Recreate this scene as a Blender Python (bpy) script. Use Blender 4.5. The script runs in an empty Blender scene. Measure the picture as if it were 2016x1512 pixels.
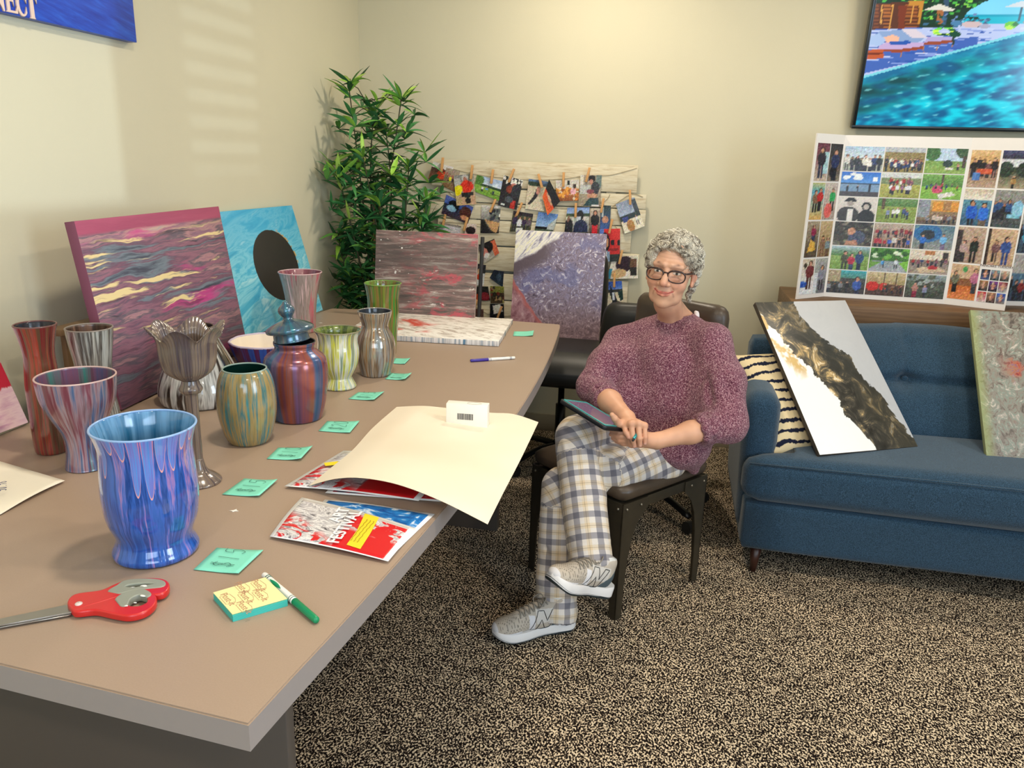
import bpy, bmesh, math, random
import numpy as np
from mathutils import Vector, Matrix, Euler, noise as mnoise
PI = math.pi
sc = bpy.context.scene
COL = sc.collection
random.seed(7)

# ------------------------------------------------------------------ camera
F = 1530.0
YAW, PITCH, ROLL = [math.radians(a) for a in (11.4, 16.0, -1.73)]
HC = 1.5
def _rot():
    cy, sy = math.cos(YAW), math.sin(YAW)
    r = np.array([cy, sy, 0.]); f0 = np.array([-sy, cy, 0.]); up = np.array([0, 0, 1.])
    f = f0*math.cos(PITCH) - up*math.sin(PITCH)
    d = -(f0*math.sin(PITCH) + up*math.cos(PITCH))
    return np.array([r*math.cos(ROLL)+d*math.sin(ROLL), -r*math.sin(ROLL)+d*math.cos(ROLL), f])
RM = _rot()
cam_d = bpy.data.cameras.new('camera'); cam = bpy.data.objects.new('camera', cam_d); COL.objects.link(cam)
cam_d.sensor_width = 36.0; cam_d.lens = F/2016*36.0; cam_d.clip_start = .05
m = Matrix.Identity(4)
for i in range(3):
    m[i][0] = RM[0][i]; m[i][1] = -RM[1][i]; m[i][2] = -RM[2][i]
m[2][3] = HC
cam.matrix_world = m
sc.camera = cam

# ------------------------------------------------------------------ colour management, world
sc.view_settings.view_transform = 'Standard'
sc.view_settings.look = 'None'
sc.view_settings.gamma = 1.0
sc.view_settings.use_curve_mapping = False
sc.view_settings.exposure = 0.14
try:
    sc.cycles.use_denoising = True
    sc.cycles.max_bounces = 6; sc.cycles.diffuse_bounces = 4; sc.cycles.glossy_bounces = 3
    sc.cycles.transmission_bounces = 4; sc.cycles.transparent_max_bounces = 6
    sc.cycles.sample_clamp_indirect = 4.0
    sc.cycles.caustics_reflective = False; sc.cycles.caustics_refractive = False
except Exception:
    pass
w = bpy.data.worlds.new('world'); sc.world = w; w.use_nodes = True
w.node_tree.nodes['Background'].inputs[0].default_value = (.55, .70, 1.0, 1)
w.node_tree.nodes['Background'].inputs[1].default_value = 1.0

# room (metres): left wall x = XL, back wall y = YB, ceiling ZC
XL, YB, XR, YF, ZC = -1.749, 4.24, 3.3, -2.4, 2.75
def lamp(name, kind, loc, energy, color=(1, 1, 1), size=.2, size_y=None, rot=(0, 0, 0), spread=None):
    d = bpy.data.lights.new(name, kind); d.energy = energy; d.color = color
    if kind == 'AREA':
        d.shape = 'RECTANGLE' if size_y else 'DISK'; d.size = size
        if size_y: d.size_y = size_y
        if spread: d.spread = math.radians(spread)
    o = bpy.data.objects.new(name, d); COL.objects.link(o); o.location = loc; o.rotation_euler = rot
    return o
WARM = (1.0, .88, .70); COOL = (.66, .83, 1.0)
DOWN = [(-.45, 3.45, 17), (1.0, 3.35, 9), (-.45, 1.35, 16), (1.0, 1.35, 17), (-.45, -.7, 10), (1.0, -.7, 10), (2.5, 1.8, 9)]
for i, (x, y, e) in enumerate(DOWN):
    lamp('downlight_lamp', 'AREA', (x, y, ZC-.045), e, WARM, .17)
# daylight through the window behind the camera (front wall) and the window in the right wall
lamp('window_light_front', 'AREA', (.7, YF+.12, 1.72), 46, COOL, 2.2, 1.3, rot=(math.radians(90), 0, 0))
lamp('window_light_right', 'AREA', (XR-.12, -.2, 1.75), 66, COOL, 1.7, 1.2, rot=(0, math.radians(90), 0))
sun = lamp('sun', 'SUN', (8, 3, 4), .70, (.70, .87, 1.0)); sun.data.angle = math.radians(.6)
sun.rotation_euler = Vector((-1, .02, -.014)).to_track_quat('-Z', 'Y').to_euler()

# ------------------------------------------------------------------ pixel <-> world helpers (2016 x 1512 frame)
CO = np.array([0, 0, HC])
def ray(x, y):
    v = RM.T @ np.array([(x-1008)/F, (y-756)/F, 1.]); return v/np.linalg.norm(v)
def onz(x, y, z):
    d = ray(x, y); return Vector(CO + (z-HC)/d[2]*d)
def ony(x, y, Y):
    d = ray(x, y); return Vector(CO + Y/d[1]*d)
def onx(x, y, X):
    d = ray(x, y); return Vector(CO + X/d[0]*d)
def onplane(x, y, p, n):
    d = Vector(ray(x, y)); c = Vector(CO); return c + d*((Vector(p)-c).dot(n)/d.dot(n))
def pr(p):
    v = RM @ (np.array(p, float)-CO); return 1008+F*v[0]/v[2], 756+F*v[1]/v[2], v[2]

# ------------------------------------------------------------------ node helpers
def lin(c):
    if isinstance(c, str):
        c = c.lstrip('#'); c = [int(c[i:i+2], 16)/255 for i in (0, 2, 4)]
    return tuple((v/12.92 if v <= .04045 else ((v+.055)/1.055)**2.4) for v in c[:3])
def L4(c): return (*lin(c), 1.0)
class N:
    def __init__(s, name, rough=.6, metal=0, spec=.5, coat=0):
        s.m = bpy.data.materials.new(name); s.m.use_nodes = True
        s.t = s.m.node_tree; s.b = s.t.nodes['Principled BSDF']
        s.b.inputs['Roughness'].default_value = rough; s.b.inputs['Metallic'].default_value = metal
        s.b.inputs['Specular IOR Level'].default_value = spec
        if coat:
            s.b.inputs['Coat Weight'].default_value = coat; s.b.inputs['Coat Roughness'].default_value = .08
        s.co = s.t.nodes.new('ShaderNodeTexCoord')
    def n(s, kind): return s.t.nodes.new(kind)
    def put(s, sock, v):
        if isinstance(v, bpy.types.NodeSocket): s.t.links.new(v, sock)
        elif isinstance(v, str): sock.default_value = L4(v)
        else: sock.default_value = v
    @property
    def obj(s): return s.co.outputs['Object']
    @property
    def gen(s): return s.co.outputs['Generated']
    @property
    def uv(s): return s.co.outputs['UV']
    def math(s, op, a, b=0, c=0, clamp=False):
        q = s.n('ShaderNodeMath'); q.operation = op; q.use_clamp = clamp
        for i, v in enumerate((a, b, c)): s.put(q.inputs[i], v)
        return q.outputs[0]
    def vec(s, op, a, b=(0, 0, 0)):
        q = s.n('ShaderNodeVectorMath'); q.operation = op
        s.put(q.inputs[0], a); s.put(q.inputs[1], b); return q.outputs[0]
    def sep(s, v):
        q = s.n('ShaderNodeSeparateXYZ'); s.put(q.inputs[0], v); return q.outputs
    def comb(s, x, y, z):
        q = s.n('ShaderNodeCombineXYZ')
        for i, v in enumerate((x, y, z)): s.put(q.inputs[i], v)
        return q.outputs[0]
    def map(s, v, scale=(1, 1, 1), loc=(0, 0, 0), rot=(0, 0, 0)):
        q = s.n('ShaderNodeMapping'); s.put(q.inputs[0], v)
        q.inputs[1].default_value = loc; q.inputs[2].default_value = rot; q.inputs[3].default_value = scale
        return q.outputs[0]
    def noise(s, v, scale=5, detail=4, rough=.55, dist=0, col=False):
        q = s.n('ShaderNodeTexNoise'); s.put(q.inputs['Vector'], v)
        q.inputs['Scale'].default_value = scale; q.inputs['Detail'].default_value = detail
        q.inputs['Roughness'].default_value = rough; q.inputs['Distortion'].default_value = dist
        return q.outputs[1] if col else q.outputs[0]
    def voro(s, v, scale=5, out=0, feat='F1', rnd=1):
        q = s.n('ShaderNodeTexVoronoi'); q.feature = feat; s.put(q.inputs['Vector'], v)
        q.inputs['Scale'].default_value = scale; q.inputs['Randomness'].default_value = rnd; return q.outputs[out]
    def wave(s, v, scale=5, dist=2, detail=2, dscale=1, dirn='X', kind='BANDS'):
        q = s.n('ShaderNodeTexWave'); q.wave_type = kind
        if kind == 'BANDS': q.bands_direction = dirn
        s.put(q.inputs['Vector'], v)
        q.inputs['Scale'].default_value = scale; q.inputs['Distortion'].default_value = dist
        q.inputs['Detail'].default_value = detail; q.inputs['Detail Scale'].default_value = dscale
        return q.outputs[1]
    def ramp(s, f, stops, interp='LINEAR'):
        q = s.n('ShaderNodeValToRGB'); q.color_ramp.interpolation = interp; e = q.color_ramp.elements
        while len(e) < len(stops): e.new(.5)
        for i, (p, c) in enumerate(stops):
            e[i].position = p; e[i].color = L4(c) if not isinstance(c, (int, float)) else (c, c, c, 1)
        s.put(q.inputs[0], f); return q.outputs[0]
    def mix(s, f, a, b, mode='MIX'):
        q = s.n('ShaderNodeMix'); q.data_type = 'RGBA'; q.blend_type = mode
        s.put(q.inputs[0], f); s.put(q.inputs[6], a); s.put(q.inputs[7], b); return q.outputs[2]
    def step(s, v, e0, e1):      # smooth 0..1 between e0 and e1
        q = s.n('ShaderNodeMapRange'); q.interpolation_type = 'SMOOTHSTEP'
        s.put(q.inputs[0], v); q.inputs[1].default_value = e0; q.inputs[2].default_value = e1
        return q.outputs[0]
    def attr(s, name):
        q = s.n('ShaderNodeAttribute'); q.attribute_name = name; return q.outputs['Color']
    def base(s, c): s.put(s.b.inputs['Base Color'], c); return s
    def rough(s, v): s.put(s.b.inputs['Roughness'], v); return s
    def bump(s, h, strength=.3, dist=.01):
        q = s.n('ShaderNodeBump'); q.inputs['Strength'].default_value = strength
        q.inputs['Distance'].default_value = dist; s.put(q.inputs['Height'], h)
        s.t.links.new(q.outputs[0], s.b.inputs['Normal']); return s
    def emit(s, c, st=1.0):
        s.put(s.b.inputs['Emission Color'], c); s.b.inputs['Emission Strength'].default_value = st; return s
_pc = {}
def plain(c, rough=.6, metal=0, spec=.5, name=None, coat=0):
    k = (c, rough, metal, spec, coat)
    if k not in _pc:
        q = N(name or 'paint', rough, metal, spec, coat)
        nz = q.noise(q.obj, 60, 2)
        a = lin(c)
        q.base(q.mix(q.math('MULTIPLY', nz, .12), (*a, 1), (*[v*.75 for v in a], 1)))
        _pc[k] = q.m
    return _pc[k]

# ------------------------------------------------------------------ object helpers
def tag(o, label=None, cat=None, group=None, kind=None):
    if label: o['label'] = label
    if cat: o['category'] = cat
    if group: o['group'] = group
    if kind: o['kind'] = kind
    return o
def thing(name, label, cat, loc=(0, 0, 0), rz=0, group=None):
    o = bpy.data.objects.new(name, None); COL.objects.link(o); o.location = loc; o.rotation_euler = (0, 0, rz)
    o.empty_display_size = .05
    return tag(o, label, cat, group)
def link(name, me, mat, parent=None, loc=None, rot=None):
    o = bpy.data.objects.new(name, me); COL.objects.link(o)
    if mat is not None:
        for q in (mat if isinstance(mat, (list, tuple)) else [mat]): me.materials.append(q)
    if parent: o.parent = parent
    if loc is not None: o.location = loc
    if rot is not None: o.rotation_euler = rot
    return o
def mesh(name, V, Fc, mat, parent=None, smooth=False, loc=None, rot=None, mi=None):
    me = bpy.data.meshes.new(name)
    if isinstance(V, np.ndarray) and isinstance(Fc, np.ndarray) and Fc.ndim == 2:
        k = Fc.shape[1]
        me.vertices.add(len(V)); me.vertices.foreach_set('co', V.astype(np.float32).ravel())
        me.loops.add(Fc.size); me.loops.foreach_set('vertex_index', Fc.astype(np.int32).ravel())
        me.polygons.add(len(Fc)); me.polygons.foreach_set('loop_start', np.arange(0, Fc.size, k, dtype=np.int32))
        me.update(calc_edges=True)
    else:
        me.from_pydata([tuple(v) for v in V], [], [tuple(f) for f in Fc])
    if smooth: me.polygons.foreach_set('use_smooth', np.ones(len(me.polygons), dtype=bool))
    if mi is not None: me.polygons.foreach_set('material_index', np.array(mi, dtype=np.int32))
    me.update()
    return link(name, me, mat, parent, loc, rot)
def vcol(o, cols, name='Col'):       # linear per-vertex colours
    a = o.data.color_attributes.new(name, 'FLOAT_COLOR', 'POINT')
    c = np.ones((len(o.data.vertices), 4), np.float32); c[:, :3] = cols
    a.data.foreach_set('color', c.ravel()); return o
def bm_obj(name, bm, mat, parent=None, smooth=False, loc=None, rot=None, angle=None):
    me = bpy.data.meshes.new(name); bm.to_mesh(me); bm.free()
    if smooth: me.polygons.foreach_set('use_smooth', np.ones(len(me.polygons), dtype=bool))
    o = link(name, me, mat, parent, loc, rot)
    if angle:
        try: me.set_sharp_from_angle(angle=math.radians(angle))
        except Exception: pass
    return o
def bmbox(bm, c, s, rot=None, bev=0, seg=2):
    g = bmesh.ops.create_cube(bm, size=1.0); vs = g['verts']
    bmesh.ops.scale(bm, vec=s, verts=vs)
    if bev:
        es = list({e for v in vs for e in v.link_edges})
        r = bmesh.ops.bevel(bm, geom=es, offset=bev, segments=seg, profile=.5, affect='EDGES', clamp_overlap=True)
        vs = list({v for f in r['faces'] for v in f.verts} | {v for v in vs if v.is_valid})
        seen = set(); st = list(vs)
        while st:
            v = st.pop()
            if v in seen: continue
            seen.add(v)
            for e in v.link_edges: st.append(e.other_vert(v))
        vs = list(seen)
    if rot is not None: bmesh.ops.rotate(bm, cent=(0, 0, 0), matrix=Euler(rot).to_matrix() if not isinstance(rot, Matrix) else rot, verts=vs)
    bmesh.ops.translate(bm, vec=c, verts=vs)
def box(name, c, s, mat, parent=None, rot=None, bev=.002, seg=2, loc=None, orot=None):
    bm = bmesh.new(); bmbox(bm, c, s, rot, bev, seg); return bm_obj(name, bm, mat, parent, True, loc, orot, 40)
def boxes(name, lst, mat, parent=None, bev=.002):
    bm = bmesh.new()
    for c, s, *r in lst: bmbox(bm, c, s, r[0] if r else None, bev)
    return bm_obj(name, bm, mat, parent, True, angle=40)
def lathe_vf(prof, seg=64, wob=None):
    V = []; Fc = []
    for i, (r, z) in enumerate(prof):
        for j in range(seg):
            a = 2*PI*j/seg; rr = r*(wob(a, z, i) if wob else 1)
            V.append((rr*math.cos(a), rr*math.sin(a), z))
    for i in range(len(prof)-1):
        for j in range(seg):
            k = (j+1) % seg; Fc.append((i*seg+j, i*seg+k, (i+1)*seg+k, (i+1)*seg+j))
    return V, Fc
def tube_vf(pts, rad, seg=10, cap=True, flat=1.0, up=None, V=None, Fc=None):
    V = [] if V is None else V; Fc = [] if Fc is None else Fc
    pts = [Vector(p) for p in pts]; b = len(V); n = len(pts)
    rad = rad if isinstance(rad, (list, tuple)) else [rad]*n
    prev = None
    for i, p in enumerate(pts):
        t = (pts[min(i+1, n-1)]-pts[max(i-1, 0)]).normalized()
        if prev is None:
            ref = Vector(up) if up else (Vector((0, 0, 1)) if abs(t.z) < .9 else Vector((1, 0, 0)))
            a = t.cross(ref).normalized()
        else:
            a = (prev - t*prev.dot(t)).normalized()
        prev = a; c = a.cross(t)
        for j in range(seg):
            q = 2*PI*j/seg; V.append(p + (a*math.cos(q) + c*math.sin(q)*flat)*rad[i])
    for i in range(n-1):
        for j in range(seg):
            k = (j+1) % seg; Fc.append((b+i*seg+j, b+i*seg+k, b+(i+1)*seg+k, b+(i+1)*seg+j))
    if cap:
        Fc.append(tuple(b+j for j in range(seg))[::-1]); Fc.append(tuple(b+(n-1)*seg+j for j in range(seg)))
    return V, Fc
def tube(name, pts, rad, mat, parent=None, seg=10, flat=1.0, up=None):
    V, Fc = tube_vf(pts, rad, seg, True, flat, up); return mesh(name, V, Fc, mat, parent, True)
def smooth_path(pts, n=8):
    pts = [Vector(p) for p in pts]; out = []
    for i in range(len(pts)-1):
        p0, p1, p2, p3 = pts[max(i-1, 0)], pts[i], pts[i+1], pts[min(i+2, len(pts)-1)]
        for k in range(n):
            t = k/n; out.append(.5*((2*p1)+(p2-p0)*t+(2*p0-5*p1+4*p2-p3)*t*t+(3*p1-p0-3*p2+p3)*t**3))
    out.append(pts[-1]); return out
def plate_mesh(name, loops, thick, bev=0, res=1):
    """filled 2D outlines (with holes) in XY, thickness centred on z=0"""
    cu = bpy.data.curves.new(name, 'CURVE'); cu.dimensions = '2D'; cu.fill_mode = 'BOTH'
    cu.extrude = max(thick/2-bev, 0); cu.bevel_depth = bev; cu.bevel_resolution = res
    for lp in loops:
        sp = cu.splines.new('POLY'); sp.points.add(len(lp)-1); sp.use_cyclic_u = True
        for i, p in enumerate(lp): sp.points[i].co = (p[0], p[1], 0, 1)
    return cu2mesh(name, cu)
def cu2mesh(name, cu):
    o = bpy.data.objects.new(name, cu); COL.objects.link(o)
    dg = bpy.context.evaluated_depsgraph_get(); dg.update()
    me = bpy.data.meshes.new_from_object(o.evaluated_get(dg)); me.name = name
    bpy.data.objects.remove(o); bpy.data.curves.remove(cu); me.materials.clear(); return me
def text_mesh(s, size, extrude=.0003, bold=0):
    cu = bpy.data.curves.new('text', 'FONT'); cu.body = s; cu.size = size; cu.extrude = extrude; cu.offset = bold
    cu.align_x = 'CENTER'; cu.align_y = 'CENTER'; cu.resolution_u = 3
    return cu2mesh('text', cu)
def text(name, s, size, mat, parent, M, extrude=.0003, bold=0):
    o = link(name, text_mesh(s, size, extrude, bold), mat, parent); o.matrix_local = M; return o
def frame(o, x, y):
    """matrix with origin o, x axis ~x, z axis = x cross y"""
    x = Vector(x).normalized(); z = x.cross(Vector(y)).normalized(); y = z.cross(x)
    M = Matrix.Identity(4)
    for i in range(3): M[i][0] = x[i]; M[i][1] = y[i]; M[i][2] = z[i]; M[i][3] = Vector(o)[i]
    return M
def rbox_def(name, w, d, h, mat, parent=None, n=14, e=.25, fn=None, loc=None, rot=None, puff=0):
    """soft cushion box: rounded (radius e*min side), bulging by puff, centred; fn(x,y,z)->(x,y,z) deforms it"""
    bm = bmesh.new(); bmesh.ops.create_cube(bm, size=2.0)
    bmesh.ops.subdivide_edges(bm, edges=bm.edges[:], cuts=n, use_grid_fill=True)
    r = e*min(w, d, h)/2*2; hw = Vector((w/2, d/2, h/2))
    for v in bm.verts:
        p = Vector((v.co.x*hw.x, v.co.y*hw.y, v.co.z*hw.z)); q = Vector((max(-hw.x+r, min(hw.x-r, p.x)), max(-hw.y+r, min(hw.y-r, p.y)), max(-hw.z+r, min(hw.z-r, p.z))))
        dd = p-q
        if dd.length > 1e-9: p = q + dd.normalized()*r
        if puff:
            u = [v.co.x, v.co.y, v.co.z]
            for a in range(3):
                o1, o2 = [b for b in range(3) if b != a]
                p[a] += (1 if p[a] > 0 else -1)*puff*(1-u[o1]**2)*(1-u[o2]**2)*min(1, abs(u[a])**4)
        if fn: p = Vector(fn(p.x, p.y, p.z))
        v.co = p
    return bm_obj(name, bm, mat, parent, True, loc, rot)
# ================================================================== THE ROOM
TT = .80          # table top height
def wallmat(name, col):
    q = N(name, .85, spec=.2)
    nz = q.noise(q.obj, 3, 3); fine = q.noise(q.obj, 260, 2)
    a = lin(col); q.base(q.mix(nz, (*a, 1), (*[v*.94 for v in a], 1))); q.bump(fine, .12, .002); return q.m
WALL = wallmat('wall_paint', '#d3ccb2')
CEIL = wallmat('ceiling_paint', '#e6e2d6')
q = N('carpet', .95, spec=.05)
pv = q.map(q.obj, (1, 1, 0))
n1 = q.noise(q.map(pv, (1.0, .7, 1), rot=(0, 0, .5)), 190, 2, .6)
n2 = q.noise(pv, 22, 4, .65); n3 = q.noise(q.map(pv, (1, .5, 1)), 60, 3)
th = q.math('ADD', n1, q.math('MULTIPLY', q.math('SUBTRACT', q.math('ADD', n2, n3), 1.0), .16))
carp = q.ramp(th, [(.0, '#0f0b0a'), (.495, '#1a1311'), (.53, '#8a7662'), (.56, '#e2cdae'), (1, '#f6e8ce')])
q.base(carp); q.bump(n1, .9, .006)
CARPET = q.m
st = lambda o: tag(o, kind='structure')
st(box('floor', ((XL+XR)/2, (YB+YF)/2, -.05), (XR-XL+.3, YB-YF+.3, .1), CARPET, bev=0))
st(box('ceiling', ((XL+XR)/2, (YB+YF)/2, ZC+.05), (XR-XL+.3, YB-YF+.3, .1), CEIL, bev=0))
st(box('wall_left', (XL-.06, (YB+YF)/2, ZC/2), (.12, YB-YF, ZC), WALL, bev=0))
st(box('wall_back', ((XL+XR)/2, YB+.06, ZC/2), (XR-XL+.24, .12, ZC), WALL, bev=0))
# right wall with two window openings (a third is added for the wall patch): y -1.05..0.65 and y 2.55..3.10 ; front wall with one
def wall_with_hole(name, axis, at, a0, a1, holes):
    cuts = sorted(holes); L = []; cur = a0
    for (h0, h1, z0, z1) in cuts:
        L.append((cur, h0, 0, ZC)); L.append((h0, h1, 0, z0)); L.append((h0, h1, z1, ZC)); cur = h1
    L.append((cur, a1, 0, ZC)); bm = bmesh.new()
    for (p, r, z0, z1) in L:
        c = ((p+r)/2, (z0+z1)/2); s = (r-p, z1-z0)
        if axis == 'x': bmbox(bm, (at, c[0], c[1]), (.12, s[0], s[1]))
        else: bmbox(bm, (c[0], at, c[1]), (s[0], .12, s[1]))
    return st(bm_obj(name, bm, WALL))
wall_with_hole('wall_right', 'x', XR+.06, YF, YB, [(-1.1, .7, 1.1, 2.4), (1.18, 2.22, 1.36, 2.45), (2.50, 3.08, 1.45, 2.45)])
wall_with_hole('wall_front', 'y', YF-.06, XL-.12, XR+.12, [(-.45, 1.85, 1.05, 2.4)])
WHT = plain('#e8e6df', .5); GLS = N('window_glass', .02); GLS.b.inputs['Transmission Weight'].default_value = 1; GLS.b.inputs['IOR'].default_value = 1.02
def win(name, axis, at, a0, a1, z0, z1, slats=0):
    t = .05; y0, y1 = a0, a1
    mk = (lambda u, z, su, sz, d=.07: ((at, u, z), (d, su, sz))) if axis == 'x' else (lambda u, z, su, sz, d=.07: ((u, at, z), (su, d, sz)))
    fr = boxes(name, [mk((y0+y1)/2, z0+t/2, y1-y0, t), mk((y0+y1)/2, z1-t/2, y1-y0, t), mk(y0+t/2, (z0+z1)/2, t, z1-z0-2*t), mk(y1-t/2, (z0+z1)/2, t, z1-z0-2*t)], WHT)
    st(fr)
    if slats:
        L = []
        for k in range(slats):
            z = z0+t+(k+.5)*(z1-z0-2*t)/slats
            L.append((mk((y0+y1)/2, z, y1-y0-2*t, .002, (z1-z0-2*t)/slats*.98)[0], mk(0, 0, y1-y0-2*t, .002, (z1-z0-2*t)/slats*.98)[1], (0, math.radians(52), 0) if axis == 'x' else (math.radians(52), 0, 0)))
        boxes('blind_slats', L, WHT, fr, bev=0)
win('window_1', 'x', XR+.06, 2.50, 3.08, 1.45, 2.45, 10)
win('window_2', 'x', XR+.06, -1.1, .7, 1.1, 2.4)
win('added_window', 'x', XR+.06, 1.18, 2.22, 1.36, 2.45)  # unseen opening added so the sun throws a cool patch on the left wall
win('window_3', 'y', YF-.06, -.45, 1.85, 1.05, 2.4)
BB = plain('#a89c84', .7, name='baseboard_vinyl')
st(box('baseboard_back', ((XL+XR)/2, YB-.006, .05), (XR-XL, .012, .10), BB, bev=.003))
st(box('baseboard_left', (XL+.006, (YB+YF)/2, .05), (.012, YB-YF-.03, .10), BB, bev=.003))
# recessed downlights
GLOW = N('lamp_glow', .5); GLOW.emit((1, .88, .70, 1), 5.0)
for i, (x, y, e) in enumerate(DOWN):
    d = thing('ceiling_downlight', 'round recessed ceiling downlight above the room', 'ceiling light', (x, y, ZC), group='recessed ceiling downlights')
    V, Fc = lathe_vf([(.135, -.001), (.13, -.012), (.10, -.012), (.095, 0)], 32); mesh('trim_ring', V, Fc, WHT, d, True)
    V, Fc = lathe_vf([(.095, -.004), (.0005, -.004)], 32); mesh('diffuser', V, Fc, GLOW.m, d)

# ================================================================== THE TABLE
q = N('table_laminate', .42, spec=.4)
nz = q.noise(q.obj, 420, 2); n2 = q.noise(q.obj, 2.5, 3)
q.base(q.mix(q.math('MULTIPLY', nz, .5), q.mix(n2, '#ab9582', '#a38c79'), '#927d6b')); q.bump(nz, .05, .001)
LAM = q.m
EDGE = plain('#9a8f8a', .5, name='table_edge_band')
PANEL = plain('#4d443d', .55, name='table_base_panel')
table = thing('conference_table', 'long boat-shaped taupe laminate conference table covered with painted vases and canvases', 'table', (-1.0, 2.05, 0))
out = []
Y0, Y1, YM = .765, 3.44, 2.12
def xr(y): return -.405 - .066*((y-YM)/1.34)**2*1.12
def xl(y): return -1.635 + .062*((y-YM)/1.34)**2
for k in range(33):
    y = Y0+(Y1-Y0)*k/32; out.append((xr(y), y + (-.015 if k == 0 else (-.03 if k == 32 else 0))))
for k in range(1, 8):
    u = k/8; out.append((xr(Y1)*(1-u)+xl(Y1)*u, Y1-.03*(1-u)+.0*u))
for k in range(33):
    y = Y1-(Y1-Y0)*k/32; out.append((xl(y), y + (.06 if k == 32 else (-.03 if k == 0 else 0))))
for k in range(1, 8):
    u = k/8; out.append((xl(Y0)*(1-u)+xr(Y0)*u, Y0+.06*(1-u)-.015*u))
bm = bmesh.new(); TH = .042
top = [bm.verts.new((x+1.0, y-2.05, TT)) for x, y in out]; bot = [bm.verts.new((x+1.0, y-2.05, TT-TH)) for x, y in out]
bm.faces.new(top); bm.faces.new(bot[::-1]); n = len(out)
sidef = [bm.faces.new((bot[i], bot[(i+1) % n], top[(i+1) % n], top[i])) for i in range(n)]
for f in sidef: f.material_index = 1
bmesh.ops.recalc_face_normals(bm, faces=bm.faces[:])
es = [e for e in bm.edges if len(e.link_faces) == 2 and (e.verts[0].co.z > TT-.001 and e.verts[1].co.z > TT-.001)]
bmesh.ops.bevel(bm, geom=es, offset=.0022, segments=2, affect='EDGES')
bm_obj('tabletop', bm, [LAM, EDGE], table)
def ped(x0, x1, y0, y1, name='pedestal'):
    return box(name, ((x0+x1)/2+1.0, (y0+y1)/2-2.05, (TT-TH)/2), (x1-x0, y1-y0, TT-TH), PANEL, table, bev=.003)
ped(-1.56, -.513, .90, .925); ped(-1.42, -.632, 2.905, 2.95); ped(-1.04, -1.015, .925, 2.905, 'modesty_panel')

# ================================================================== VASES
def drip(name, cols, rough=.14, freq=9, zs=.55, dist=.4, metal=0, coat=.6, seed=0, inner=None, base=None, hard=False, ztilt=0, detail=4):
    """poured-paint streaks running down a turned vase: colour by angle, wandering slowly with height"""
    q = N(name, rough, metal, .5, coat)
    s = q.sep(q.obj)
    ax = q.vec('NORMALIZE', q.comb(s[0], s[1], 0.0))
    sx = q.sep(ax)
    wob = q.noise(q.vec('ADD', q.obj, (seed, 0, 0)), 16, 2)
    v = q.comb(q.math('ADD', sx[0], seed*1.7), q.math('ADD', sx[1], q.math('MULTIPLY', wob, .10*dist)), q.math('MULTIPLY', s[2], zs*2))
    f = q.noise(v, freq*.5, detail, .62, dist*.5)
    f = q.math('MULTIPLY_ADD', q.math('SUBTRACT', f, .5), 1.75, .5)
    st_ = [(i/(len(cols)-1), c) for i, c in enumerate(cols)] if not isinstance(cols[0], tuple) else cols
    c = q.ramp(f, st_, 'CONSTANT' if hard else 'LINEAR')
    f2 = q.noise(v, freq*2.2, 3, .6, .2)
    c = q.mix(q.math('MULTIPLY', q.step(f2, .55, .75), .55), c, base or '#3a3032')
    q.base(c); q.bump(q.noise(v, freq*1.6, 2), .18, .002)
    return q
def finish(q, c=None):
    if c is not None: q.base(c)
    return q.m
def vprof(base, pts, z0=TT):
    b = onz(base[0], base[1], z0); P = []
    for (py, hw) in pts:
        lo, hi = z0-.1, z0+1.2
        for _ in range(40):
            m_ = (lo+hi)/2
            if pr((b.x, b.y, m_))[1] > py: lo = m_
            else: hi = m_
        P.append((hw*pr((b.x, b.y, lo))[2]/F/math.sqrt(1+((base[0]-1008)/F)**2), max(lo-z0, 0)))
    return b, P
def dense(P, n=6):
    pts = smooth_path([(r, z, 0) for r, z in P], n); return [(max(p.x, .0005), p.y) for p in pts]
def vase(name, base, pts, mat, inner, label, cat='vase', wall=.0035, floor=.012, rim=None, seg=72, wob=None, smooth=6, lean=(0, 0), foot=True, group=None, rimmat=None):
    b, P = vprof(base, pts); P = dense(P, smooth)
    prof = [(.0005, 0.0015), (P[0][0]*.82, 0.0015), (P[0][0]*.93, 0.0), (P[0][0], .002)] + [(r, max(z, .003)) for r, z in P[1:]]
    V, Fc = lathe_vf(prof, seg, wob)
    t = thing(name, label, cat, (b.x, b.y, TT)); t.rotation_euler = (lean[0], lean[1], 0)
    if group: t['group'] = group
    body = mesh('body', V, Fc, mat, t, True)
    ins = [(r-wall, z) for r, z in P if z > floor]; ins = ins[::-1]
    ip = [(P[-1][0], P[-1][1]), (P[-1][0]-wall*.35, P[-1][1]+wall*.55), (P[-1][0]-wall, P[-1][1])] + ins[1:] + [(max(ins[-1][0]*.7, .001), floor), (.0005, floor)]
    V, Fc = lathe_vf(ip, seg, wob)
    mesh('inside', V, Fc, inner, t, True)
    if rimmat:
        R = P[-1][0]-wall*.5; zz = P[-1][1]
        ring = [(R*(wob(a, zz, 99) if wob else 1)*math.cos(a), R*(wob(a, zz, 99) if wob else 1)*math.sin(a), zz+.001) for a in [2*PI*i/64 for i in range(65)]]
        tube('rim', ring, wall*.62, rimmat, t, 8)
    return t, P

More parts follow.
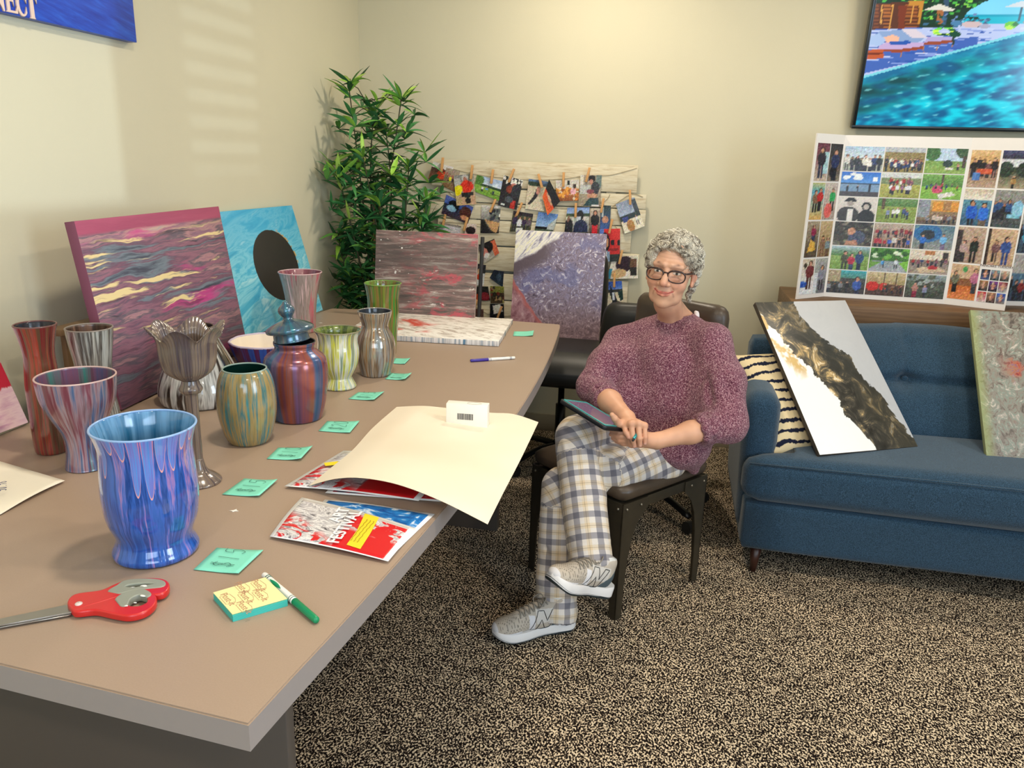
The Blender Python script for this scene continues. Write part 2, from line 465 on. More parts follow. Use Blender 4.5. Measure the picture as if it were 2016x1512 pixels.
# big blue vase in front
q = N('blue_pour', .10, 0, .5, .9)
s = q.sep(q.obj); ax = q.sep(q.vec('NORMALIZE', q.comb(s[0], s[1], 0.0)))
v = q.comb(q.math('ADD', ax[0], q.math('MULTIPLY', q.noise(q.obj, 14, 2), .12)), ax[1], q.math('MULTIPLY', s[2], .9))
f = q.noise(v, 3.0, 5, .62, .4)
c = q.ramp(q.math('MULTIPLY_ADD', q.math('SUBTRACT', f, .5), 2.0, .5), [(0, '#123f88'), (.30, '#144a9c'), (.42, '#1d5cb0'), (.50, '#2f62bc'), (.60, '#123f88'), (.70, '#3f68c0'), (.77, '#a07ab0'), (.82, '#1f50a8'), (.93, '#c08a90'), (1, '#5a60b0')])
# drips: long tongues hanging from the rim, each with its own length
ang = q.math('ARCTAN2', ax[1], ax[0])
cell = q.math('FLOOR', q.math('MULTIPLY', ang, 3.9)); fr = q.math('FRACT', q.math('MULTIPLY', ang, 3.9))
rnd = q.math('FRACT', q.math('MULTIPLY', q.math('SINE', q.math('MULTIPLY', cell, 12.989)), 43.7))
edge = q.math('ABSOLUTE', q.math('SUBTRACT', fr, .5))                       # 0 centre .. .5 side
ln = q.math('ADD', q.math('MULTIPLY', rnd, .14), .05)
tip = q.math('SUBTRACT', .268, q.math('MULTIPLY', ln, q.math('SQRT', q.math('SUBTRACT', 1.0, q.math('POWER', q.math('MULTIPLY', edge, 2.1), 2), clamp=True))))
ins_ = q.math('SUBTRACT', s[2], tip)
inside = q.step(ins_, 0, .0012); line = q.math('MULTIPLY', inside, q.math('SUBTRACT', 1, q.step(ins_, .003, .0055)))
side = q.math('MULTIPLY', inside, q.step(edge, .36, .42))
dcol = q.ramp(q.noise(q.comb(q.math('MULTIPLY', fr, 3), cell, q.math('MULTIPLY', s[2], 3)), 2.2, 3), [(.2, '#2f78c8'), (.42, '#5a90d8'), (.55, '#7478c8'), (.7, '#3f70c0')])
c = q.mix(inside, c, dcol); c = q.mix(q.math('MULTIPLY', side, q.math('GREATER_THAN', rnd, .5)), c, '#d2809c'); c = q.mix(line, c, '#e8a6a2')
q.base(c); q.bump(q.math('ADD', q.math('MULTIPLY', inside, .6), q.noise(v, 7, 2)), .35, .003)
BLUEIN = drip('blue_inside', ['#2f6f9c', '#4a88b8', '#2a6890', '#6fa0c8', '#386f9a', '#a08a98'], .12, 4, .3, seed=3).m
vase('painted_vase', (309, 1084), [(1084, 84), (1074, 87), (1062, 81), (1052, 77), (1040, 79), (1010, 92), (965, 98), (915, 96), (880, 95), (858, 100), (838, 108)], q.m, BLUEIN,
     'large glossy blue vase with pink and orange drips, nearest in front of the table', rimmat=plain('#8fb0dc', .2))
# red / teal bowl vase
vase('painted_vase', (172, 918), [(918, 44), (905, 42), (880, 38), (850, 43), (815, 62), (785, 76), (760, 81), (741, 83)],
     drip('teal_red_pour', ['#1f7a7c', '#4f8f98', '#5f2836', '#7a3a4a', '#9a8088', '#3f6088', '#5c2a3a', '#4f9498', '#78344a', '#6a6e88'], .22, 4.5, .5, seed=1).m,
     drip('mauve_inside', ['#6a4858', '#4a5a80', '#7a5068', '#3f7f78', '#8a6f88'], .2, 4, .2, seed=4).m,
     'wide-mouthed teal and maroon streaked vase standing left of the big blue vase', rimmat=plain('#d3b3ae', .25))
# tall red-brown vase
vase('painted_vase', (104, 888), [(888, 33), (870, 36), (800, 37), (760, 37), (715, 33), (690, 33), (660, 39), (640, 45)],
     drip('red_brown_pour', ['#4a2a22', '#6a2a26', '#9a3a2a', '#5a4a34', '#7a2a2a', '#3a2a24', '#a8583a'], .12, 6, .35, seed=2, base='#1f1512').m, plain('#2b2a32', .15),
     'tall narrow-necked red and brown vase at the left end of the table', rimmat=plain('#6a4642', .3))
# grey tall vase
vase('painted_vase', (199, 840), [(840, 40), (812, 42), (760, 35), (715, 38), (675, 45), (646, 49)],
     drip('grey_pour', ['#5f5f5c', '#8a8c88', '#b6b8b4', '#4a4542', '#9a9890', '#d8d8d4', '#6a5f54'], .13, 8, .4, seed=5).m,
     drip('brown_inside', ['#4a3428', '#7a5a48', '#3a2a22', '#8a6a58'], .3, 4, .2, seed=6).m,
     'grey and white streaked vase behind the maroon and teal one', rimmat=plain('#8a8078', .3))
# teal/ochre barrel
vase('painted_vase', (491, 868), [(868, 39), (850, 49), (815, 58), (785, 60), (755, 57), (735, 51), (726, 45)],
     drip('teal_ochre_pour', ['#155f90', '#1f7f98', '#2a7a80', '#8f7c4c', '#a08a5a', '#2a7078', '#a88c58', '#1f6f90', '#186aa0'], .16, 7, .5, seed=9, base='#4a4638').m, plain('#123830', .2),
     'barrel-shaped teal and ochre streaked vase in the middle of the table', rimmat=plain('#8fa49a', .3))
# yellow/grey pot
vase('painted_vase', (668, 762), [(762, 33), (757, 34), (744, 27), (738, 27), (720, 37), (695, 42), (672, 40), (657, 42), (650, 47)],
     drip('yellow_grey_pour', ['#6a6a62', '#b5b5ac', '#8a8a80', '#c8c83a', '#d8d8d0', '#7a9a88', '#9a8a60', '#d8d040', '#5a5a54'], .10, 7, .5, seed=8).m,
     drip('olive_inside', ['#5a6a2a', '#3f4f24', '#7a8a3f', '#4a4a2a'], .2, 5, .2, seed=9).m,
     'round footed grey and yellow glossy pot behind the lidded urn', rimmat=plain('#8a8468', .25))
# brown & steel vase
vase('painted_vase', (740, 737), [(737, 29), (728, 32), (700, 39), (680, 40), (662, 36), (645, 27), (635, 27), (622, 32), (613, 34)],
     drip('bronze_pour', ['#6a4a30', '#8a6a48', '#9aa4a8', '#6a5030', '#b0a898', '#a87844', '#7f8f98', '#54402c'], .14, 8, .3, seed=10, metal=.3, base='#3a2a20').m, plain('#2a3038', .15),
     'bronze and steel-blue vase with a flared neck and rounded body', rimmat=plain('#a09a92', .2, .4))
# green tall vase
vase('painted_vase', (756, 696), [(696, 24), (660, 27), (620, 31), (590, 31), (565, 35), (558, 37)],
     drip('green_pour', ['#4a8a1f', '#6aa82a', '#2f6a2a', '#8a6a3a', '#5a9a24', '#2a6a5a', '#a8784a'], .12, 6, .2, seed=11).m,
     drip('green_inside', ['#3f7a1f', '#5a9a2a', '#7a5a30', '#2f6a24'], .15, 5, .2, seed=12).m,
     'tall bright green flared vase standing behind the bronze one', rimmat=plain('#7a9a4a', .2))
# pink flared vase
vase('painted_vase', (596, 652), [(652, 27), (620, 28), (590, 31), (560, 37), (545, 41), (536, 44)],
     drip('pink_pour', ['#8a7a74', '#a8928c', '#c84a68', '#b0a09a', '#9a8a84', '#e8c8c8', '#b83a58'], .2, 7, .5, seed=13).m,
     drip('rose_inside', ['#a86a72', '#8a4a58', '#c08a8a'], .2, 5, .2, seed=14).m,
     'pink and grey flared vase in front of the black-hole painting', rimmat=plain('#dcb8ba', .25))
# dark teardrop vase behind the goblet
vase('painted_vase', (398, 788), [(806, 62), (796, 78), (770, 85), (745, 82), (710, 66), (675, 47), (650, 37), (643, 36)],
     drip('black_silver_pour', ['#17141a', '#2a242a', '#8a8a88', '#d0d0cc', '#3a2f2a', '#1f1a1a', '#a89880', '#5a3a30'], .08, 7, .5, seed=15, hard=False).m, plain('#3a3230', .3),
     'black and silver teardrop vase standing behind the tulip goblet', rimmat=plain('#5a4a40', .3))

# lidded urn
BU = drip('urn_pour', ['#28405e', '#2c647e', '#28607c', '#40608c', '#a0543a', '#7a4a60', '#5a5088', '#4464a4', '#2a5a7c'], .24, 2.3, .12, .25, seed=23, metal=.45, coat=.3).m
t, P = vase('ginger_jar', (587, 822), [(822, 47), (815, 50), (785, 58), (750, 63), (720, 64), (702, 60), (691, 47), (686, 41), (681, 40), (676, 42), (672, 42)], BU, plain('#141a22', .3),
            'blue and copper lidded ginger jar with its lid sitting crooked', 'jar')
zt = P[-1][1]; R = P[-1][0]
lp = [(.0005, -.008), (R*.80, -.008), (R*.84, .0), (R*.84, .018), (R*1.08, .019), (R*1.14, .024), (R*1.1, .031), (R*.8, .041), (R*.5, .048), (R*.26, .052), (R*.22, .058), (R*.34, .066), (R*.40, .075), (R*.34, .085), (R*.16, .093), (R*.1, .099), (.0005, .101)]
V, Fc = lathe_vf(dense(lp, 3), 56)
lid = mesh('lid', V, Fc, drip('lid_pour', ['#2a5a78', '#3a8090', '#4a6078', '#506a70', '#8a5a5a', '#2f7a98'], .2, 4, .8, .5, seed=23, metal=.4).m, t, True, loc=(-.006, -.004, zt+.009), rot=(math.radians(-3), math.radians(-8), .3))

# cream bowl with blue drips
BOWLM = N('bowl_outside', .3)
s = BOWLM.sep(BOWLM.obj); ax = BOWLM.vec('NORMALIZE', BOWLM.comb(s[0], s[1], 0.0))
f = BOWLM.noise(BOWLM.vec('ADD', BOWLM.vec('MULTIPLY', ax, (1, 1, 0)), BOWLM.comb(0, 0, BOWLM.math('MULTIPLY', s[2], .5))), 5, 3)
cc = BOWLM.ramp(f, [(.3, '#1f3a9a'), (.45, '#2a5ab8'), (.5, '#4a1a4a'), (.6, '#5a1f58'), (.72, '#3a2a8a')])
BOWLM.base(cc)
vase('painted_bowl', (527, 712), [(720, 40), (712, 55), (698, 64), (682, 70), (671, 74)], BOWLM.m, plain('#efe3d2', .5), 'shallow cream bowl with blue and purple paint around its rim', 'bowl', wall=.006,
     wob=lambda a, z, i: 1+.012*math.sin(9*a)+.008*math.sin(17*a+1), rimmat=plain('#cfc4dc', .4))

# tulip goblet
b, P = vprof((392, 948), [(948, 46), (944, 46), (936, 36), (925, 20), (905, 13), (890, 12), (780, 13), (772, 20), (765, 24), (757, 20), (748, 17)])
gob = thing('tulip_goblet', 'tall stemmed tulip-shaped grey-brown goblet with a wavy petal rim', 'goblet', (b.x, b.y, TT))
GM = drip('goblet_pour', ['#40353a', '#5a4c4c', '#4c4044', '#7a6858', '#665858', '#382e30', '#8a7450'], .20, 6, .4, seed=31, metal=0, base='#3a2e30')
z1 = P[-1][1]; pp = dense(P, 4)
V, Fc = lathe_vf([(.0005, .001)]+pp, 40); mesh('stem', V, Fc, GM.m, gob, True)
zc = z1; dep = pr((b.x, b.y, TT+z1+.1))[2]/F
cupP = [(16, 748), (30, 742), (50, 728), (58, 708), (61, 685), (62, 668), (67, 652), (78, 640)]
_, CP = vprof((392, 948), [(y, w_) for w_, y in cupP]); CP = dense(CP, 6); CP = [(r*.96, z) for r, z in CP]
NP = 6; seg = 240; nz_ = len(CP); V = []; Fc = []
def cup(shrink, flip):
    b0 = len(V); zt_ = CP[-1][1]; zb = CP[0][1]
    for i, (r, z) in enumerate(CP):
        u = (z-zb)/(zt_-zb)
        for j in range(seg):
            a = 2*PI*j/seg; pet = abs(math.cos(NP*a/2+.5))   # 1 at petal tip
            pet = pet**1.3
            cut = .023*(1-pet)*max(0, (u-.35)/.65)**1.6
            rr = (r-shrink)*(1+.012*math.cos(NP*a+1.0)) + .0010*math.sin(60*a) + .010*pet*max(0, u-.75)*4*u*.6 - .006*(1-pet)*max(0, u-.6)
            V.append((rr*math.cos(a), rr*math.sin(a), z-cut+.012*pet*max(0, u-.7)))
    for i in range(nz_-1):
        for j in range(seg):
            k = (j+1) % seg; f = (b0+i*seg+j, b0+i*seg+k, b0+(i+1)*seg+k, b0+(i+1)*seg+j); Fc.append(f[::-1] if flip else f)
    return b0
cup(0, False); o2 = cup(.003, True)
for j in range(seg):
    k = (j+1) % seg; a0 = (nz_-1)*seg; Fc.append((a0+j, a0+k, o2+a0+k, o2+a0+j))
mesh('cup', V, Fc, GM.m, gob, True)
# ================================================================== CANVASES
CVS = plain('#d8d2c6', .8, name='canvas_side')
def canvas(name, w, h, mat, M, label, cat='painting', thick=.018, side=None, group=None, bev=.0012, back=True):
    """stretched canvas: local x right, z up, front face at -y; M places the bottom-left-front corner"""
    o = box(name, (w/2, thick/2, h/2), (w, thick, h), mat, None, bev=bev)
    dz = min((M @ v.co).z for v in o.data.vertices) - (M.translation.z)
    M = Matrix.Translation((0, 0, -dz+.0006)) @ M
    o.matrix_world = M
    if side:
        o.data.materials.append(side)
        for p in o.data.polygons:
            if abs(p.normal.y) < .5 or p.normal.y > .5: p.material_index = 1
    return tag(o, label, cat, group)
def plane_M(bl, br, tl):
    x = (Vector(br)-Vector(bl)).normalized(); z0 = (Vector(tl)-Vector(bl)); y = z0.cross(x).normalized(); z = x.cross(y)
    M = Matrix.Identity(4)
    for i in range(3): M[i][0] = x[i]; M[i][1] = y[i]; M[i][2] = z[i]; M[i][3] = Vector(bl)[i]
    return M, (Vector(br)-Vector(bl)).length, z0.dot(z)
def uvz(q):            # u,v in 0..1 across the canvas from generated coordinates
    s = q.sep(q.gen); return s[0], s[2]

# streaky plum landscape painting (left)
q = N('plum_streaks', .55, spec=.4)
u, v = uvz(q)
warp = q.noise(q.comb(q.math('MULTIPLY', u, 1.6), 0.0, q.math('MULTIPLY', v, 3)), 2.2, 3)
vv = q.math('ADD', v, q.math('MULTIPLY', q.math('SUBTRACT', warp, .5), .10))
pv = q.comb(q.math('MULTIPLY', u, .55), 0.0, q.math('MULTIPLY', vv, 5.6))
f = q.math('MULTIPLY_ADD', q.math('SUBTRACT', q.noise(pv, 1.7, 7, .62, .15), .5), 2.1, .5)
c = q.ramp(f, [(0, '#2f2c3c'), (.20, '#4a4e5e'), (.32, '#74808c'), (.40, '#6d5064'), (.50, '#96687a'), (.58, '#5f5866'), (.66, '#b0848a'), (.76, '#84617a'), (.86, '#c4a294'), (1, '#9a98a4')])
f2 = q.noise(q.comb(q.math('MULTIPLY', u, .6), 3.3, q.math('MULTIPLY', vv, 4.6)), 1.6, 5, .55)
c = q.mix(q.math('MULTIPLY', q.step(f2, .575, .66), .9), c, '#c23f88')
f3 = q.noise(q.comb(q.math('MULTIPLY', u, .85), 7.1, q.math('MULTIPLY', vv, 11)), 1.9, 6, .6)
mid = q.math('MULTIPLY', q.step(v, .28, .40), q.step(v, .92, .86))
c = q.mix(q.math('MULTIPLY', q.step(f3, .575, .635), mid), c, '#e6d09a')
f4 = q.noise(q.comb(q.math('MULTIPLY', u, 1.2), 2.7, q.math('MULTIPLY', vv, 13)), 1.8, 5, .6)
c = q.mix(q.math('MULTIPLY', q.step(f4, .60, .66), .5), c, '#1f1c28')
c = q.mix(q.step(v, .915, .935), c, q.mix(q.noise(pv, 3, 4), '#8e3a5c', '#b85a78'))
c = q.mix(q.math('MULTIPLY', q.step(v, .45, .05), .55), c, '#33222e')
q.base(c); q.bump(f, .3, .004)
PLUM = q.m
A_bl = onz(241, 811, TT); A_br = Vector((A_bl.x-.045, A_bl.y+.66, TT))
lean = .075
A_tl = onx(157, 438, A_bl.x-lean)
A_tl.y = A_bl.y+.005
M_, w_, h_ = plane_M(A_bl+Vector((0, 0, .001)), A_br+Vector((0, 0, .001)), A_tl)
tr = onplane(433, 420, A_bl, Vector((M_[0][1], M_[1][1], M_[2][1])))
w_ = (tr-A_bl).dot(Vector((M_[0][0], M_[1][0], M_[2][0])))
canvas('canvas_painting', w_, h_, PLUM, M_, 'wide canvas streaked plum, pink, grey and cream, leaning at the left wall', thick=.03, side=plain('#7a4258', .6, name='plum_edge'))
# turquoise canvas with the black disc
q = N('turquoise_disc', .5)
u, v = uvz(q)
wv = q.noise(q.comb(q.math('MULTIPLY', u, 1.5), 0.0, q.math('MULTIPLY', q.math('ADD', v, q.math('MULTIPLY', u, -.4)), 4)), 2.4, 5, .6, 1.0)
c = q.ramp(wv, [(.28, '#3494bc'), (.43, '#4fb2d0'), (.52, '#86cede'), (.58, '#5ab8d2'), (.7, '#b4e2e6')])
c = q.mix(q.math('MULTIPLY', q.step(v, .4, 1.0), .6), c, '#34a0d0'); 
du = q.math('DIVIDE', q.math('SUBTRACT', u, .66), .215); dv = q.math('DIVIDE', q.math('SUBTRACT', v, .50), .31)
rr = q.math('SQRT', q.math('ADD', q.math('MULTIPLY', du, du), q.math('MULTIPLY', dv, dv)))
rr = q.math('ADD', rr, q.math('MULTIPLY', q.math('SUBTRACT', q.noise(q.gen, 30, 2), .5), .03))
gold = q.math('MULTIPLY', q.math('MULTIPLY', q.step(rr, 1.10, 1.02), q.step(du, .35, .5)), q.math('MULTIPLY', q.step(dv, -.15, .05), q.step(q.noise(q.gen, 22, 3), .47, .52)))
c = q.mix(gold, c, '#c09a54'); c = q.mix(q.step(rr, 1.01, .99), c, '#2b2825')
q.base(c); q.bump(wv, .25, .004)
B_br = onz(636, 613, TT); nrm = None
B_bl = Vector((B_br.x-.030, B_br.y-.78, TT)); B_tl = onx(559, 408, B_br.x-.135); B_tl = Vector((B_bl.x-.135, B_bl.y, B_tl.z))
M_, w_, h_ = plane_M(B_bl+Vector((0, 0, .001)), B_br+Vector((0, 0, .001)), B_tl)
canvas('canvas_painting', w_, h_, q.m, M_, 'turquoise canvas with a large black disc, leaning beside the plum streaked one', thick=.018, side=plain('#4fa9c4', .6))
# wooden easel piece behind
WOODD = plain('#6b5236', .6, name='dark_wood')
e0 = onz(190, 640, TT+.21); ez = thing('tabletop_easel', 'low brown wooden easel holding up the plum streaked canvas at the wall', 'easel', (A_bl.x-.10, A_bl.y+.03, TT))
boxes('ledge', [((-.005, .05, .235), (.045, .34, .018), (0, 0, 0))], WOODD, ez)
for yy in (.19, -.06): boxes('strut', [((-.02, yy, .114), (.016, .03, .226))], WOODD, ez)

# small pink canvas at the far left
q = N('pink_red', .6); u, v = uvz(q)
c = q.ramp(q.noise(q.comb(q.math('MULTIPLY', u, 2), 0.0, q.math('MULTIPLY', v, 7)), 2, 4, .6), [(.3, '#d8a8bc'), (.5, '#e8c8cc'), (.7, '#c890b0')])
drp = q.math('ADD', v, q.math('MULTIPLY', q.noise(q.comb(u, 0.0, 0.0), 26, 2), .10))
c = q.mix(q.math('MULTIPLY', q.step(drp, .38, .40), q.step(v, .57, .55)), c, '#c0203a')
q.base(c)
pbr = onz(57, 837, TT); M_, w_, h_ = plane_M(Vector((pbr.x-.01, pbr.y-.42, TT+.001)), Vector((pbr.x, pbr.y, TT+.001)), Vector((pbr.x-.115, pbr.y-.42, TT+.285)))
canvas('canvas_painting', .42, .30, q.m, M_, 'small pink canvas with a dripping red band at the left frame edge', thick=.018, side=plain('#26365e', .6))

# blue sign canvas high on the left wall
q = N('blue_brushed', .4); u, v = uvz(q)
c = q.ramp(q.noise(q.comb(q.math('MULTIPLY', u, 3), 0.0, q.math('MULTIPLY', q.math('ADD', v, q.math('MULTIPLY', u, .6)), 9)), 2.6, 6, .65, .4), [(.3, '#16309a'), (.5, '#1c48b8'), (.62, '#2258c8'), (.8, '#3f7cd8')])
q.base(c); BSIGN = q.m
sbr = onx(269, 84, XL+.03); W_, H_ = 1.25, .42
sign = box('canvas_sign', (W_/2, .015, H_/2), (W_, .03, H_), BSIGN, None, bev=.001)
M_ = Matrix.Identity(4)
for i, (a, b_, c_) in enumerate([(0, -1, 0), (1, 0, 0), (0, 0, 1)]): pass
M_ = Matrix(((0, -1, 0, XL+.031), (1, 0, 0, sbr.y-W_), (0, 0, 1, sbr.z), (0, 0, 0, 1)))
sign.matrix_world = M_
tag(sign, 'bright blue canvas sign with cream serif capitals, high on the left wall', 'sign')
LET = plain('#e0c4b4', .4, name='cream_letters')
# serif capitals built from strokes: N E C T
def serif(name, ch, hgt, parent, M):
    w_ = hgt*.62; t = hgt*.17; s_ = hgt*.06; L = []
    def R(x0, y0, x1, y1): L.append([(x0, y0), (x1, y0), (x1, y1), (x0, y1)])
    me_l = []
    if ch == 'T':
        me_l = [[(w_*.5-t*.55, s_), (w_*.5-t*.55, hgt-s_), (s_*1.2, hgt-s_), (0, hgt*.74), (-.02*w_, hgt), (w_*1.02, hgt), (w_, hgt*.74), (w_-s_*1.2, hgt-s_), (w_*.5+t*.55, hgt-s_), (w_*.5+t*.55, s_), (w_*.72, 0), (w_*.28, 0)]]
    if ch == 'E':
        me_l = [[(0, 0), (w_, 0), (w_*1.0, hgt*.26), (w_*.88, hgt*.08), (w_*.33, hgt*.07), (w_*.33, hgt*.47), (w_*.66, hgt*.47), (w_*.70, hgt*.37), (w_*.70, hgt*.65), (w_*.66, hgt*.54), (w_*.33, hgt*.54), (w_*.33, hgt*.93), (w_*.84, hgt*.93), (w_*.93, hgt*.76), (w_*.95, hgt), (0, hgt), (w_*.11, hgt*.95), (w_*.11, hgt*.05)]]
    if ch == 'C':
        o_ = [(w_*.55+w_*.5*math.cos(a), hgt*.5+hgt*.51*math.sin(a)) for a in [math.radians(d) for d in range(50, 321, 15)]]
        i_ = [(w_*.62+w_*.36*math.cos(a), hgt*.5+hgt*.43*math.sin(a)) for a in [math.radians(d) for d in range(315, 44, -15)]]
        me_l = [o_ + [(w_*.92, hgt*.33)] + i_ + [(w_*.97, hgt*.64), (w_*.97, hgt*.98)]]
    if ch == 'N':
        me_l = [[(0, 0), (w_*.3, 0), (w_*.2, hgt*.06), (w_*.2, hgt*.78), (w_*.84, 0), (w_*.92, 0), (w_*.92, hgt*.94), (w_*1.04, hgt), (w_*.74, hgt), (w_*.84, hgt*.94), (w_*.84, hgt*.28), (w_*.24, hgt), (-w_*.06, hgt), (w_*.1, hgt*.94), (w_*.1, hgt*.06)]]
    me = plate_mesh(name, me_l, .006, .0008); o = link(name, me, LET, parent); o.matrix_local = M; return o
# on the sign: text right end sits at px (70,35)
def sgn(px, py):
    p = onx(px, py, XL+.031); return (p.y-(sbr.y-W_), p.z-sbr.z)
hl = sgn(62, 10)[1]-sgn(62, 34)[1]
for ch, (px, py) in zip('NECT', [(-14, 17), (11, 22), (32, 29), (53, 34)]):
    x_, z_ = sgn(px, py); serif('letter', ch, .056, sign, Matrix(((1, 0, 0, x_), (0, 0, -1, -.002), (0, 1, 0, z_), (0, 0, 0, 1))))

# grey/pink canvas standing at the far end of the table
q = N('grey_pink_strokes', .55); u, v = uvz(q)
pv = q.comb(q.math('MULTIPLY', u, 1.1), 0.0, q.math('MULTIPLY', v, 9))
f = q.math('MULTIPLY_ADD', q.math('SUBTRACT', q.noise(pv, 2.2, 8, .72, .2), .5), 1.9, .5)
c = q.ramp(f, [(0, '#3f3836'), (.28, '#5b524e'), (.45, '#75645e'), (.55, '#8e6f6a'), (.68, '#a89a90'), (.82, '#cfc4ba'), (1, '#ece4dc')])
f2 = q.noise(q.comb(q.math('MULTIPLY', u, 2.2), 4.0, q.math('MULTIPLY', v, 4.5)), 1.9, 6, .7, .6)
c = q.mix(q.math('MULTIPLY', q.step(f2, .50, .64), q.step(u, .15, .6)), c, '#c25660')
f3 = q.noise(q.comb(q.math('MULTIPLY', u, 2), 9.0, q.math('MULTIPLY', v, 7)), 3.4, 6, .75, 1)
c = q.mix(q.step(f3, .615, .66), c, '#efe6dc')
vb = q.math('MULTIPLY', q.step(v, .92, .80), q.step(v, .52, .62)); c = q.mix(q.math('MULTIPLY', vb, .55), c, '#5e504c')
sp = q.voro(q.comb(u, 0.0, v), 16, 0, rnd=1); c = q.mix(q.math('MULTIPLY', q.step(sp, .17, .14), q.math('MULTIPLY', q.step(u, .5, .3), q.step(q.noise(q.gen, 5, 2), .5, .55))), c, '#f4efe8')
q.base(c); q.bump(f, .3, .004)
C_bl = onz(737, 618, TT); yb = 3.30
C_bl = Vector((ony(736, 618, yb).x, yb, TT+.008)); C_br = Vector((ony(934, 622, yb+.01).x, yb+.01, TT+.008)); C_tl = ony(735, 453, yb+.05)
M_, w_, h_ = plane_M(C_bl, C_br, Vector((C_bl.x, C_tl.y, C_tl.z)))
canvas('canvas_painting', w_, h_, q.m, M_, 'square grey, black and coral brushed canvas standing at the far table end', thick=.018, side=plain('#b9a8a2', .7))
BLK = plain('#161514', .5, name='black_plastic')
es_ = thing('display_easel', 'small black tabletop easel behind the grey and coral canvas', 'easel', ((C_bl.x+C_br.x)/2, yb+.03, TT))
w2 = w_/2
boxes('rest', [((0, -.028, .004), (w_*.8, .05, .008))], BLK, es_)
boxes('upright', [((w2+.012, .035, .19), (.014, .02, .37), (math.radians(-7), 0, 0))], BLK, es_); boxes('upright', [((0, .05, .18), (.02, .012, .35), (math.radians(-7), 0, 0))], BLK, es_)
tube('strut', [(0, .06, .30), (0, .13, .003)], .006, BLK, es_)

# pale canvas lying flat on the table
q = N('pale_multi', .5); s = q.sep(q.gen); u, v = s[0], s[1]
pv = q.comb(q.math('ADD', q.math('MULTIPLY', u, 1.6), q.math('MULTIPLY', v, -1.1)), 0.0, q.math('ADD', q.math('MULTIPLY', v, 4), q.math('MULTIPLY', u, 3)))
f = q.noise(pv, 2.4, 8, .75, 1.2)
c = q.ramp(f, [(.28, '#5a3f3c'), (.40, '#b0a298'), (.5, '#e4dfd8'), (.60, '#efe9e4'), (.75, '#d9b8b4')])
g = q.noise(q.comb(u, v, 3.0), 2.6, 4, .6, .6)
c = q.mix(q.math('MULTIPLY', q.step(g, .52, .66), q.step(u, .75, .4)), c, '#c8503f'); c = q.mix(q.math('MULTIPLY', q.step(g, .46, .36), q.step(u, .6, .2)), c, '#35607c')
q.base(c); q.bump(f, .3, .003)
zf = TT+.022
FR_ = onz(982, 672, zf); BR_ = onz(1018, 628, zf); FL_ = onz(676, 655, zf)
xd = (FR_-FL_); wF = .80*0+xd.length
xd.normalize(); yd = Vector((-xd.y, xd.x, 0)); hF = (BR_-FR_).dot(yd)
flat = box('canvas_painting', (wF/2, hF/2, .011), (wF, hF, .021), q.m, None, bev=.0015)
flat.data.materials.append(drip('edge_streaks', ['#e6e2dc', '#8aa0b0', '#d8d4ce', '#5a8098', '#c8b8b0'], .6, 30, .1).m)
qe = N('edge_streaky', .6); qe.base(qe.ramp(qe.noise(qe.map(qe.obj, (1, 1, .05)), 60, 3), [(.35, '#4a7a98'), (.48, '#c9c4c0'), (.6, '#ece8e4'), (.7, '#b08a86')])); flat.data.materials[1] = qe.m
for p in flat.data.polygons:
    if p.normal.z < .5: p.material_index = 1
flat.matrix_world = Matrix(((xd.x, yd.x, 0, FL_.x), (xd.y, yd.y, 0, FL_.y), (0, 0, 1, TT+.0005), (0, 0, 0, 1)))
tag(flat, 'pale canvas with white, coral and blue streaks lying flat on the table', 'painting')

# purple-grey canvas on the office chair
q = N('violet_swirl', .45); u, v = uvz(q)
wp = q.noise(q.comb(q.math('MULTIPLY', u, 1.0), 0.0, v), 4, 3, .5, 1.0, True)
pv = q.vec('ADD', q.comb(u, 0.0, q.math('MULTIPLY', v, 1.25)), q.vec('MULTIPLY', wp, (.14, .14, .14)))
f = q.wave(pv, 7, 9, 4, 2.2, 'DIAGONAL'); f2 = q.noise(pv, 13, 6, .66, 2.2); f4 = q.noise(pv, 3, 2)
c = q.ramp(f2, [(.30, '#3f3648'), (.42, '#6f6176'), (.49, '#8c7c8a'), (.54, '#6a6890'), (.59, '#a89cac'), (.65, '#e6dfe2'), (.72, '#8a7c8c')])
c = q.mix(q.math('MULTIPLY', q.step(f4, .5, .62), .45), c, '#5a6296')
c = q.mix(q.step(v, .55, .15), c, q.ramp(f2, [(.35, '#5f4a50'), (.5, '#8a6f74'), (.62, '#a88c90'), (.7, '#d8c4c6')]))
nn = q.math('MULTIPLY', q.math('SUBTRACT', q.noise(pv, 5, 3), .5), .10)
dl = q.math('ADD', q.math('SUBTRACT', v, q.math('ADD', q.math('MULTIPLY', u, .50), .72)), nn)   # top-left light wedge
m1 = q.math('MULTIPLY', q.step(dl, -.03, .01), q.step(q.math('ADD', u, nn), .56, .50))
wl = q.ramp(q.noise(q.comb(q.math('ADD', u, v), 0.0, q.math('MULTIPLY', q.math('SUBTRACT', v, u), 5)), 5, 6, .7, .6), [(.35, '#5a5680'), (.45, '#c9c4c8'), (.55, '#efe9dc'), (.62, '#e2dcae'), (.7, '#9a93a8')])
c = q.mix(m1, c, wl)
dk = q.math('MULTIPLY', q.step(dl, -.20, -.08), q.step(dl, 0, -.03)); c = q.mix(q.math('MULTIPLY', dk, q.step(u, .55, .3)), c, '#5d4f58')
d2 = q.math('ADD', q.math('ADD', v, q.math('MULTIPLY', u, 1.0)), nn)
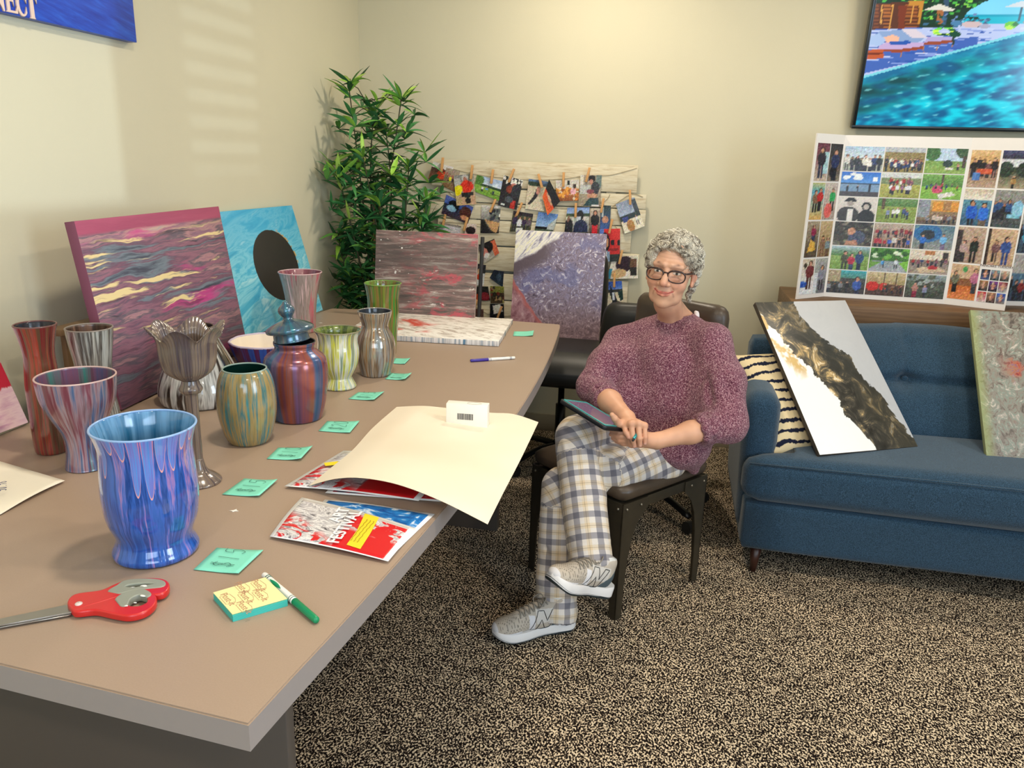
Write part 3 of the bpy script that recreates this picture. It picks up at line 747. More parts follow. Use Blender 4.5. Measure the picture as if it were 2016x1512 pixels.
m2 = q.step(d2, .59, .56); c = q.mix(m2, c, q.ramp(q.noise(q.comb(q.math('ADD', u, q.math('MULTIPLY', v, 1)), 2.0, q.math('MULTIPLY', q.math('SUBTRACT', v, u), 1)), 9, 6, .7, .5), [(.35, '#7f4f58'), (.5, '#a87a80'), (.6, '#b88f92'), (.7, '#e0cccc')]))
c = q.mix(q.math('MULTIPLY', m2, q.step(d2, .50, .57)), c, '#b0605c')
q.base(c); q.bump(f2, .35, .004)
SEATZ = .56
D_bl0 = onz(1000, 704, SEATZ); D_br = onz(1177, 700, SEATZ); D_br.y = max(D_br.y, 3.7)
yv = D_br.y
D_bl = Vector((ony(1001, 704, yv).x, yv, SEATZ+.004)); D_br = Vector((ony(1177, 700, yv).x, yv, SEATZ+.004)); D_tl = ony(981, 452, yv+.10)
M_, w_, h_ = plane_M(D_bl, D_br, Vector((D_bl.x-.01, yv+.10, D_tl.z)))
canvas('canvas_painting', w_, h_, q.m, M_, 'tall violet-grey swirled canvas standing on the black office chair seat', thick=.02, side=plain('#6c6068', .7))
OFF_Y = yv
# ================================================================== PAPERS, NOTES, PENS, SCISSORS
INK = plain('#2c6454', .6, name='pencil_ink'); DARKINK = plain('#2a3a70', .5, name='blue_ink')
MINT = N('mint_paper', .7); MINT.base(MINT.mix(MINT.noise(MINT.obj, 8, 2), '#86dcc2', '#7ad2b8')); MINT = MINT.m
def sheet(name, corners, mat, nx=8, ny=8, bend=None, thick=.0004, parent=None, noff=0):
    """paper from its four corners (bl, br, tr, tl), bend(u,v)->dz"""
    bl, br, tr, tl = [Vector(c) for c in corners]; V = []; Fc = []
    for s_ in (0, 1):
        for j in range(ny+1):
            for i in range(nx+1):
                u, v = i/nx, j/ny; p = (bl*(1-u)+br*u)*(1-v)+(tl*(1-u)+tr*u)*v
                V.append(p+Vector((0, 0, (bend(u, v) if bend else 0)-s_*thick+noff)))
    K = (nx+1)*(ny+1)
    for j in range(ny):
        for i in range(nx):
            a = j*(nx+1)+i; Fc.append((a, a+1, a+nx+2, a+nx+1)); Fc.append((K+a, K+a+nx+1, K+a+nx+2, K+a+1))
    b = [i for i in range(nx+1)] + [(j)*(nx+1)+nx for j in range(1, ny+1)] + [ny*(nx+1)+i for i in range(nx-1, -1, -1)] + [j*(nx+1) for j in range(ny-1, 0, -1)]
    for k in range(len(b)):
        p, r = b[k], b[(k+1) % len(b)]; Fc.append((p, p+K, r+K, r))
    o = mesh(name, V, Fc, mat, parent, True)
    uvl = o.data.uv_layers.new(name='UVMap')
    for lp in o.data.loops:
        k = lp.vertex_index % K; uvl.data[lp.index].uv = ((k % (nx+1))/nx, (k//(nx+1))/ny)
    return o
STROKE = {'$': [[(.75, .8), (.5, .92), (.28, .75), (.5, .52), (.72, .3), (.5, .1), (.24, .22)], [(.44, 1.05), (.42, -.05)], [(.58, 1.05), (.56, -.05)]],
          '1': [[(.5, 1), (.46, 0)]], '5': [[(.8, .96), (.38, .92), (.34, .55), (.62, .6), (.74, .32), (.55, .03), (.28, .1)]],
          '0': [[(.5, 1), (.24, .8), (.2, .3), (.5, 0), (.78, .3), (.76, .8), (.5, 1)]], '2': [[(.25, .8), (.5, 1), (.75, .75), (.25, 0), (.8, .02)]],
          '9': [[(.72, .75), (.5, 1), (.28, .76), (.5, .55), (.72, .75), (.66, .3), (.45, 0)]], '8': [[(.5, .52), (.28, .75), (.5, 1), (.72, .76), (.5, .52), (.24, .25), (.5, 0), (.76, .26), (.5, .52)]], '.': [[(.48, .0), (.52, .06)]]}
def handwriting(s, o, ex, ey, size, mat, parent, z=.0006, wid=.0011, adv=.85):
    """pen strokes: origin o, ex/ey unit vectors in the plane"""
    V = []; Fc = []; x0 = 0
    for ch in s:
        for st_ in STROKE[ch]:
            pts = [Vector(o)+ex*(x0+px*size*.7)+ey*(py*size)+Vector((0, 0, z)) for px, py in st_]
            tube_vf(smooth_path(pts, 4) if len(pts) > 2 else pts, wid, 5, True, .3, (0, 0, 1), V, Fc)
        x0 += size*.7*adv
    return mesh('handwriting', V, Fc, mat, parent, True)
NOTES = [([(381, 1121), (470, 1131), (519, 1085), (427, 1078)], '$15', 'mint sticky note reading $15 nearest the table edge, beside the big blue vase', 1),
 ([(437, 973), (511, 979), (547, 948), (481, 943)], '$15', 'mint sticky note reading $15 right of the goblet foot', 1),
 ([(525, 903), (593, 907), (616, 882), (548, 881)], '$10', 'mint sticky note reading $10 right of the barrel-shaped vase', 1),
 ([(627, 848), (689, 853), (708, 831), (644, 830)], '$20', 'mint sticky note reading $20 beside the lidded ginger jar', 1),
 ([(686, 785), (737, 789), (757, 773), (705, 772)], '$15', 'mint sticky note in front of the grey and yellow pot', .7),
 ([(758, 746), (798, 749), (811, 738), (770, 735)], '$10', 'mint sticky note at the foot of the bronze vase', .7),
 ([(772, 715), (797, 717), (808, 706), (778, 705)], None, 'small mint sticky note behind the bronze vase, next to the green one', .5),
 ([(1010, 661), (1049, 662), (1051, 653), (1012, 653)], None, 'mint sticky note alone at the far right end of the table', .5)]
for k, (c, s_, lab, wsc) in enumerate(NOTES):
    P_ = [onz(x, y, TT+.002) for x, y in c]
    cu_ = .004+.003*(k % 3)
    o = sheet('sticky_note', P_, MINT, 8, 8, lambda u, v, cu_=cu_, k=k: cu_*(max(0, u-.45)**2)*2.2+(.0015 if k % 2 else 0)*v*v)
    tag(o, lab, 'note', 'mint price notes on the table')
    if s_:
        bl, br, tr, tl = P_
        ex = (tl-bl).normalized(); ey = -(br-bl).normalized(); sz = .040
        handwriting(s_, (bl+br+tr+tl)/4 - ex*.032 - ey*.018 + Vector((0, 0, .0018)), ex, ey, sz, INK, o, wid=.0006)
P_ = [onz(x, y, SEATZ+.004) for x, y in [(1091, 719), (1122, 718), (1111, 712), (1082, 711)]]
tag(sheet('sticky_note', P_, MINT), 'mint sticky note lying on the black office chair seat', 'note', 'mint price notes on the table')
# sticky note pad
ca, cb, cc_, cd = [onz(x, y, TT+.012) for x, y in [(420, 1168), (458, 1211), (566, 1180), (523, 1138)]]
px_ = (cb-ca).normalized(); pl = (cb-ca).length; pw = (cd-ca).length
py_ = (cd-ca).normalized(); zc_ = Vector((0, 0, 1))
pad = thing('sticky_note_pad', 'sticky note pad with a pale yellow patterned cover over teal sheets', 'notepad', ((ca+cc_)/2).to_tuple()[:2]+(TT,))
M_ = frame((0, 0, 0), cb-ca, cd-ca)
def padsheet(name, z0, z1, mat, sc_=1.0, off=(0, 0)):
    L = [((ca-(ca+cc_)/2)*sc_), ((cb-(ca+cc_)/2)*sc_), ((cc_-(ca+cc_)/2)*sc_), ((cd-(ca+cc_)/2)*sc_)]
    V = [(p.x+off[0], p.y+off[1], z0) for p in L] + [(p.x+off[0], p.y+off[1], z1) for p in L]
    return mesh(name, V, [(3, 2, 1, 0), (4, 5, 6, 7), (0, 1, 5, 4), (1, 2, 6, 5), (2, 3, 7, 6), (3, 0, 4, 7)], mat, pad)
q = N('teal_sheets', .6); q.base(q.mix(q.wave(q.obj, 160, .5, 1, 1, 'Z'), '#2fa79c', '#4cc4b6')); padsheet('teal_sheets', 0, .011, q.m)
YEL = plain('#eee2a4', .6, name='pale_yellow_paper'); cover = padsheet('cover', .0118, .0128, YEL, 1.0, (-.001, .001))
PI_ = plain('#b98a6a', .6, name='brown_print')
du_ = (cd-ca); dv_ = (ca-cb)
cen = Vector((0, 0, .0131))
for (a, b_) in [(.13, .62), (.42, .50), (.66, .42), (.26, .15), (.50, .90), (.78, .80)]:
    p = cen + du_*(a-.5) + (-dv_)*(1-b_-.5)
    M_ = frame(p, (cd-ca)*.6+(ca-cb)*.0+(cb-ca)*.25, (ca-cb))
    text('print', 'Post-it', .016, PI_, cover, frame(p, (cb-ca)*1.0, (cd-ca)), .0001)
    V = []; Fc = []
    ex, ey = px_, py_
    r_ = [p+ex*(-.014)+ey*(-.008), p+ex*(.014)+ey*(-.008), p+ex*(.016)+ey*(.006), p+ex*(.004)+ey*(.010), p+ex*(-.014)+ey*(.008), p+ex*(-.014)+ey*(-.008)]
    tube_vf(r_, .00035, 4, True, .3, (0, 0, 1), V, Fc); mesh('print_frame', V, Fc, PI_, cover)

def marker(a, b_, capcol, label, cap_at_b=True, r=.0062, cat='marker'):
    A = onz(*a, TT+r); B = onz(*b_, TT+r); L_ = (B-A).length; t = thing('marker_pen', label, cat, (A.x, A.y, TT))
    d = (B-A).normalized()
    pt = lambda s_: A + d*s_*L_ - Vector((A.x, A.y, TT))
    W = plain('#ecebe4', .35, name='white_barrel'); Cc = plain(capcol, .3, name='pen_cap'); Dk = plain('#26564a' if 'green' in label else '#2c2c5a', .4, name='pen_stripe')
    tube('barrel', [pt(0), pt(.012), pt(.03), pt(.30), pt(.56), pt(.62)], [r*.55, r*.82, r*.9, r*.9, r*1.0, r*.96], W, t, 20)
    tube('cap', [pt(.60), pt(.605), pt(.9), pt(.985), pt(1.0)], [r*.9, r*.99, r*.95, r*.9, r*.7], Cc, t, 20)
    for s0 in (.085, .115, .545, .575): tube('stripe', [pt(s0), pt(s0+.008)], [r*.97+.0003]*2, Dk, t, 20)
    side = Vector((-d.y, d.x, 0))
    V = []; Fc = []; n_ = 14; rr = r*.95+.0004
    for i in range(n_+1):
        s_ = .16+.22*i/n_; wdt = math.sin(PI*i/n_)*.55
        for k in range(5):
            a_ = (k/4-.5)*2*wdt + .5; V.append(pt(s_)+(side*math.sin(a_)*-1+Vector((0, 0, 1))*math.cos(a_))*rr)
    for i in range(n_):
        for k in range(4): Fc.append((i*5+k, i*5+k+1, (i+1)*5+k+1, (i+1)*5+k))
    mesh('logo_leaf', V, Fc, Cc, t); return t
marker((519, 1131), (624, 1222), '#0d8a58', 'green-capped white marker pen lying beside the sticky note pad')
marker((1014, 704), (926, 710), '#3a2a92', 'purple-capped white marker pen lying alone far down the table', r=.0058)

# scissors
RED = plain('#c8201f', .35, name='red_plastic', coat=.3); GREY = plain('#8f9284', .5, name='grey_rubber'); STEEL = N('steel', .28, 1.0); STEEL.base('#a9a6a2'); STEEL = STEEL.m
sc_ = thing('scissors', 'red-handled scissors with grey grips and paint splashes, blades pointing left', 'scissors', (onz(155, 1189, TT).x, onz(155, 1189, TT).y, TT))
so = Vector(sc_.location)
def T2(pts, z=TT+.006): return [((onz(x, y, z)-so).x, (onz(x, y, z)-so).y) for x, y in pts]
def sm2(pts, n=5):
    P_ = [(x, y, 0) for x, y in pts]; out = smooth_path(P_[-2:]+P_+P_[:2], n); out = out[n*2:-n*2+n-1] if False else out
    r_ = smooth_path([P_[-1]]+P_+[P_[0]], n); r_ = r_[n:len(r_)-n-1+1]; return [(p.x, p.y) for p in r_]
up_out = sm2([(138, 1196), (150, 1180), (200, 1172), (228, 1160), (255, 1151), (300, 1148), (325, 1152), (331, 1164), (320, 1176), (295, 1178), (270, 1175), (235, 1182), (190, 1196), (150, 1206)])
up_in = sm2([(236, 1171), (250, 1160), (290, 1155), (318, 1157), (318, 1164), (290, 1166), (262, 1170)])
me = plate_mesh('upper_handle', [T2(up_out), T2(up_in)], .012, .003, 2); o = link('handle', me, RED, sc_); o.location.z = .009; 
me = plate_mesh('grip', [T2(sm2([(216, 1174), (232, 1163), (250, 1153), (292, 1150), (321, 1154), (322, 1164), (292, 1168), (262, 1172), (236, 1178)])), T2(sm2([(245, 1167), (256, 1160), (290, 1157), (308, 1159), (290, 1163), (262, 1168)]))], .013, .002, 2)
o2_ = link('grip', me, GREY, o); o2_.location.z = .0008
lo_out = sm2([(139, 1200), (165, 1190), (215, 1186), (250, 1174), (285, 1169), (303, 1180), (304, 1196), (285, 1212), (255, 1219), (225, 1215), (190, 1208), (150, 1211)])
lo_in = sm2([(246, 1198), (255, 1186), (280, 1176), (293, 1182), (293, 1194), (275, 1203), (255, 1203)])
me = plate_mesh('lower_handle', [T2(lo_out), T2(lo_in)], .012, .003, 2); o = link('handle', me, RED, sc_); o.location.z = .0085
me = plate_mesh('grip', [T2(sm2([(230, 1190), (248, 1177), (280, 1171), (296, 1178), (292, 1184), (275, 1180), (256, 1189), (250, 1201), (240, 1202)]))], .013, .002, 2)
o2_ = link('grip', me, GREY, o); o2_.location.z = .0012
WPT = plain('#e3e6e4', .5, name='white_paint')
for (x, y, r_) in [(262, 1157, .004), (285, 1154, .006), (300, 1152, .003), (236, 1163, .004), (282, 1172, .004), (248, 1192, .0025), (266, 1186, .002)]:
    bm = bmesh.new(); bmesh.ops.create_icosphere(bm, subdivisions=2, radius=r_); bmesh.ops.scale(bm, vec=(1.4, .8, .16), verts=bm.verts)
    p = onz(x, y, TT+.016)-so; o3 = bm_obj('paint_splash', bm, WPT, sc_, True, loc=(p.x, p.y, .0155))
me = plate_mesh('blade', [T2([(146, 1191), (120, 1195), (-60, 1233), (-130, 1252), (-130, 1256), (60, 1222), (139, 1207), (150, 1203)])], .003, .0006); o = link('blade', me, STEEL, sc_); o.location.z = .0065
me = plate_mesh('blade', [T2([(146, 1195), (60, 1212), (-120, 1250), (-128, 1258), (20, 1230), (139, 1209)])], .002, .0004); o = link('blade', me, STEEL, sc_); o.location.z = .004
V, Fc = lathe_vf([(.0005, .0175), (.004, .0172), (.0055, .016), (.0055, .013)], 20); p = onz(155, 1189, TT+.015)-so; mesh('rivet', V, Fc, plain('#d8c9c0', .3), sc_, True, loc=(p.x, p.y, 0))

# torn crumb of paper
p = onz(461, 1006, TT); c_ = [(-.010, -.003), (-.003, -.003), (.001, -.007), (.003, -.002), (.010, 0), (.004, .003), (.001, .008), (-.002, .002)]
me = plate_mesh('paper_scrap', [c_], .0006); o = link('paper_scrap', me, plain('#eeeae2', .7)); o.location = (p.x, p.y, TT+.0008); tag(o, 'tiny torn white scrap of paper on the table in front of the goblet', 'paper')
p = onz(631, 636, TT); o = o.copy(); o.data = o.data.copy(); COL.objects.link(o); o.location = (p.x, p.y, TT+.0008); tag(o, 'tiny white scrap of paper behind the round pot near the pink vase', 'paper')

# cream sheet at the left edge with a blue figure
CREAM = plain('#efe6d2', .7, name='cream_paper')
P_ = [onz(-130, 1085, TT+.002), onz(128, 946, TT+.004), onz(60, 926, TT+.022), onz(-90, 860, TT+.02)]
o = sheet('paper_sheet', [onz(-140, 1060, TT+.002), onz(2, 1012, TT+.003), onz(128, 946, TT+.006), onz(-10, 905, TT+.02)], CREAM, 12, 12, lambda u, v: .004*math.sin(PI*v)*u)
tag(o, 'cream paper sheet with blue handwritten figures at the left frame edge', 'paper')
hx = (onz(8, 935, TT)-onz(8, 985, TT)).normalized()
pz = onz(8, 975, TT+.011)
handwriting('50.98', (pz.x+.012, pz.y-.004, TT+.0205), hx, Vector((-hx.y, hx.x, 0)), .019, DARKINK, o, z=.004, wid=.0010)

# big cream sheet, domed, hanging over the table edge
def bez(pts, n):
    out = smooth_path(pts, 10); L_ = [0]
    for i in range(1, len(out)): L_.append(L_[-1]+(out[i]-out[i-1]).length)
    r_ = []
    for k in range(n+1):
        t = L_[-1]*k/n; i = 1
        while i < len(L_)-1 and L_[i] < t: i += 1
        a = (t-L_[i-1])/max(L_[i]-L_[i-1], 1e-9); r_.append(out[i-1].lerp(out[i], a))
    return r_
n_ = 28; Z = lambda x, y, h: onz(x, y, TT+h)
front = bez([Z(607, 957, .012), Z(658, 943, .045), Z(712, 941, .062), Z(784, 954, .060), Z(868, 986, .040), Z(960, 1032, .004)], n_)
back = bez([Z(781, 801, .018), Z(830, 799, .028), Z(868, 802, .022), Z(960, 812, .010), Z(1010, 815, .012), Z(1060, 831, .020)], n_)
left = bez([front[0], Z(650, 922, .016), Z(694, 886, .014), Z(734, 842, .016), back[0]], n_)
right = bez([front[-1], Z(990, 972, .006), Z(1028, 898, .012), back[-1]], n_)
V = []; Fc = []
for s_ in (0, 1):
    for j in range(n_+1):
        v = j/n_
        for i in range(n_+1):
            u = i/n_
            p = (1-v)*front[i]+v*back[i]+(1-u)*left[j]+u*right[j]-((1-u)*(1-v)*front[0]+u*(1-v)*front[-1]+(1-u)*v*back[0]+u*v*back[-1])
            p = Vector(p); p.z += -.0006*s_ - .010*math.sin(PI*u)*math.sin(PI*v)*max(0, v-.2)
            V.append(p)
K = (n_+1)**2
for j in range(n_):
    for i in range(n_):
        a = j*(n_+1)+i; Fc.append((a, a+1, a+n_+2, a+n_+1)); Fc.append((K+a, K+a+n_+1, K+a+n_+2, K+a+1))
q = N('poster_back', .6); q.base(q.mix(q.step(q.noise(q.obj, 2.2, 2), .35, .7), '#ece1cc', '#e2d2ba'))
tag(mesh('poster_sheet', V, Fc, q.m, None, True), 'large blank cream poster sheet curling over the table edge', 'poster')
# barcode box standing on it
b1, b2, b3 = onz(878, 838, TT+.012), onz(959, 844, TT+.012), onz(963, 820, TT+.012)
bx = (b2-b1); bxl = bx.length; bx.normalize(); by = Vector((-bx.y, bx.x, 0)); hz = .062; dp = .032
bxo = thing('small_box', 'small white carton with a barcode standing on the cream poster sheet', 'box', (b1.x, b1.y, TT+.0125))
BW = plain('#efe9de', .5, name='white_card')
M_ = Matrix(((bx.x, by.x, 0, 0), (bx.y, by.y, 0, 0), (0, 0, 1, 0), (0, 0, 0, 1)))
o = box('carton', (bxl/2, dp/2, hz/2), (bxl, dp, hz), BW, bxo, bev=.0012); o.matrix_local = M_
BK = plain('#2b2b2d', .6, name='black_print'); random.seed(3)
L = []; x = .0
while x < .042:
    wd = random.choice([.0006, .0006, .0012, .0018]); L.append(((.031+x, -.0003, hz*.46), (wd, .0004, .017))); x += wd+random.choice([.0006, .0012])
bc = boxes('barcode', L, BK, bxo, 0); bc.matrix_local = M_; bc['kind'] = 'stuff'
V, Fc = tube_vf([M_ @ Vector((bxl*.66+.019*math.cos(a), dp*.5+.010*math.sin(a), hz+.0003)) for a in [2*PI*k/32 for k in range(33)]], .0004, 4, False)
mesh('oval_print', V, Fc, plain('#9a958c', .6), bxo)

# art prints and festival flyer
q = N('flyer_art', .3); s = q.sep(q.uv); u, v = s[0], s[1]
mb = q.noise(q.uv, 5, 5, .6, 2.2)
c = q.ramp(mb, [(.36, '#5d5a60'), (.44, '#b8b4b6'), (.5, '#e9e6e4'), (.56, '#a7a3a8'), (.66, '#d9d6d4')])
redm = q.noise(q.uv, 3.2, 5, .6, 1)
red = q.math('MAXIMUM', q.math('MULTIPLY', q.step(u, .50, .53), 1.0), q.math('MULTIPLY', q.step(redm, .46, .50), q.step(q.math('ADD', u, v), .72, .5)))
red2 = q.math('MULTIPLY', red, q.math('SUBTRACT', 1, q.math('MULTIPLY', q.step(q.noise(q.uv, 5, 4, .6, 1), .52, .55), q.step(q.math('ADD', v, q.math('MULTIPLY', u, .1)), .50, .62))))
c = q.mix(red2, c, '#d0141c')
c = q.mix(q.step(v, .90, .905), c, '#cfc9c4')
for (lo, hi, e0, e1) in [(-1, .035, 0, 0), (.965, 2, 0, 0)]:
    c = q.mix(q.math('LESS_THAN', u, .03), c, '#f2f0ec'); c = q.mix(q.math('GREATER_THAN', u, .955), c, '#f2f0ec')
c = q.mix(q.math('GREATER_THAN', v, .955), c, '#f2f0ec'); c = q.mix(q.math('LESS_THAN', v, .025), c, '#f2f0ec')
q.base(c); FLY = q.m
q = N('blue_print', .3); s = q.sep(q.uv); u, v = s[0], s[1]
c = q.ramp(q.noise(q.uv, 4, 6, .6, 2), [(.3, '#0e3f80'), (.45, '#1c66ae'), (.55, '#2a84c8'), (.62, '#dfeaf2'), (.68, '#2a78ba')])
for a in (u, v):
    c = q.mix(q.math('LESS_THAN', a, .04), c, '#f2f0ec'); c = q.mix(q.math('GREATER_THAN', a, .96), c, '#f2f0ec')
q.base(c); BLUP = q.m
q = N('red_black_print', .3); s = q.sep(q.uv); u, v = s[0], s[1]
c = q.ramp(q.noise(q.uv, 4, 6, .6, 1), [(.3, '#17151a'), (.42, '#57505a'), (.5, '#b01822'), (.56, '#c0202a'), (.6, '#8a868c'), (.75, '#d8d4d4')])
c = q.mix(q.math('MULTIPLY', q.step(u, .38, .4), q.step(u, .7, .68)), c, '#2c2a2e')
for a in (u, v):
    c = q.mix(q.math('LESS_THAN', a, .05), c, '#efebe6'); c = q.mix(q.math('GREATER_THAN', a, .96), c, '#efebe6')
q.base(c); RBP = q.m
def quad(pts, z): return [onz(x, y, TT+z) for x, y in pts]
tag(sheet('art_print', quad([(590, 1030), (765, 1100), (856, 1012), (640, 983)], .002), BLUP, bend=lambda u, v: .004*math.sin(PI*u)), 'blue marbled art print lying under the festival flyer', 'art print')
fl = sheet('festival_flyer', quad([(531, 1056), (764, 1105), (819, 1040), (594, 979)], .006), FLY, 16, 10, lambda u, v: .007*math.sin(PI*v)*(1-u)*.6+.004*math.sin(PI*u))
tag(fl, 'art festival flyer with red, grey marbling and a yellow strip on the table', 'flyer')
tag(sheet('art_print', quad([(640, 972), (868, 989), (905, 930), (700, 915)], .002), RBP, bend=lambda u, v: .002), 'red and black marbled print, lowest in the stack under the poster sheet', 'art print')
tag(sheet('art_print', quad([(560, 957), (824, 986), (900, 900), (676, 887)], .007), FLY, 10, 10, lambda u, v: .004*math.sin(PI*u)), 'marbled print with a yellow tab poking out left under the poster sheet', 'art print')
def onquad(pts, u, v, z):
    bl, br, tr, tl = quad(pts, z); return (bl*(1-u)+br*u)*(1-v)+(tl*(1-u)+tr*u)*v
FQ = [(531, 1056), (764, 1105), (819, 1040), (594, 979)]
def fpt(u, v, dz=.0): p = onquad(FQ, u, v, .006); p.z += .007*math.sin(PI*v)*(1-u)*.6+.004*math.sin(PI*u)+.0008+dz; return p
YS = plain('#e8d020', .5, name='yellow_strip')
V = [fpt(.63, .12), fpt(.75, .10), fpt(.70, .97), fpt(.58, .97)]
V += [fpt(.625+.0, .5, .0006), fpt(.735, .5, .0006)]
mesh('yellow_strip', [V[0], V[1], V[5], V[4], V[2], V[3]], [(0, 1, 2, 3), (3, 2, 4, 5)], YS, fl)
WT = plain('#f2f0ee', .5, name='white_print')
ex = (fpt(.44, .9)-fpt(.44, .1))
text('print', 'FESTIVAL', .034, WT, fl, frame(fpt(.525, .50, .0015), ex, -(fpt(.6, .5)-fpt(.3, .5))), .0002, .0006)
text('print', 'ART', .034, WT, fl, frame(fpt(.415, .74, .0015), ex, -(fpt(.6, .5)-fpt(.3, .5))), .0002, .0006)
for k in (-1, 0, 1): tube('fine_print', [fpt(.665+.028*k+.004*math.sin(j*2.1), .22+.6*j/14, .0012) for j in range(15)], .0007, plain('#b8a010', .5, name='fine_print'), fl, 4, .3)
p = onz(656, 916, TT+.013); q_ = onz(640, 926, TT+.013)
o = link('yellow_tab', plate_mesh('tab', [[(0, 0), (.03, .0), (.033, .02), (.0, .02)]], .0004), YS, bpy.data.objects['art_print.002'] if 'art_print.002' in bpy.data.objects else fl)
o.matrix_world = Matrix.Translation((p.x-.015, p.y-.01, TT+.0135)) @ Matrix.Rotation(.6, 4, 'Z')
# ================================================================== PICTURES PAINTED CELL BY CELL (vertex colours)
PHOTO = N('photo_print', .32, spec=.45); PHOTO.base(PHOTO.attr('Col')); PHOTO = PHOTO.m
def h3(c): c = c.lstrip('#'); return np.array([int(c[i:i+2], 16)/255 for i in (0, 2, 4)])
class Pic:
    """tiny painting: x right 0..1, y down 0..1"""
    def __init__(s, w, h, seed=0):
        s.w, s.h = w, h; s.a = np.zeros((h, w, 3)); s.rs = np.random.RandomState(seed)
        s.Y, s.X = np.mgrid[0:h, 0:w]; s.X = (s.X+.5)/w; s.Y = (s.Y+.5)/h
    def g(s, y0, y1, c0, c1=None):
        c0 = h3(c0); c1 = h3(c1) if c1 else c0; m_ = (s.Y >= y0) & (s.Y <= y1); t = ((s.Y-y0)/max(y1-y0, 1e-6))[..., None]
        s.a = np.where(m_[..., None], c0*(1-t)+c1*t, s.a); return s
    def r(s, x0, y0, x1, y1, c): s.a[(s.X >= x0) & (s.X <= x1) & (s.Y >= y0) & (s.Y <= y1)] = h3(c); return s
    def e(s, x, y, rx, ry, c): s.a[((s.X-x)/rx)**2+((s.Y-y)/ry)**2 <= 1] = h3(c); return s
    def poly(s, P, c):
        ins = np.zeros(s.X.shape, bool); n = len(P)
        for i in range(n):
            x0, y0 = P[i]; x1, y1 = P[(i+1) % n]
            if y0 == y1: continue
            cr = ((s.Y < y0) != (s.Y < y1)) & (s.X < (x1-x0)*(s.Y-y0)/(y1-y0)+x0); ins ^= cr
        s.a[ins] = h3(c); return s
    def p(s, x, y, h, shirt, pants='#23252f', skin='#c08f74', hair='#2a201c', sit=False):
        """person with feet at y, height h"""
        w_ = h*.13*s.h/s.w*1.15
        s.r(x-w_*.75, y-h*.48, x-w_*.08, y, pants); s.r(x+w_*.08, y-h*.48, x+w_*.75, y, pants)
        s.e(x, y-h*.62, w_*1.25, h*.22, shirt); s.r(x-w_*1.0, y-h*.6, x+w_*1.0, y-h*.42, shirt)
        s.e(x, y-h*.89, w_*.62, h*.10, hair); s.e(x, y-h*.87, w_*.45, h*.075, skin); return s
    def crowd(s, y, h, n, cols, x0=.05, x1=.95, jit=.05, **k):
        for i in range(n):
            s.p(x0+(x1-x0)*(i+.5)/n+s.rs.uniform(-jit, jit)*.5, y+s.rs.uniform(-jit, jit), h*s.rs.uniform(.85, 1.1), cols[s.rs.randint(len(cols))], skin=['#c08f74', '#a87858', '#d0a088'][s.rs.randint(3)], hair=['#2a201c', '#5a4634', '#8a8078'][s.rs.randint(3)], **k)
        return s
    def spots(s, x0, y0, x1, y1, n, cols, r=.04):
        for _ in range(n): s.e(s.rs.uniform(x0, x1), s.rs.uniform(y0, y1), r*s.rs.uniform(.5, 1.3), r*s.rs.uniform(.5, 1.3), cols[s.rs.randint(len(cols))])
        return s
    def n(s, amt=.06): s.a = np.clip(s.a+s.rs.randn(s.h, s.w, 1)*amt+s.rs.randn(s.h, s.w, 3)*amt*.4, 0, 1); return s
    def cols(s):
        a = s.a[::-1].reshape(-1, 3); return np.where(a <= .04045, a/12.92, ((a+.055)/1.055)**2.4)
def picgrid(name, corners, pic, mat, parent=None, thick=.0006, curl=0):
    """corners bl, br, tr, tl; front face carries the picture, with real thickness"""
    bl, br, tr, tl = [np.array(c, float) for c in corners]; nx, ny = pic.w, pic.h
    U, Vv = np.meshgrid(np.linspace(0, 1, nx), np.linspace(0, 1, ny)); U = U[..., None]; Vv = Vv[..., None]
    P_ = (bl*(1-U)+br*U)*(1-Vv)+(tl*(1-U)+tr*U)*Vv
    nrm = np.cross(br-bl, tl-bl); nrm /= np.linalg.norm(nrm)
    P_ = P_ + nrm*curl*(np.sin(PI*U)*.6+(1-Vv)*.8)
    P_ = P_.reshape(-1, 3); K = nx*ny
    idx = np.arange(K).reshape(ny, nx); a = idx[:-1, :-1].ravel(); b = idx[:-1, 1:].ravel(); c = idx[1:, 1:].ravel(); d = idx[1:, :-1].ravel()
    Fq = np.stack([a, b, c, d], 1); Vt = np.concatenate([P_, P_[[0, nx-1, K-1, K-nx]]-nrm*thick])
    bb = idx[0]; rr_ = idx[:, -1]; tt = idx[-1]; ll = idx[:, 0]
    back = np.array([[K, K+3, K+2, K+1]])
    Fa = [Fq, back]; me = bpy.data.meshes.new(name)
    fl_ = [tuple(f) for f in Fq.tolist()] + [(K, K+3, K+2, K+1), tuple(bb[::-1].tolist())+(K, K+1), tuple(rr_[::-1].tolist())+(K+1, K+2), tuple(tt.tolist())+(K+2, K+3), tuple(ll.tolist())+(K+3, K)]
    me.from_pydata(Vt.tolist(), [], fl_); me.update()
    o = link(name, me, mat, parent)
    cc = pic.cols(); vcol(o, np.concatenate([cc, np.full((4, 3), .6)])); return o

SKY = '#8fb8e0'; GRS = '#5f8a34'
RB = ['#9a2a2a', '#2a3a6a', '#d8d4cc', '#3a3a3f', '#7a4a5a', '#3f5a8a', '#222428']
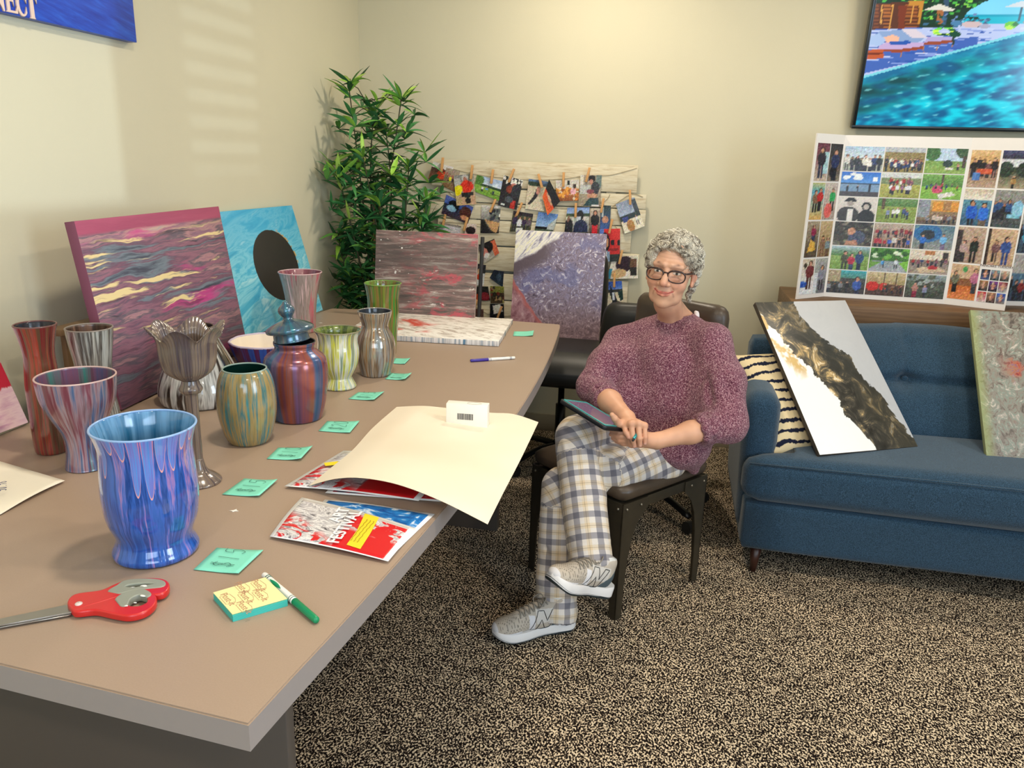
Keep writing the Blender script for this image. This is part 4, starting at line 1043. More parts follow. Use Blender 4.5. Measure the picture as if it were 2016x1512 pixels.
# ---------------------------------------------------------------- plank board with pegged photographs
YBD = YB-.045
PLK = N('whitewashed_pine', .75); s_ = PLK.map(PLK.obj, (3, 1, 26))
f = PLK.noise(s_, 3, 5, .6, .6); c = PLK.ramp(f, [(.3, '#b5a284'), (.45, '#d0c3a4'), (.6, '#dcd2b8'), (.75, '#c9b78f')])
kn = PLK.voro(PLK.map(PLK.obj, (1, 0, 1.4)), 9); c = PLK.mix(PLK.step(kn, .07, .04), c, '#6b553a')
PLK.base(c); PLK.bump(f, .3, .003); PLK = PLK.m
board = thing('plank_photo_board', 'whitewashed plank board hung on the back wall, covered with pegged snapshots', 'board', (-.75, YBD, .95))
pl_ = [((851, 315), (1257, 325), (1255, 380)), ((868, 372), (1273, 383), (1271, 412)), ((848, 405), (1272, 413), (1268, 446)), ((863, 447), (1244, 446), (1242, 497)),
       ((850, 497), (1259, 500), (1257, 549), ), ((866, 550), (1237, 553), (1234, 606)), ((850, 603), (1228, 607), (1222, 657))]
for i, (a, b_, c_) in enumerate(pl_):
    A = ony(*a, YBD); B = ony(*b_, YBD); C_ = ony(*c_, YBD); x0, x1 = A.x, B.x; z1 = B.z; z0 = C_.z
    box('plank', ((x0+x1)/2+.75, 0, (z0+z1)/2-.95), (x1-x0, .016, z1-z0-.003), PLK, board, bev=.0015)
for x in (-1.1, -.35): box('batten', (x+.75, .022, .02), (.05, .026, .95), PLK, board, bev=.002)
def Q(*pts, d=.010): return [ony(x, y, YBD-d) for x, y in pts]
PH = []
def photo(px, pic, lab, d=.012, curl=.003, grp='snapshots pegged on the plank board'):
    tl, tr, br, bl = px; d += .0016*len(PH) % .016
    o = picgrid('snapshot', Q(bl, br, tr, tl, d=d), pic, PHOTO, None, curl=-curl*0+.0008); PH.append(o)
    return tag(o, lab, 'photo', grp)
P = lambda s, w=30, h=24: Pic(w, h, s)
photo([(853, 318), (893, 329), (884, 362), (843, 352)], P(1).g(0, 1, '#2a2226', '#8a5a3a').g(0, .3, '#d8d4cc').e(.55, .6, .22, .25, '#c8401f').e(.55, .35, .1, .1, '#5a2a20').n(), 'snapshot of an orange costume on a dark ground, leftmost on the top line')
photo([(879, 330), (906, 337), (895, 378), (870, 365)], P(2, 22, 30).g(0, 1, '#a89888', '#7a5a38').crowd(.6, .4, 4, ['#7a5a4a', '#c8c0b4', '#a86a5a']).e(.45, .5, .1, .1, '#e8d830').n(), 'small snapshot of people on brown ground with a yellow balloon')
photo([(893, 346), (932, 342), (938, 402), (899, 405)], P(3, 26, 36).g(0, 1, '#8a8a88', '#c8a878').r(.0, .1, .3, .4, '#b8b4ae').e(.55, .12, .17, .1, '#c4c0bc').e(.55, .18, .1, .09, '#a8705c').e(.6, .4, .32, .2, '#d8321f').e(.2, .45, .2, .12, '#f0e020').e(.12, .56, .2, .1, '#f0dc18').r(.3, .58, .9, .74, '#222022').r(.3, .72, .48, .98, '#c49a7c').r(.72, .7, .92, .98, '#c49a7c').e(.6, .85, .14, .1, '#1c1c20').n(), 'snapshot of a seated person in a red shirt holding yellow balloons', d=.02)
photo([(939, 344), (993, 358), (984, 396), (932, 376)], P(4).g(0, .45, '#9fb4d8', '#d8e0ec').g(.45, 1, '#8fae48', '#6a9a34').g(.42, .55, '#26402a').e(.1, .25, .2, .3, '#4f7a34').p(.3, .85, .3, '#e8e8e8').p(.45, .8, .3, '#5a90c8').p(.7, .85, .25, '#26304a').r(.6, .75, 1, .8, '#3a4a2a').n(), 'snapshot of a green meadow with walkers under a pale sky')
photo([(992, 345), (1030, 355), (1017, 413), (980, 404)], P(5, 26, 36).g(0, 1, '#1c1a1e', '#242228').spots(0, 0, 1, .22, 26, ['#f0ece4'], .05).e(.6, .28, .14, .1, '#c07a6a').e(.45, .4, .2, .12, '#8a3a2a').e(.75, .42, .22, .22, '#2a2c34').r(.6, .72, .85, 1, '#b02a22').e(.5, .72, .2, .1, '#4a5058').e(.25, .92, .12, .03, '#d8d8d8').n(), 'dark snapshot of a man beside a red chair under hanging white dots')
photo([(1041, 352), (1081, 358), (1071, 416), (1034, 411)], P(6, 26, 36).g(0, .2, '#5a78a8', '#2a3a44').g(.2, 1, '#c8b89c', '#d8ccb4').e(.3, .15, .3, .08, '#2a3a2c').poly([(.45, .3), (.65, .32), (.5, .6), (.2, .85), (.1, .82), (.35, .55)], '#26242c').e(.55, .35, .1, .12, '#c88a78').r(.7, .6, .9, .7, '#98988a').n(), 'snapshot of a black-clad rider on a pale sunlit road')
photo([(1081, 353), (1103, 396), (1078, 424), (1068, 388)], P(7, 22, 28).g(0, .5, '#141316', '#1e1a1e').g(.5, 1, '#d84a24', '#e06a30').e(.5, .55, .3, .08, '#c8a080').n(), 'crooked snapshot, black above and orange below, beside the pumpkin picture', d=.03)
photo([(1094, 355), (1140, 354), (1139, 395), (1096, 396)], P(8).g(0, .4, '#cfc8bc').g(.4, 1, '#b87838', '#8a4a28').spots(0, .38, 1, .9, 40, ['#d88a30', '#e8a040', '#a85a2a', '#e8d8c0'], .07).e(.8, .3, .08, .1, '#3a2820').e(.75, .55, .12, .14, '#e0a8b0').r(.5, .05, .6, .25, '#1c1c1e').n(), 'snapshot of a market stall heaped with orange pumpkins', d=.016)
photo([(1143, 345), (1185, 345), (1180, 407), (1140, 406)], P(9, 30, 42).g(0, 1, '#a89a88', '#988a74').r(0, 0, .18, .5, '#dcd4c4').r(.75, 0, 1, .4, '#6a7a74').r(0, .3, .5, .6, '#b8b8b4').e(.55, .12, .16, .11, '#161412').e(.52, .22, .09, .08, '#b8806c').e(.72, .42, .2, .22, '#34343a').poly([(.35, .62), (.6, .56), (.85, .6), (.82, .7), (.4, .72)], '#c08c70').e(.5, .52, .18, .07, '#8a4a50').poly([(.5, .72), (.9, .7), (.95, .95), (.7, .98), (.2, .97)], '#2a4448').r(.6, .92, .95, .98, '#e0dcd8').n(), 'snapshot of a dark-haired person in a black t-shirt handling clay', d=.018)
photo([(1212, 402), (1249, 388), (1269, 445), (1230, 460)], P(10, 26, 36).g(0, .45, '#8a94a8', '#a8b4cc').g(.45, .6, '#2f3a3a').g(.6, 1, '#d8ccb0', '#f0e8d0').r(.78, .05, 1, .45, '#3a4048').r(.1, .5, .4, .66, '#3f4a8a').e(.4, .82, .18, .2, '#b0804a').p(.75, .85, .3, '#d8d8d8', '#2a2a30').n(), 'tilted snapshot of grey sky and a ginger animal at the right end', d=.014)
photo([(879, 383), (932, 408), (921, 441), (869, 420)], P(11).g(0, .4, '#5a6ab0', '#3f58a0').g(.4, 1, '#26304a', '#3a2a34').e(.35, .4, .2, .28, '#12141a').e(.3, .55, .16, .16, '#8ab4cc').e(.8, .5, .2, .35, '#4a241c').e(.8, .75, .12, .14, '#c88a64').n(), 'blue snapshot of a masked face with dark hair, tilted below the balloons')
photo([(948, 404), (986, 405), (982, 459), (946, 459)], P(12, 26, 36).g(0, 1, '#e0dcd4', '#2a2624').r(.5, .1, 1, .5, '#6a7068').spots(.4, .2, 1, .6, 14, ['#1c1c22', '#e8e4dc', '#3a3a44'], .07).poly([(.2, .5), (1, .62), (.85, .98), (.6, .9)], '#c89a68').poly([(0, .5), (.2, .5), (.55, 1), (0, 1)], '#191719').n(), 'snapshot of a wooden table set indoors with people standing round it')
photo([(1011, 415), (1050, 421), (1044, 456), (1003, 456)], P(13).g(0, 1, '#4a4a38', '#5a5a3a').g(0, .2, '#2a242c').crowd(1, .8, 4, ['#3a2a4a', '#2a2a34', '#d8d8dc', '#6a5a64']).r(.3, .8, .6, 1, '#e8e8e6').n(), 'snapshot of a huddled group with a white paper, below the rider on the road')
photo([(1060, 417), (1099, 422), (1088, 458), (1052, 456)], P(14).g(0, .7, '#5a80c0', '#9ab8dc').poly([(1, .2), (1, 1), (.6, 1), (.65, .6)], '#b8bcb8').g(.85, 1, '#4a5a4a').n(), 'snapshot of blue sky over a pale building corner')
photo([(1117, 409), (1161, 408), (1159, 457), (1111, 457)], P(15).g(0, .3, '#7a98d0', '#a8bce0').g(.3, 1, '#d8d4c4', '#8a8a88').g(.26, .36, '#3a4a34').e(.6, .32, .15, .2, '#1c1a1c').e(.55, .5, .1, .14, '#c8d0d8').e(.65, .85, .3, .35, '#232a4a').e(.15, .8, .2, .35, '#201e24').e(.12, .45, .07, .12, '#8a6a58').n(), 'snapshot of a man in a navy jacket and white mask outdoors', d=.02)
photo([(1162, 410), (1183, 410), (1180, 466), (1160, 466)], P(16, 16, 36).g(0, 1, '#c8bca8', '#3a2a2a').p(.5, .98, .92, '#1a181a', '#c81f2c', skin='#b88468').n(), 'narrow snapshot of a man in a black shirt and red shorts', d=.026)
photo([(1183, 404), (1203, 405), (1200, 451), (1181, 450)], P(17, 16, 34).g(0, 1, '#2a3a34', '#3a5aa0').r(.1, .1, .3, .5, '#c8d0cc').e(.5, .6, .3, .15, '#c08a70').n(), 'narrow dark green snapshot beside the one with red shorts', d=.014)
photo([(1178, 451), (1221, 450), (1220, 514), (1178, 516)], P(18, 30, 44).g(0, 1, '#d8302a', '#c02a26').r(0, 0, .28, .3, '#5a78c0').e(.66, .42, .09, .09, '#1a1416').e(.94, .43, .08, .09, '#1a1416').e(.72, .63, .22, .05, '#8a1a18').g(.78, 1, '#26302a').e(.32, .42, .22, .3, '#1a1416').e(.36, .42, .12, .14, '#c8906c').poly([(0, .72), (.25, .62), (.55, .7), (.55, 1), (0, 1)], '#8aa0b8').r(.3, .68, .4, .95, '#e8e4e0').n(.04), 'snapshot of a long-haired woman beside a big red painted face', d=.02)
photo([(1170, 514), (1195, 514), (1195, 553), (1172, 567)], P(19, 20, 34).g(0, 1, '#3a3430', '#6a5c54').e(.5, .3, .33, .28, '#a8845c').e(.5, .35, .2, .2, '#d0a084').r(.3, .32, .72, .36, '#5a2a30').e(.5, .8, .5, .3, '#8a7a70').n(), 'snapshot of a fair-haired woman with glasses in a grey top', d=.026)
photo([(1206, 506), (1256, 503), (1256, 548), (1195, 549)], P(20, 34, 28).g(0, 1, '#d8d0bc', '#e8e0d0').e(.5, .35, .3, .35, '#2a1420').poly([(.65, .3), (.95, .2), (.95, .85), (.75, .85)], '#26221f').r(.72, .15, .95, .5, '#6a4a34').e(.35, .75, .25, .2, '#c8a878').r(.0, .55, .12, 1, '#3f8aa0').n(), 'snapshot of someone in dark maroon bending over a craft table', d=.012)
photo([(1182, 556), (1224, 553), (1229, 613), (1188, 617)], P(21, 30, 42).g(0, .35, '#2a50b0', '#7a9cd8').g(.35, 1, '#d8ccae', '#ece2c8').g(.26, .36, '#3a3a38').poly([(.45, .15), (.6, .35), (.75, .7), (.5, .75), (.4, .4)], '#20222a').r(.5, .35, .6, .6, '#d8dce8').poly([(.75, .35), (1, .3), (1, .6), (.85, .65)], '#1f3a34').e(.62, .72, .22, .1, '#26282e').e(.58, .86, .06, .04, '#26282e').e(.92, .8, .06, .04, '#4a3a28').n(), 'snapshot of a person on a mobility scooter under deep blue sky', d=.024)
photo([(939, 485), (973, 470), (983, 498), (954, 518)], P(22).g(0, 1, '#2a2a28', '#c8c0b4').r(.7, .1, 1, 1, '#d86a48').e(.5, .3, .3, .35, '#1a1618').e(.25, .5, .2, .25, '#c87a70').e(.3, .7, .16, .14, '#e8e4e0').n(), 'diamond-tilted snapshot of a white-masked face beside an orange wall')
photo([(940, 519), (957, 522), (952, 563), (936, 561)], P(23, 16, 34).g(0, .4, '#26242c').g(.4, 1, '#c8ccd0', '#e0e0e0').e(.4, .35, .3, .15, '#c8a080').e(.35, .6, .3, .14, '#c8401f').n(), 'narrow snapshot with an orange garment, between the two standing canvases')
photo([(973, 531), (992, 535), (990, 566), (964, 547)], P(24, 20, 22).g(0, 1, '#1a2030', '#26303c').e(.6, .5, .2, .3, '#3a4a5a').n(), 'dark blue snapshot half hidden by the violet canvas')
photo([(934, 564), (961, 564), (965, 592), (932, 591)], P(25, 22, 24).g(0, 1, '#1c201e', '#3a2020').e(.2, .75, .25, .2, '#b84a28').e(.7, .7, .25, .3, '#7a2028').n(), 'dark snapshot with a red shape, third down between the canvases')
photo([(965, 563), (992, 564), (993, 597), (966, 597)], P(26, 22, 26).g(0, .4, '#8a8a3a', '#6a6a2f').g(.4, 1, '#3a2a1c', '#4a3a28').spots(0, 0, 1, .9, 14, ['#a89858', '#6a2a1c', '#2a221c', '#98805a'], .1).n(), 'olive and brown snapshot beside the edge of the violet canvas')
photo([(965, 598), (992, 599), (993, 640), (964, 640)], P(27, 22, 34).g(0, 1, '#16181c', '#101418').poly([(.2, .1), (.7, .02), (.9, .35), (.3, .48)], '#d8d6cc').n(), 'black snapshot with a tilted white card, lowest beside the violet canvas', d=.02)
photo([(868, 438), (908, 445), (903, 480), (862, 472)], P(28).g(0, 1, '#cfc8cc', '#b8b0b0').g(0, .12, '#8a8078').n(), 'pale snapshot peeking over the left end of the coral canvas')
photo([(915, 440), (938, 441), (938, 480), (915, 480)], P(29, 18, 28).g(0, 1, '#d8c8bc', '#b88a7c').e(.5, .35, .4, .2, '#241a1a').n(), 'snapshot showing only a dark head of hair above the coral canvas')
photo([(935, 608), (952, 609), (952, 645), (935, 645)], P(30, 14, 28).g(0, 1, '#5a4038', '#3a2c28').n(), 'plain dark brown snapshot lowest beside the coral canvas')
PINM = N('clothespin_wood', .6); PINM.base(PINM.mix(PINM.noise(PINM.map(PINM.obj, (1, 1, .1)), 200, 2), '#d8a468', '#c08a50')); PINM = PINM.m
WIRE = plain('#8a8a88', .35, .8, name='spring_wire')
PINS = [((872, 311), (869, 337), 'the orange costume snapshot'), ((930, 326), (927, 352), 'the yellow balloon snapshot'), ((971, 333), (967, 362), 'the meadow snapshot'), ((1012, 333), (1002, 358), 'the dark snapshot with the red chair'),
 ((1060, 343), (1067, 369), 'the road rider snapshot'), ((1110, 339), (1109, 368), 'the pumpkin stall snapshot'), ((1161, 330), (1154, 358), 'the clay handling snapshot'), ((1240, 373), (1241, 404), 'the ginger animal snapshot'),
 ((976, 392), (965, 418), 'the wooden table snapshot'), ((1028, 399), (1017, 424), 'the huddled group snapshot'), ((877, 421), (871, 450), 'the pale snapshot above the coral canvas'), ((920, 430), (914, 452), 'the dark hair snapshot'),
 ((1134, 400), (1133, 428), 'the navy jacket snapshot'), ((1189, 389), (1183, 420), 'the red shorts snapshot'), ((1206, 430), (1199, 461), 'the red painted face snapshot'), ((1225, 493), (1219, 519), 'the craft table snapshot'),
 ((1210, 535), (1209, 568), 'the mobility scooter snapshot'), ((1239, 600), (1238, 622), 'nothing, at the lower right board corner'), ((939, 590), (932, 615), 'the dark snapshot with a red shape'), ((988, 603), (979, 628), 'the black snapshot with a white card')]
def pinproto():
    r_ = thing('clothespin', '', 'clothespin', (0, 0, 0))
    for sg in (1, -1):
        bm = bmesh.new(); bmbox(bm, (0, sg*.0045, 0), (.0115, .0060, .074), (math.radians(3.0*sg), 0, 0), .001)
        bm_obj('jaw', bm, PINM, r_, True, angle=40)
    V, Fc = [], []
    tube_vf([(.0065*math.cos(a), .0*a, 0) if False else (-.007+.014*k/12, .004*math.cos(k*1.6), .004*math.sin(k*1.6)+.006) for k, a in enumerate(range(13))], .0007, 5, True, 1, None, V, Fc)
    mesh('spring', V, Fc, WIRE, r_, True); return r_
pr0 = pinproto()
for i, (a, b_, lab) in enumerate(PINS):
    if i == 0: o = pr0
    else:
        o = pr0.copy(); COL.objects.link(o)
        for ch in list(pr0.children):
            c_ = ch.copy(); COL.objects.link(c_); c_.parent = o
    A, B = ony(*a, YBD-.034), ony(*b_, YBD-.034); d = (A-B).normalized()
    Mx = Matrix.Identity(4); y_ = Vector((0, 1, 0)); x_ = y_.cross(d).normalized()
    for k in range(3): Mx[k][0] = x_[k]; Mx[k][1] = y_[k]; Mx[k][2] = d[k]; Mx[k][3] = ((A+B)/2)[k]
    o.matrix_world = Mx; o['label'] = 'wooden clothespin gripping '+lab if 'nothing' not in lab else 'wooden clothespin on the lower right corner of the plank board behind the sweater'
    o['group'] = 'clothespins along the board strings'
TW = plain('#9a8a68', .8, name='twine')
tw = [[(855, 322), (930, 342), (1010, 352), (1062, 354), (1110, 352), (1160, 345), (1200, 345), (1254, 331)], [(870, 372), (920, 398), (975, 402), (1027, 407), (1134, 410), (1187, 398), (1201, 383)], [(1200, 412), (1240, 383), (1266, 388)],
      [(865, 437), (917, 440), (1000, 458), (1110, 460), (1204, 442), (1215, 470)], [(930, 600), (1000, 622), (1200, 560), (1252, 508)]]
for k, w_ in enumerate(tw):
    o = tube('twine_string', smooth_path([ony(x, y, YBD-.0105) for x, y in w_], 5), .0012, TW, None, 6)
    tag(o, ['uppermost twine strung across the plank board to its top right corner', 'second twine on the plank board, sagging under the balloon snapshot', 'short twine at the right end holding the ginger animal snapshot', 'twine along the top edge of the two standing canvases', 'lowest twine on the plank board, by the scooter snapshot'][k], 'twine', 'twines strung on the plank board')

# ---------------------------------------------------------------- tri-fold poster board on the console
SZ = .93
BRD = plain('#ece6e0', .55, name='foam_board')
tf = thing('trifold_poster_board', 'white tri-fold poster board with rows of event photos standing on the wooden console', 'poster board', (.95, 3.8, SZ))
TF = Vector(tf.location)
def top_at(bx, by, px, py):   # same wing edge, board top leaning back a little
    return None
e0b, e1b, e2b, e3b = Vector((.563, 3.715, SZ+.001)), Vector((.706, 3.855, SZ+.001)), Vector((1.222, 3.84, SZ+.001)), Vector((1.440, 3.745, SZ+.001))
hgt = .725
def lean_(b, dy, dx=0): return Vector((b.x+dx, b.y+dy, SZ+hgt))
e0t, e1t, e2t, e3t = lean_(e0b, .015), lean_(e1b, .02), lean_(e2b, .02), lean_(e3b, .015)
def wing(name, b0, b1, t0, t1):
    n_ = (b1-b0).cross(t0-b0).normalized()*.006
    V = [b0, b1, t1, t0, b0-n_, b1-n_, t1-n_, t0-n_]; V = [v-TF for v in V]
    return mesh(name, V, [(0, 1, 2, 3), (7, 6, 5, 4), (0, 4, 5, 1), (1, 5, 6, 2), (2, 6, 7, 3), (3, 7, 4, 0)], BRD, tf)
for a in ((e0b, e1b, e0t, e1t), (e1b, e2b, e1t, e2t), (e2b, e3b, e2t, e3t)): wing('panel', *a)
def onw(b0, b1, t0, t1, u, v, off=.0012):
    p = (b0*(1-u)+b1*u)*(1-v)+(t0*(1-u)+t1*u)*v; n_ = (b1-b0).cross(t0-b0).normalized()
    return p + n_*off - TF
def pphoto(w_, u0, v0, u1, v1, pic):
    return picgrid('photo', [onw(*w_, u0, v0), onw(*w_, u1, v0), onw(*w_, u1, v1), onw(*w_, u0, v1)], pic, PHOTO, tf, thick=.0008)
WL, WC, WR = (e0b, e1b, e0t, e1t), (e1b, e2b, e1t, e2t), (e2b, e3b, e2t, e3t)
LW = 36; LH = 24
cen = [
 [P(40, LW, LH).g(0, .45, '#a8c0d8', '#c8d4dc').g(.45, 1, '#8a9080', '#b8b4a8').crowd(1.0, .62, 8, RB, pants='#2a2c38').n(),
  P(41, LW, LH).g(0, .35, '#b0b4b8').g(.2, .5, '#8a7a4a').g(.5, 1, '#a8905a', '#8a7a44').crowd(.85, .42, 10, RB).crowd(.95, .4, 9, RB).n(),
  P(42, LW, LH).g(0, .5, '#b8cce0').g(.5, 1, '#7a9a48', '#8aa84f').e(.15, .2, .2, .3, '#3f6a34').e(.95, .1, .25, .3, '#34502c').r(.9, .3, .97, .75, '#4a3a28').e(.55, .6, .12, .14, '#2a3a34').r(.5, .75, .7, .82, '#e0dcd0').p(.8, .85, .3, '#c88a80').n()],
 [P(43, LW, LH).g(0, .45, '#2a6ac8', '#5a98e0').spots(.1, .1, 1, .3, 8, ['#f0f4f8'], .08).g(.45, .52, '#1f2a3a').g(.52, .78, '#7a98b8').g(.78, 1, '#4a4448').p(.2, .8, .28, '#1a1a22').p(.45, .78, .24, '#1a1a22').p(.75, .8, .3, '#20202a').n(.03),
  P(44, LW, LH).g(0, .3, '#c8ccc8').g(.2, .45, '#7a8a60').g(.45, 1, '#a8a850', '#98984a').crowd(.6, .4, 7, RB, x0=.2, x1=.8).crowd(.85, .42, 6, ['#8a5a7a', '#d8d8dc', '#3a4a8a', '#b04a4a'], x0=.22, x1=.78).n(),
  P(45, LW, LH).g(0, .5, '#7aa84f', '#4f7a34').g(.5, 1, '#8aba44', '#7aa83f').r(.48, 0, .54, .4, '#4a3a2c').e(.4, .6, .14, .16, '#c84a6a').crowd(.62, .25, 7, RB).poly([(.4, .8), (.75, .68), (.85, .8), (.5, .97)], '#d8d4cc').n()],
 [P(46, LW, LH).g(0, 1, '#dcd4cc', '#cfc4bc').e(.33, .14, .13, .1, '#1c1a1a').r(.16, .16, .48, .21, '#1c1a1a').e(.33, .28, .08, .1, '#a89c94').e(.3, .75, .28, .35, '#3a3634').r(.28, .5, .42, 1, '#e8e4e0').e(.74, .38, .12, .18, '#1a1818').e(.74, .4, .07, .1, '#c0b4ac').e(.76, .82, .22, .32, '#262424').n(.03),
  P(47, LW, LH).g(0, .35, '#6a8a54', '#4f7a3a').g(.35, 1, '#8a9a48', '#7f9444').r(.12, 0, .2, .45, '#5a4634').crowd(.8, .42, 5, ['#8a98c0', '#e0e0e0', '#b04a4a', '#3a4a7a'], x0=.25, x1=.85).n(),
  P(48, LW, LH).g(0, 1, '#c8a060', '#5a4a40').r(.35, .08, 1, .45, '#d8922f').r(.6, .05, .8, .4, '#a87c48').r(0, .0, .3, .7, '#8a9098').crowd(.95, .4, 7, ['#8a8c94', '#6a4a44', '#c8b8ac'], x0=.25).n()],
 [P(49, LW, LH).g(0, 1, '#3a342c', '#4a4438').spots(0, 0, 1, 1, 40, ['#6a6454', '#2a2620', '#8a8470'], .06).e(.6, .65, .22, .28, '#4a5068').e(.45, .4, .1, .14, '#c89074').poly([(.35, .8), (.6, .75), (.65, .95), (.3, .98)], '#b88468').n(),
  P(50, LW, LH).g(0, 1, '#b8a898', '#8a6a5c').crowd(.6, .4, 9, ['#9a2a34', '#c8404a', '#3a3a44', '#6a2a3a']).crowd(.98, .45, 8, ['#b02a3a', '#26262e', '#3a5ab0', '#d0c8c0']).n(),
  P(51, LW, LH).g(0, 1, '#5a7a8a', '#8a8a84').e(.35, .35, .35, .35, '#2f6aa0').e(.35, .4, .18, .2, '#2a3038').p(.25, 1.0, .62, '#2a6ac0', '#20242c').p(.75, 1.0, .66, '#6aa8d8', '#6a5a78').n()],
 [P(52, LW, LH).g(0, .4, '#b0c4d8', '#4f7a3f').g(.4, 1, '#8aa85a', '#7a9a48').p(.38, 1.05, .85, '#4a4a34', '#3a3a30').p(.55, 1.05, .75, '#b02a44', '#2a3a5a').p(.75, 1.05, .9, '#2f4a78', '#1f2a44').n(),
  P(53, LW, LH).g(0, .55, '#4f8a34', '#3f6a2c').spots(0, 0, 1, .4, 20, ['#6aa83f', '#2f5a24', '#d8e8c8'], .1).g(.55, 1, '#8a949c', '#a8aab0').poly([(0, .55), (.3, .6), (0, .9)], '#6a9a3f').poly([(1, .5), (.75, .6), (1, .98)], '#7ab83f').p(.35, .85, .4, '#3f8ac8').p(.68, .85, .42, '#d0d8e0').n(),
  P(54, LW, LH).g(0, .4, '#d8ccb8').g(.4, 1, '#7a6a60', '#a8988a').r(.35, .05, .6, .2, '#b87a4a').r(.8, .1, .95, .5, '#3a2c28').crowd(.7, .35, 8, RB).poly([(.2, .75), (.7, .65), (.95, .85), (.3, .95)], '#c8b090').e(.6, .72, .12, .08, '#b02a34').n()],
 [P(55, LW, LH).g(0, .35, '#3fa8b8', '#5a8a7a').g(.35, 1, '#4a4a48', '#3a3430').r(.0, 0, .32, .5, '#a89878').crowd(.95, .5, 4, ['#2a2628', '#8a8a90'], x0=0, x1=.6).p(.78, 1.2, .95, '#3a5aa8', '#20263a').n(),
  P(56, LW, LH).g(0, .5, '#c8b890', '#a89468').g(.5, 1, '#6a4a3a', '#4a3830').r(.45, 0, .48, .55, '#4a3a2c').r(.75, 0, .78, .5, '#4a3a2c').e(.18, .6, .16, .2, '#c8281f').e(.45, .6, .1, .16, '#c8342a').crowd(.85, .35, 5, ['#7a4a2c', '#3a2a24'], x0=.4).n(),
  P(57, LW, LH).g(0, .45, '#8a98a0', '#6a7468').g(.3, 1, '#54584c', '#3f443a').spots(0, 0, 1, .6, 26, ['#3a4034', '#98a09c', '#5a6450'], .07).p(.25, .95, .6, '#b07a70', '#8a2a44').p(.5, .98, .55, '#8a88a8', '#26282f').n()]]
for r_, row in enumerate(cen):
    v1 = .935-.152*r_
    for c_, pic in enumerate(row):
        u0 = .012+.327*c_; pphoto(WC, u0, v1-.146, u0+.318, v1, pic)
lw = [P(60, 16, 34).g(0, 1, '#5a1f34', '#c8b8a0').r(.5, .25, 1, .8, '#a8c8d0').p(.45, .9, .8, '#2a2634', '#26304a').n(), P(61, 16, 34).g(0, 1, '#1c1c20', '#8a7a68').p(.5, .98, .85, '#26345a', '#14161a').e(.3, .75, .2, .12, '#16161a').n(),
      P(62, 16, 34).g(0, .3, '#c8c080', '#3f90b0').g(.3, 1, '#6aa0a8', '#d8a860').p(.35, .8, .6, '#7a5a44', '#1a1a1e').p(.7, .75, .6, '#b8282a', '#1c1c20').n(), P(63, 16, 34).g(0, 1, '#c8b8ac', '#a8988c').p(.65, .75, .6, '#2fa05a', '#2a2a2a').e(.4, .75, .3, .2, '#d8605a').n(),
      P(64, 16, 34).g(0, 1, '#a89880', '#4a3c30').p(.55, .6, .5, '#8a2a4a', '#26304a').poly([(.4, .5), (.75, .6), (.8, .8), (.2, .85)], '#d8a84a').n(), P(65, 16, 34).g(0, 1, '#c8b088', '#8a7050').p(.35, 1, .6, '#8a6a54', '#7a5a44').p(.75, 1, .55, '#7a8a90', '#6a5040').n(),
      P(66, 16, 34).g(0, 1, '#c8b8a0', '#e0e4e8').e(.25, .2, .12, .08, '#3a342c').p(.65, .85, .8, '#6a2a30', '#4a2a28').poly([(0, .6), (.5, .65), (.45, .8), (0, .8)], '#2a5ab0').n(), P(67, 16, 34).g(0, 1, '#b0b0ac', '#6a6a70').p(.6, .9, .7, '#8a8a98', '#3a3a40').r(0, .4, .3, 1, '#d0d4d8').n()]
for r_ in range(4):
    for c_ in range(2):
        v1 = .945-.232*r_; u0 = .07+.46*c_; pphoto(WL, u0, v1-.222, u0+.43, v1, lw[r_*2+c_])
rw = [P(70, 24, 30).g(0, .4, '#d8b888', '#c89a60').g(.4, 1, '#7a5a48', '#b8a088').crowd(.7, .5, 5, ['#1f1c22', '#b0282c', '#6a4a4a']).r(.3, .5, .8, .62, '#c8583a').r(.15, .6, .4, .8, '#4a78b8').n(), P(71, 24, 30).g(0, .25, '#4a4a78', '#2a2634').g(.25, .5, '#c8ccd0').g(.45, 1, '#2f3a2c', '#a8987c').e(.2, .5, .25, .2, '#26342a').e(.8, .5, .25, .2, '#26342a').p(.5, 1, .35, '#a8804a').n(),
      P(72, 24, 30).g(0, .3, '#c8b8a0', '#e0dcd4').g(.3, 1, '#5a90a8', '#3a5a78').p(.35, 1.15, .85, '#1f5ac0', '#1c1e28').p(.75, 1.15, .8, '#2a6ad0', '#6a5a50').n(), P(73, 24, 30).g(0, .3, '#8a8a84').g(.3, 1, '#7a6a68', '#3a4448').crowd(.8, .5, 4, ['#1c1c22', '#2a4a7a'], x0=0, x1=.6).e(.82, .5, .2, .22, '#8ac0dc').r(.5, .65, .9, .72, '#7ab8d0').n(),
      P(74, 24, 30).g(0, 1, '#b8a08c', '#a88c78').r(0, .1, .2, 1, '#3a3438').p(.3, .95, .6, '#b89c98', '#2a2a2e').p(.65, .95, .7, '#1c2420', '#16161a').n(), P(75, 24, 30).g(0, 1, '#c8a888', '#b89878').r(.0, .0, .12, 1, '#3a2c24').p(.35, .9, .6, '#6a4a48', '#201c20').p(.68, .95, .75, '#2f4a8a', '#26407a').n(),
      P(76, 24, 30).g(0, .55, '#c8a888').g(.4, .6, '#8a5c3a').g(.6, 1, '#c86a34', '#d88a54').p(.2, .8, .6, '#6a6a5a', '#141418').p(.88, .8, .7, '#b8708a', '#3a3a40').e(.5, .15, .1, .08, '#4a9a5a').n(), None]
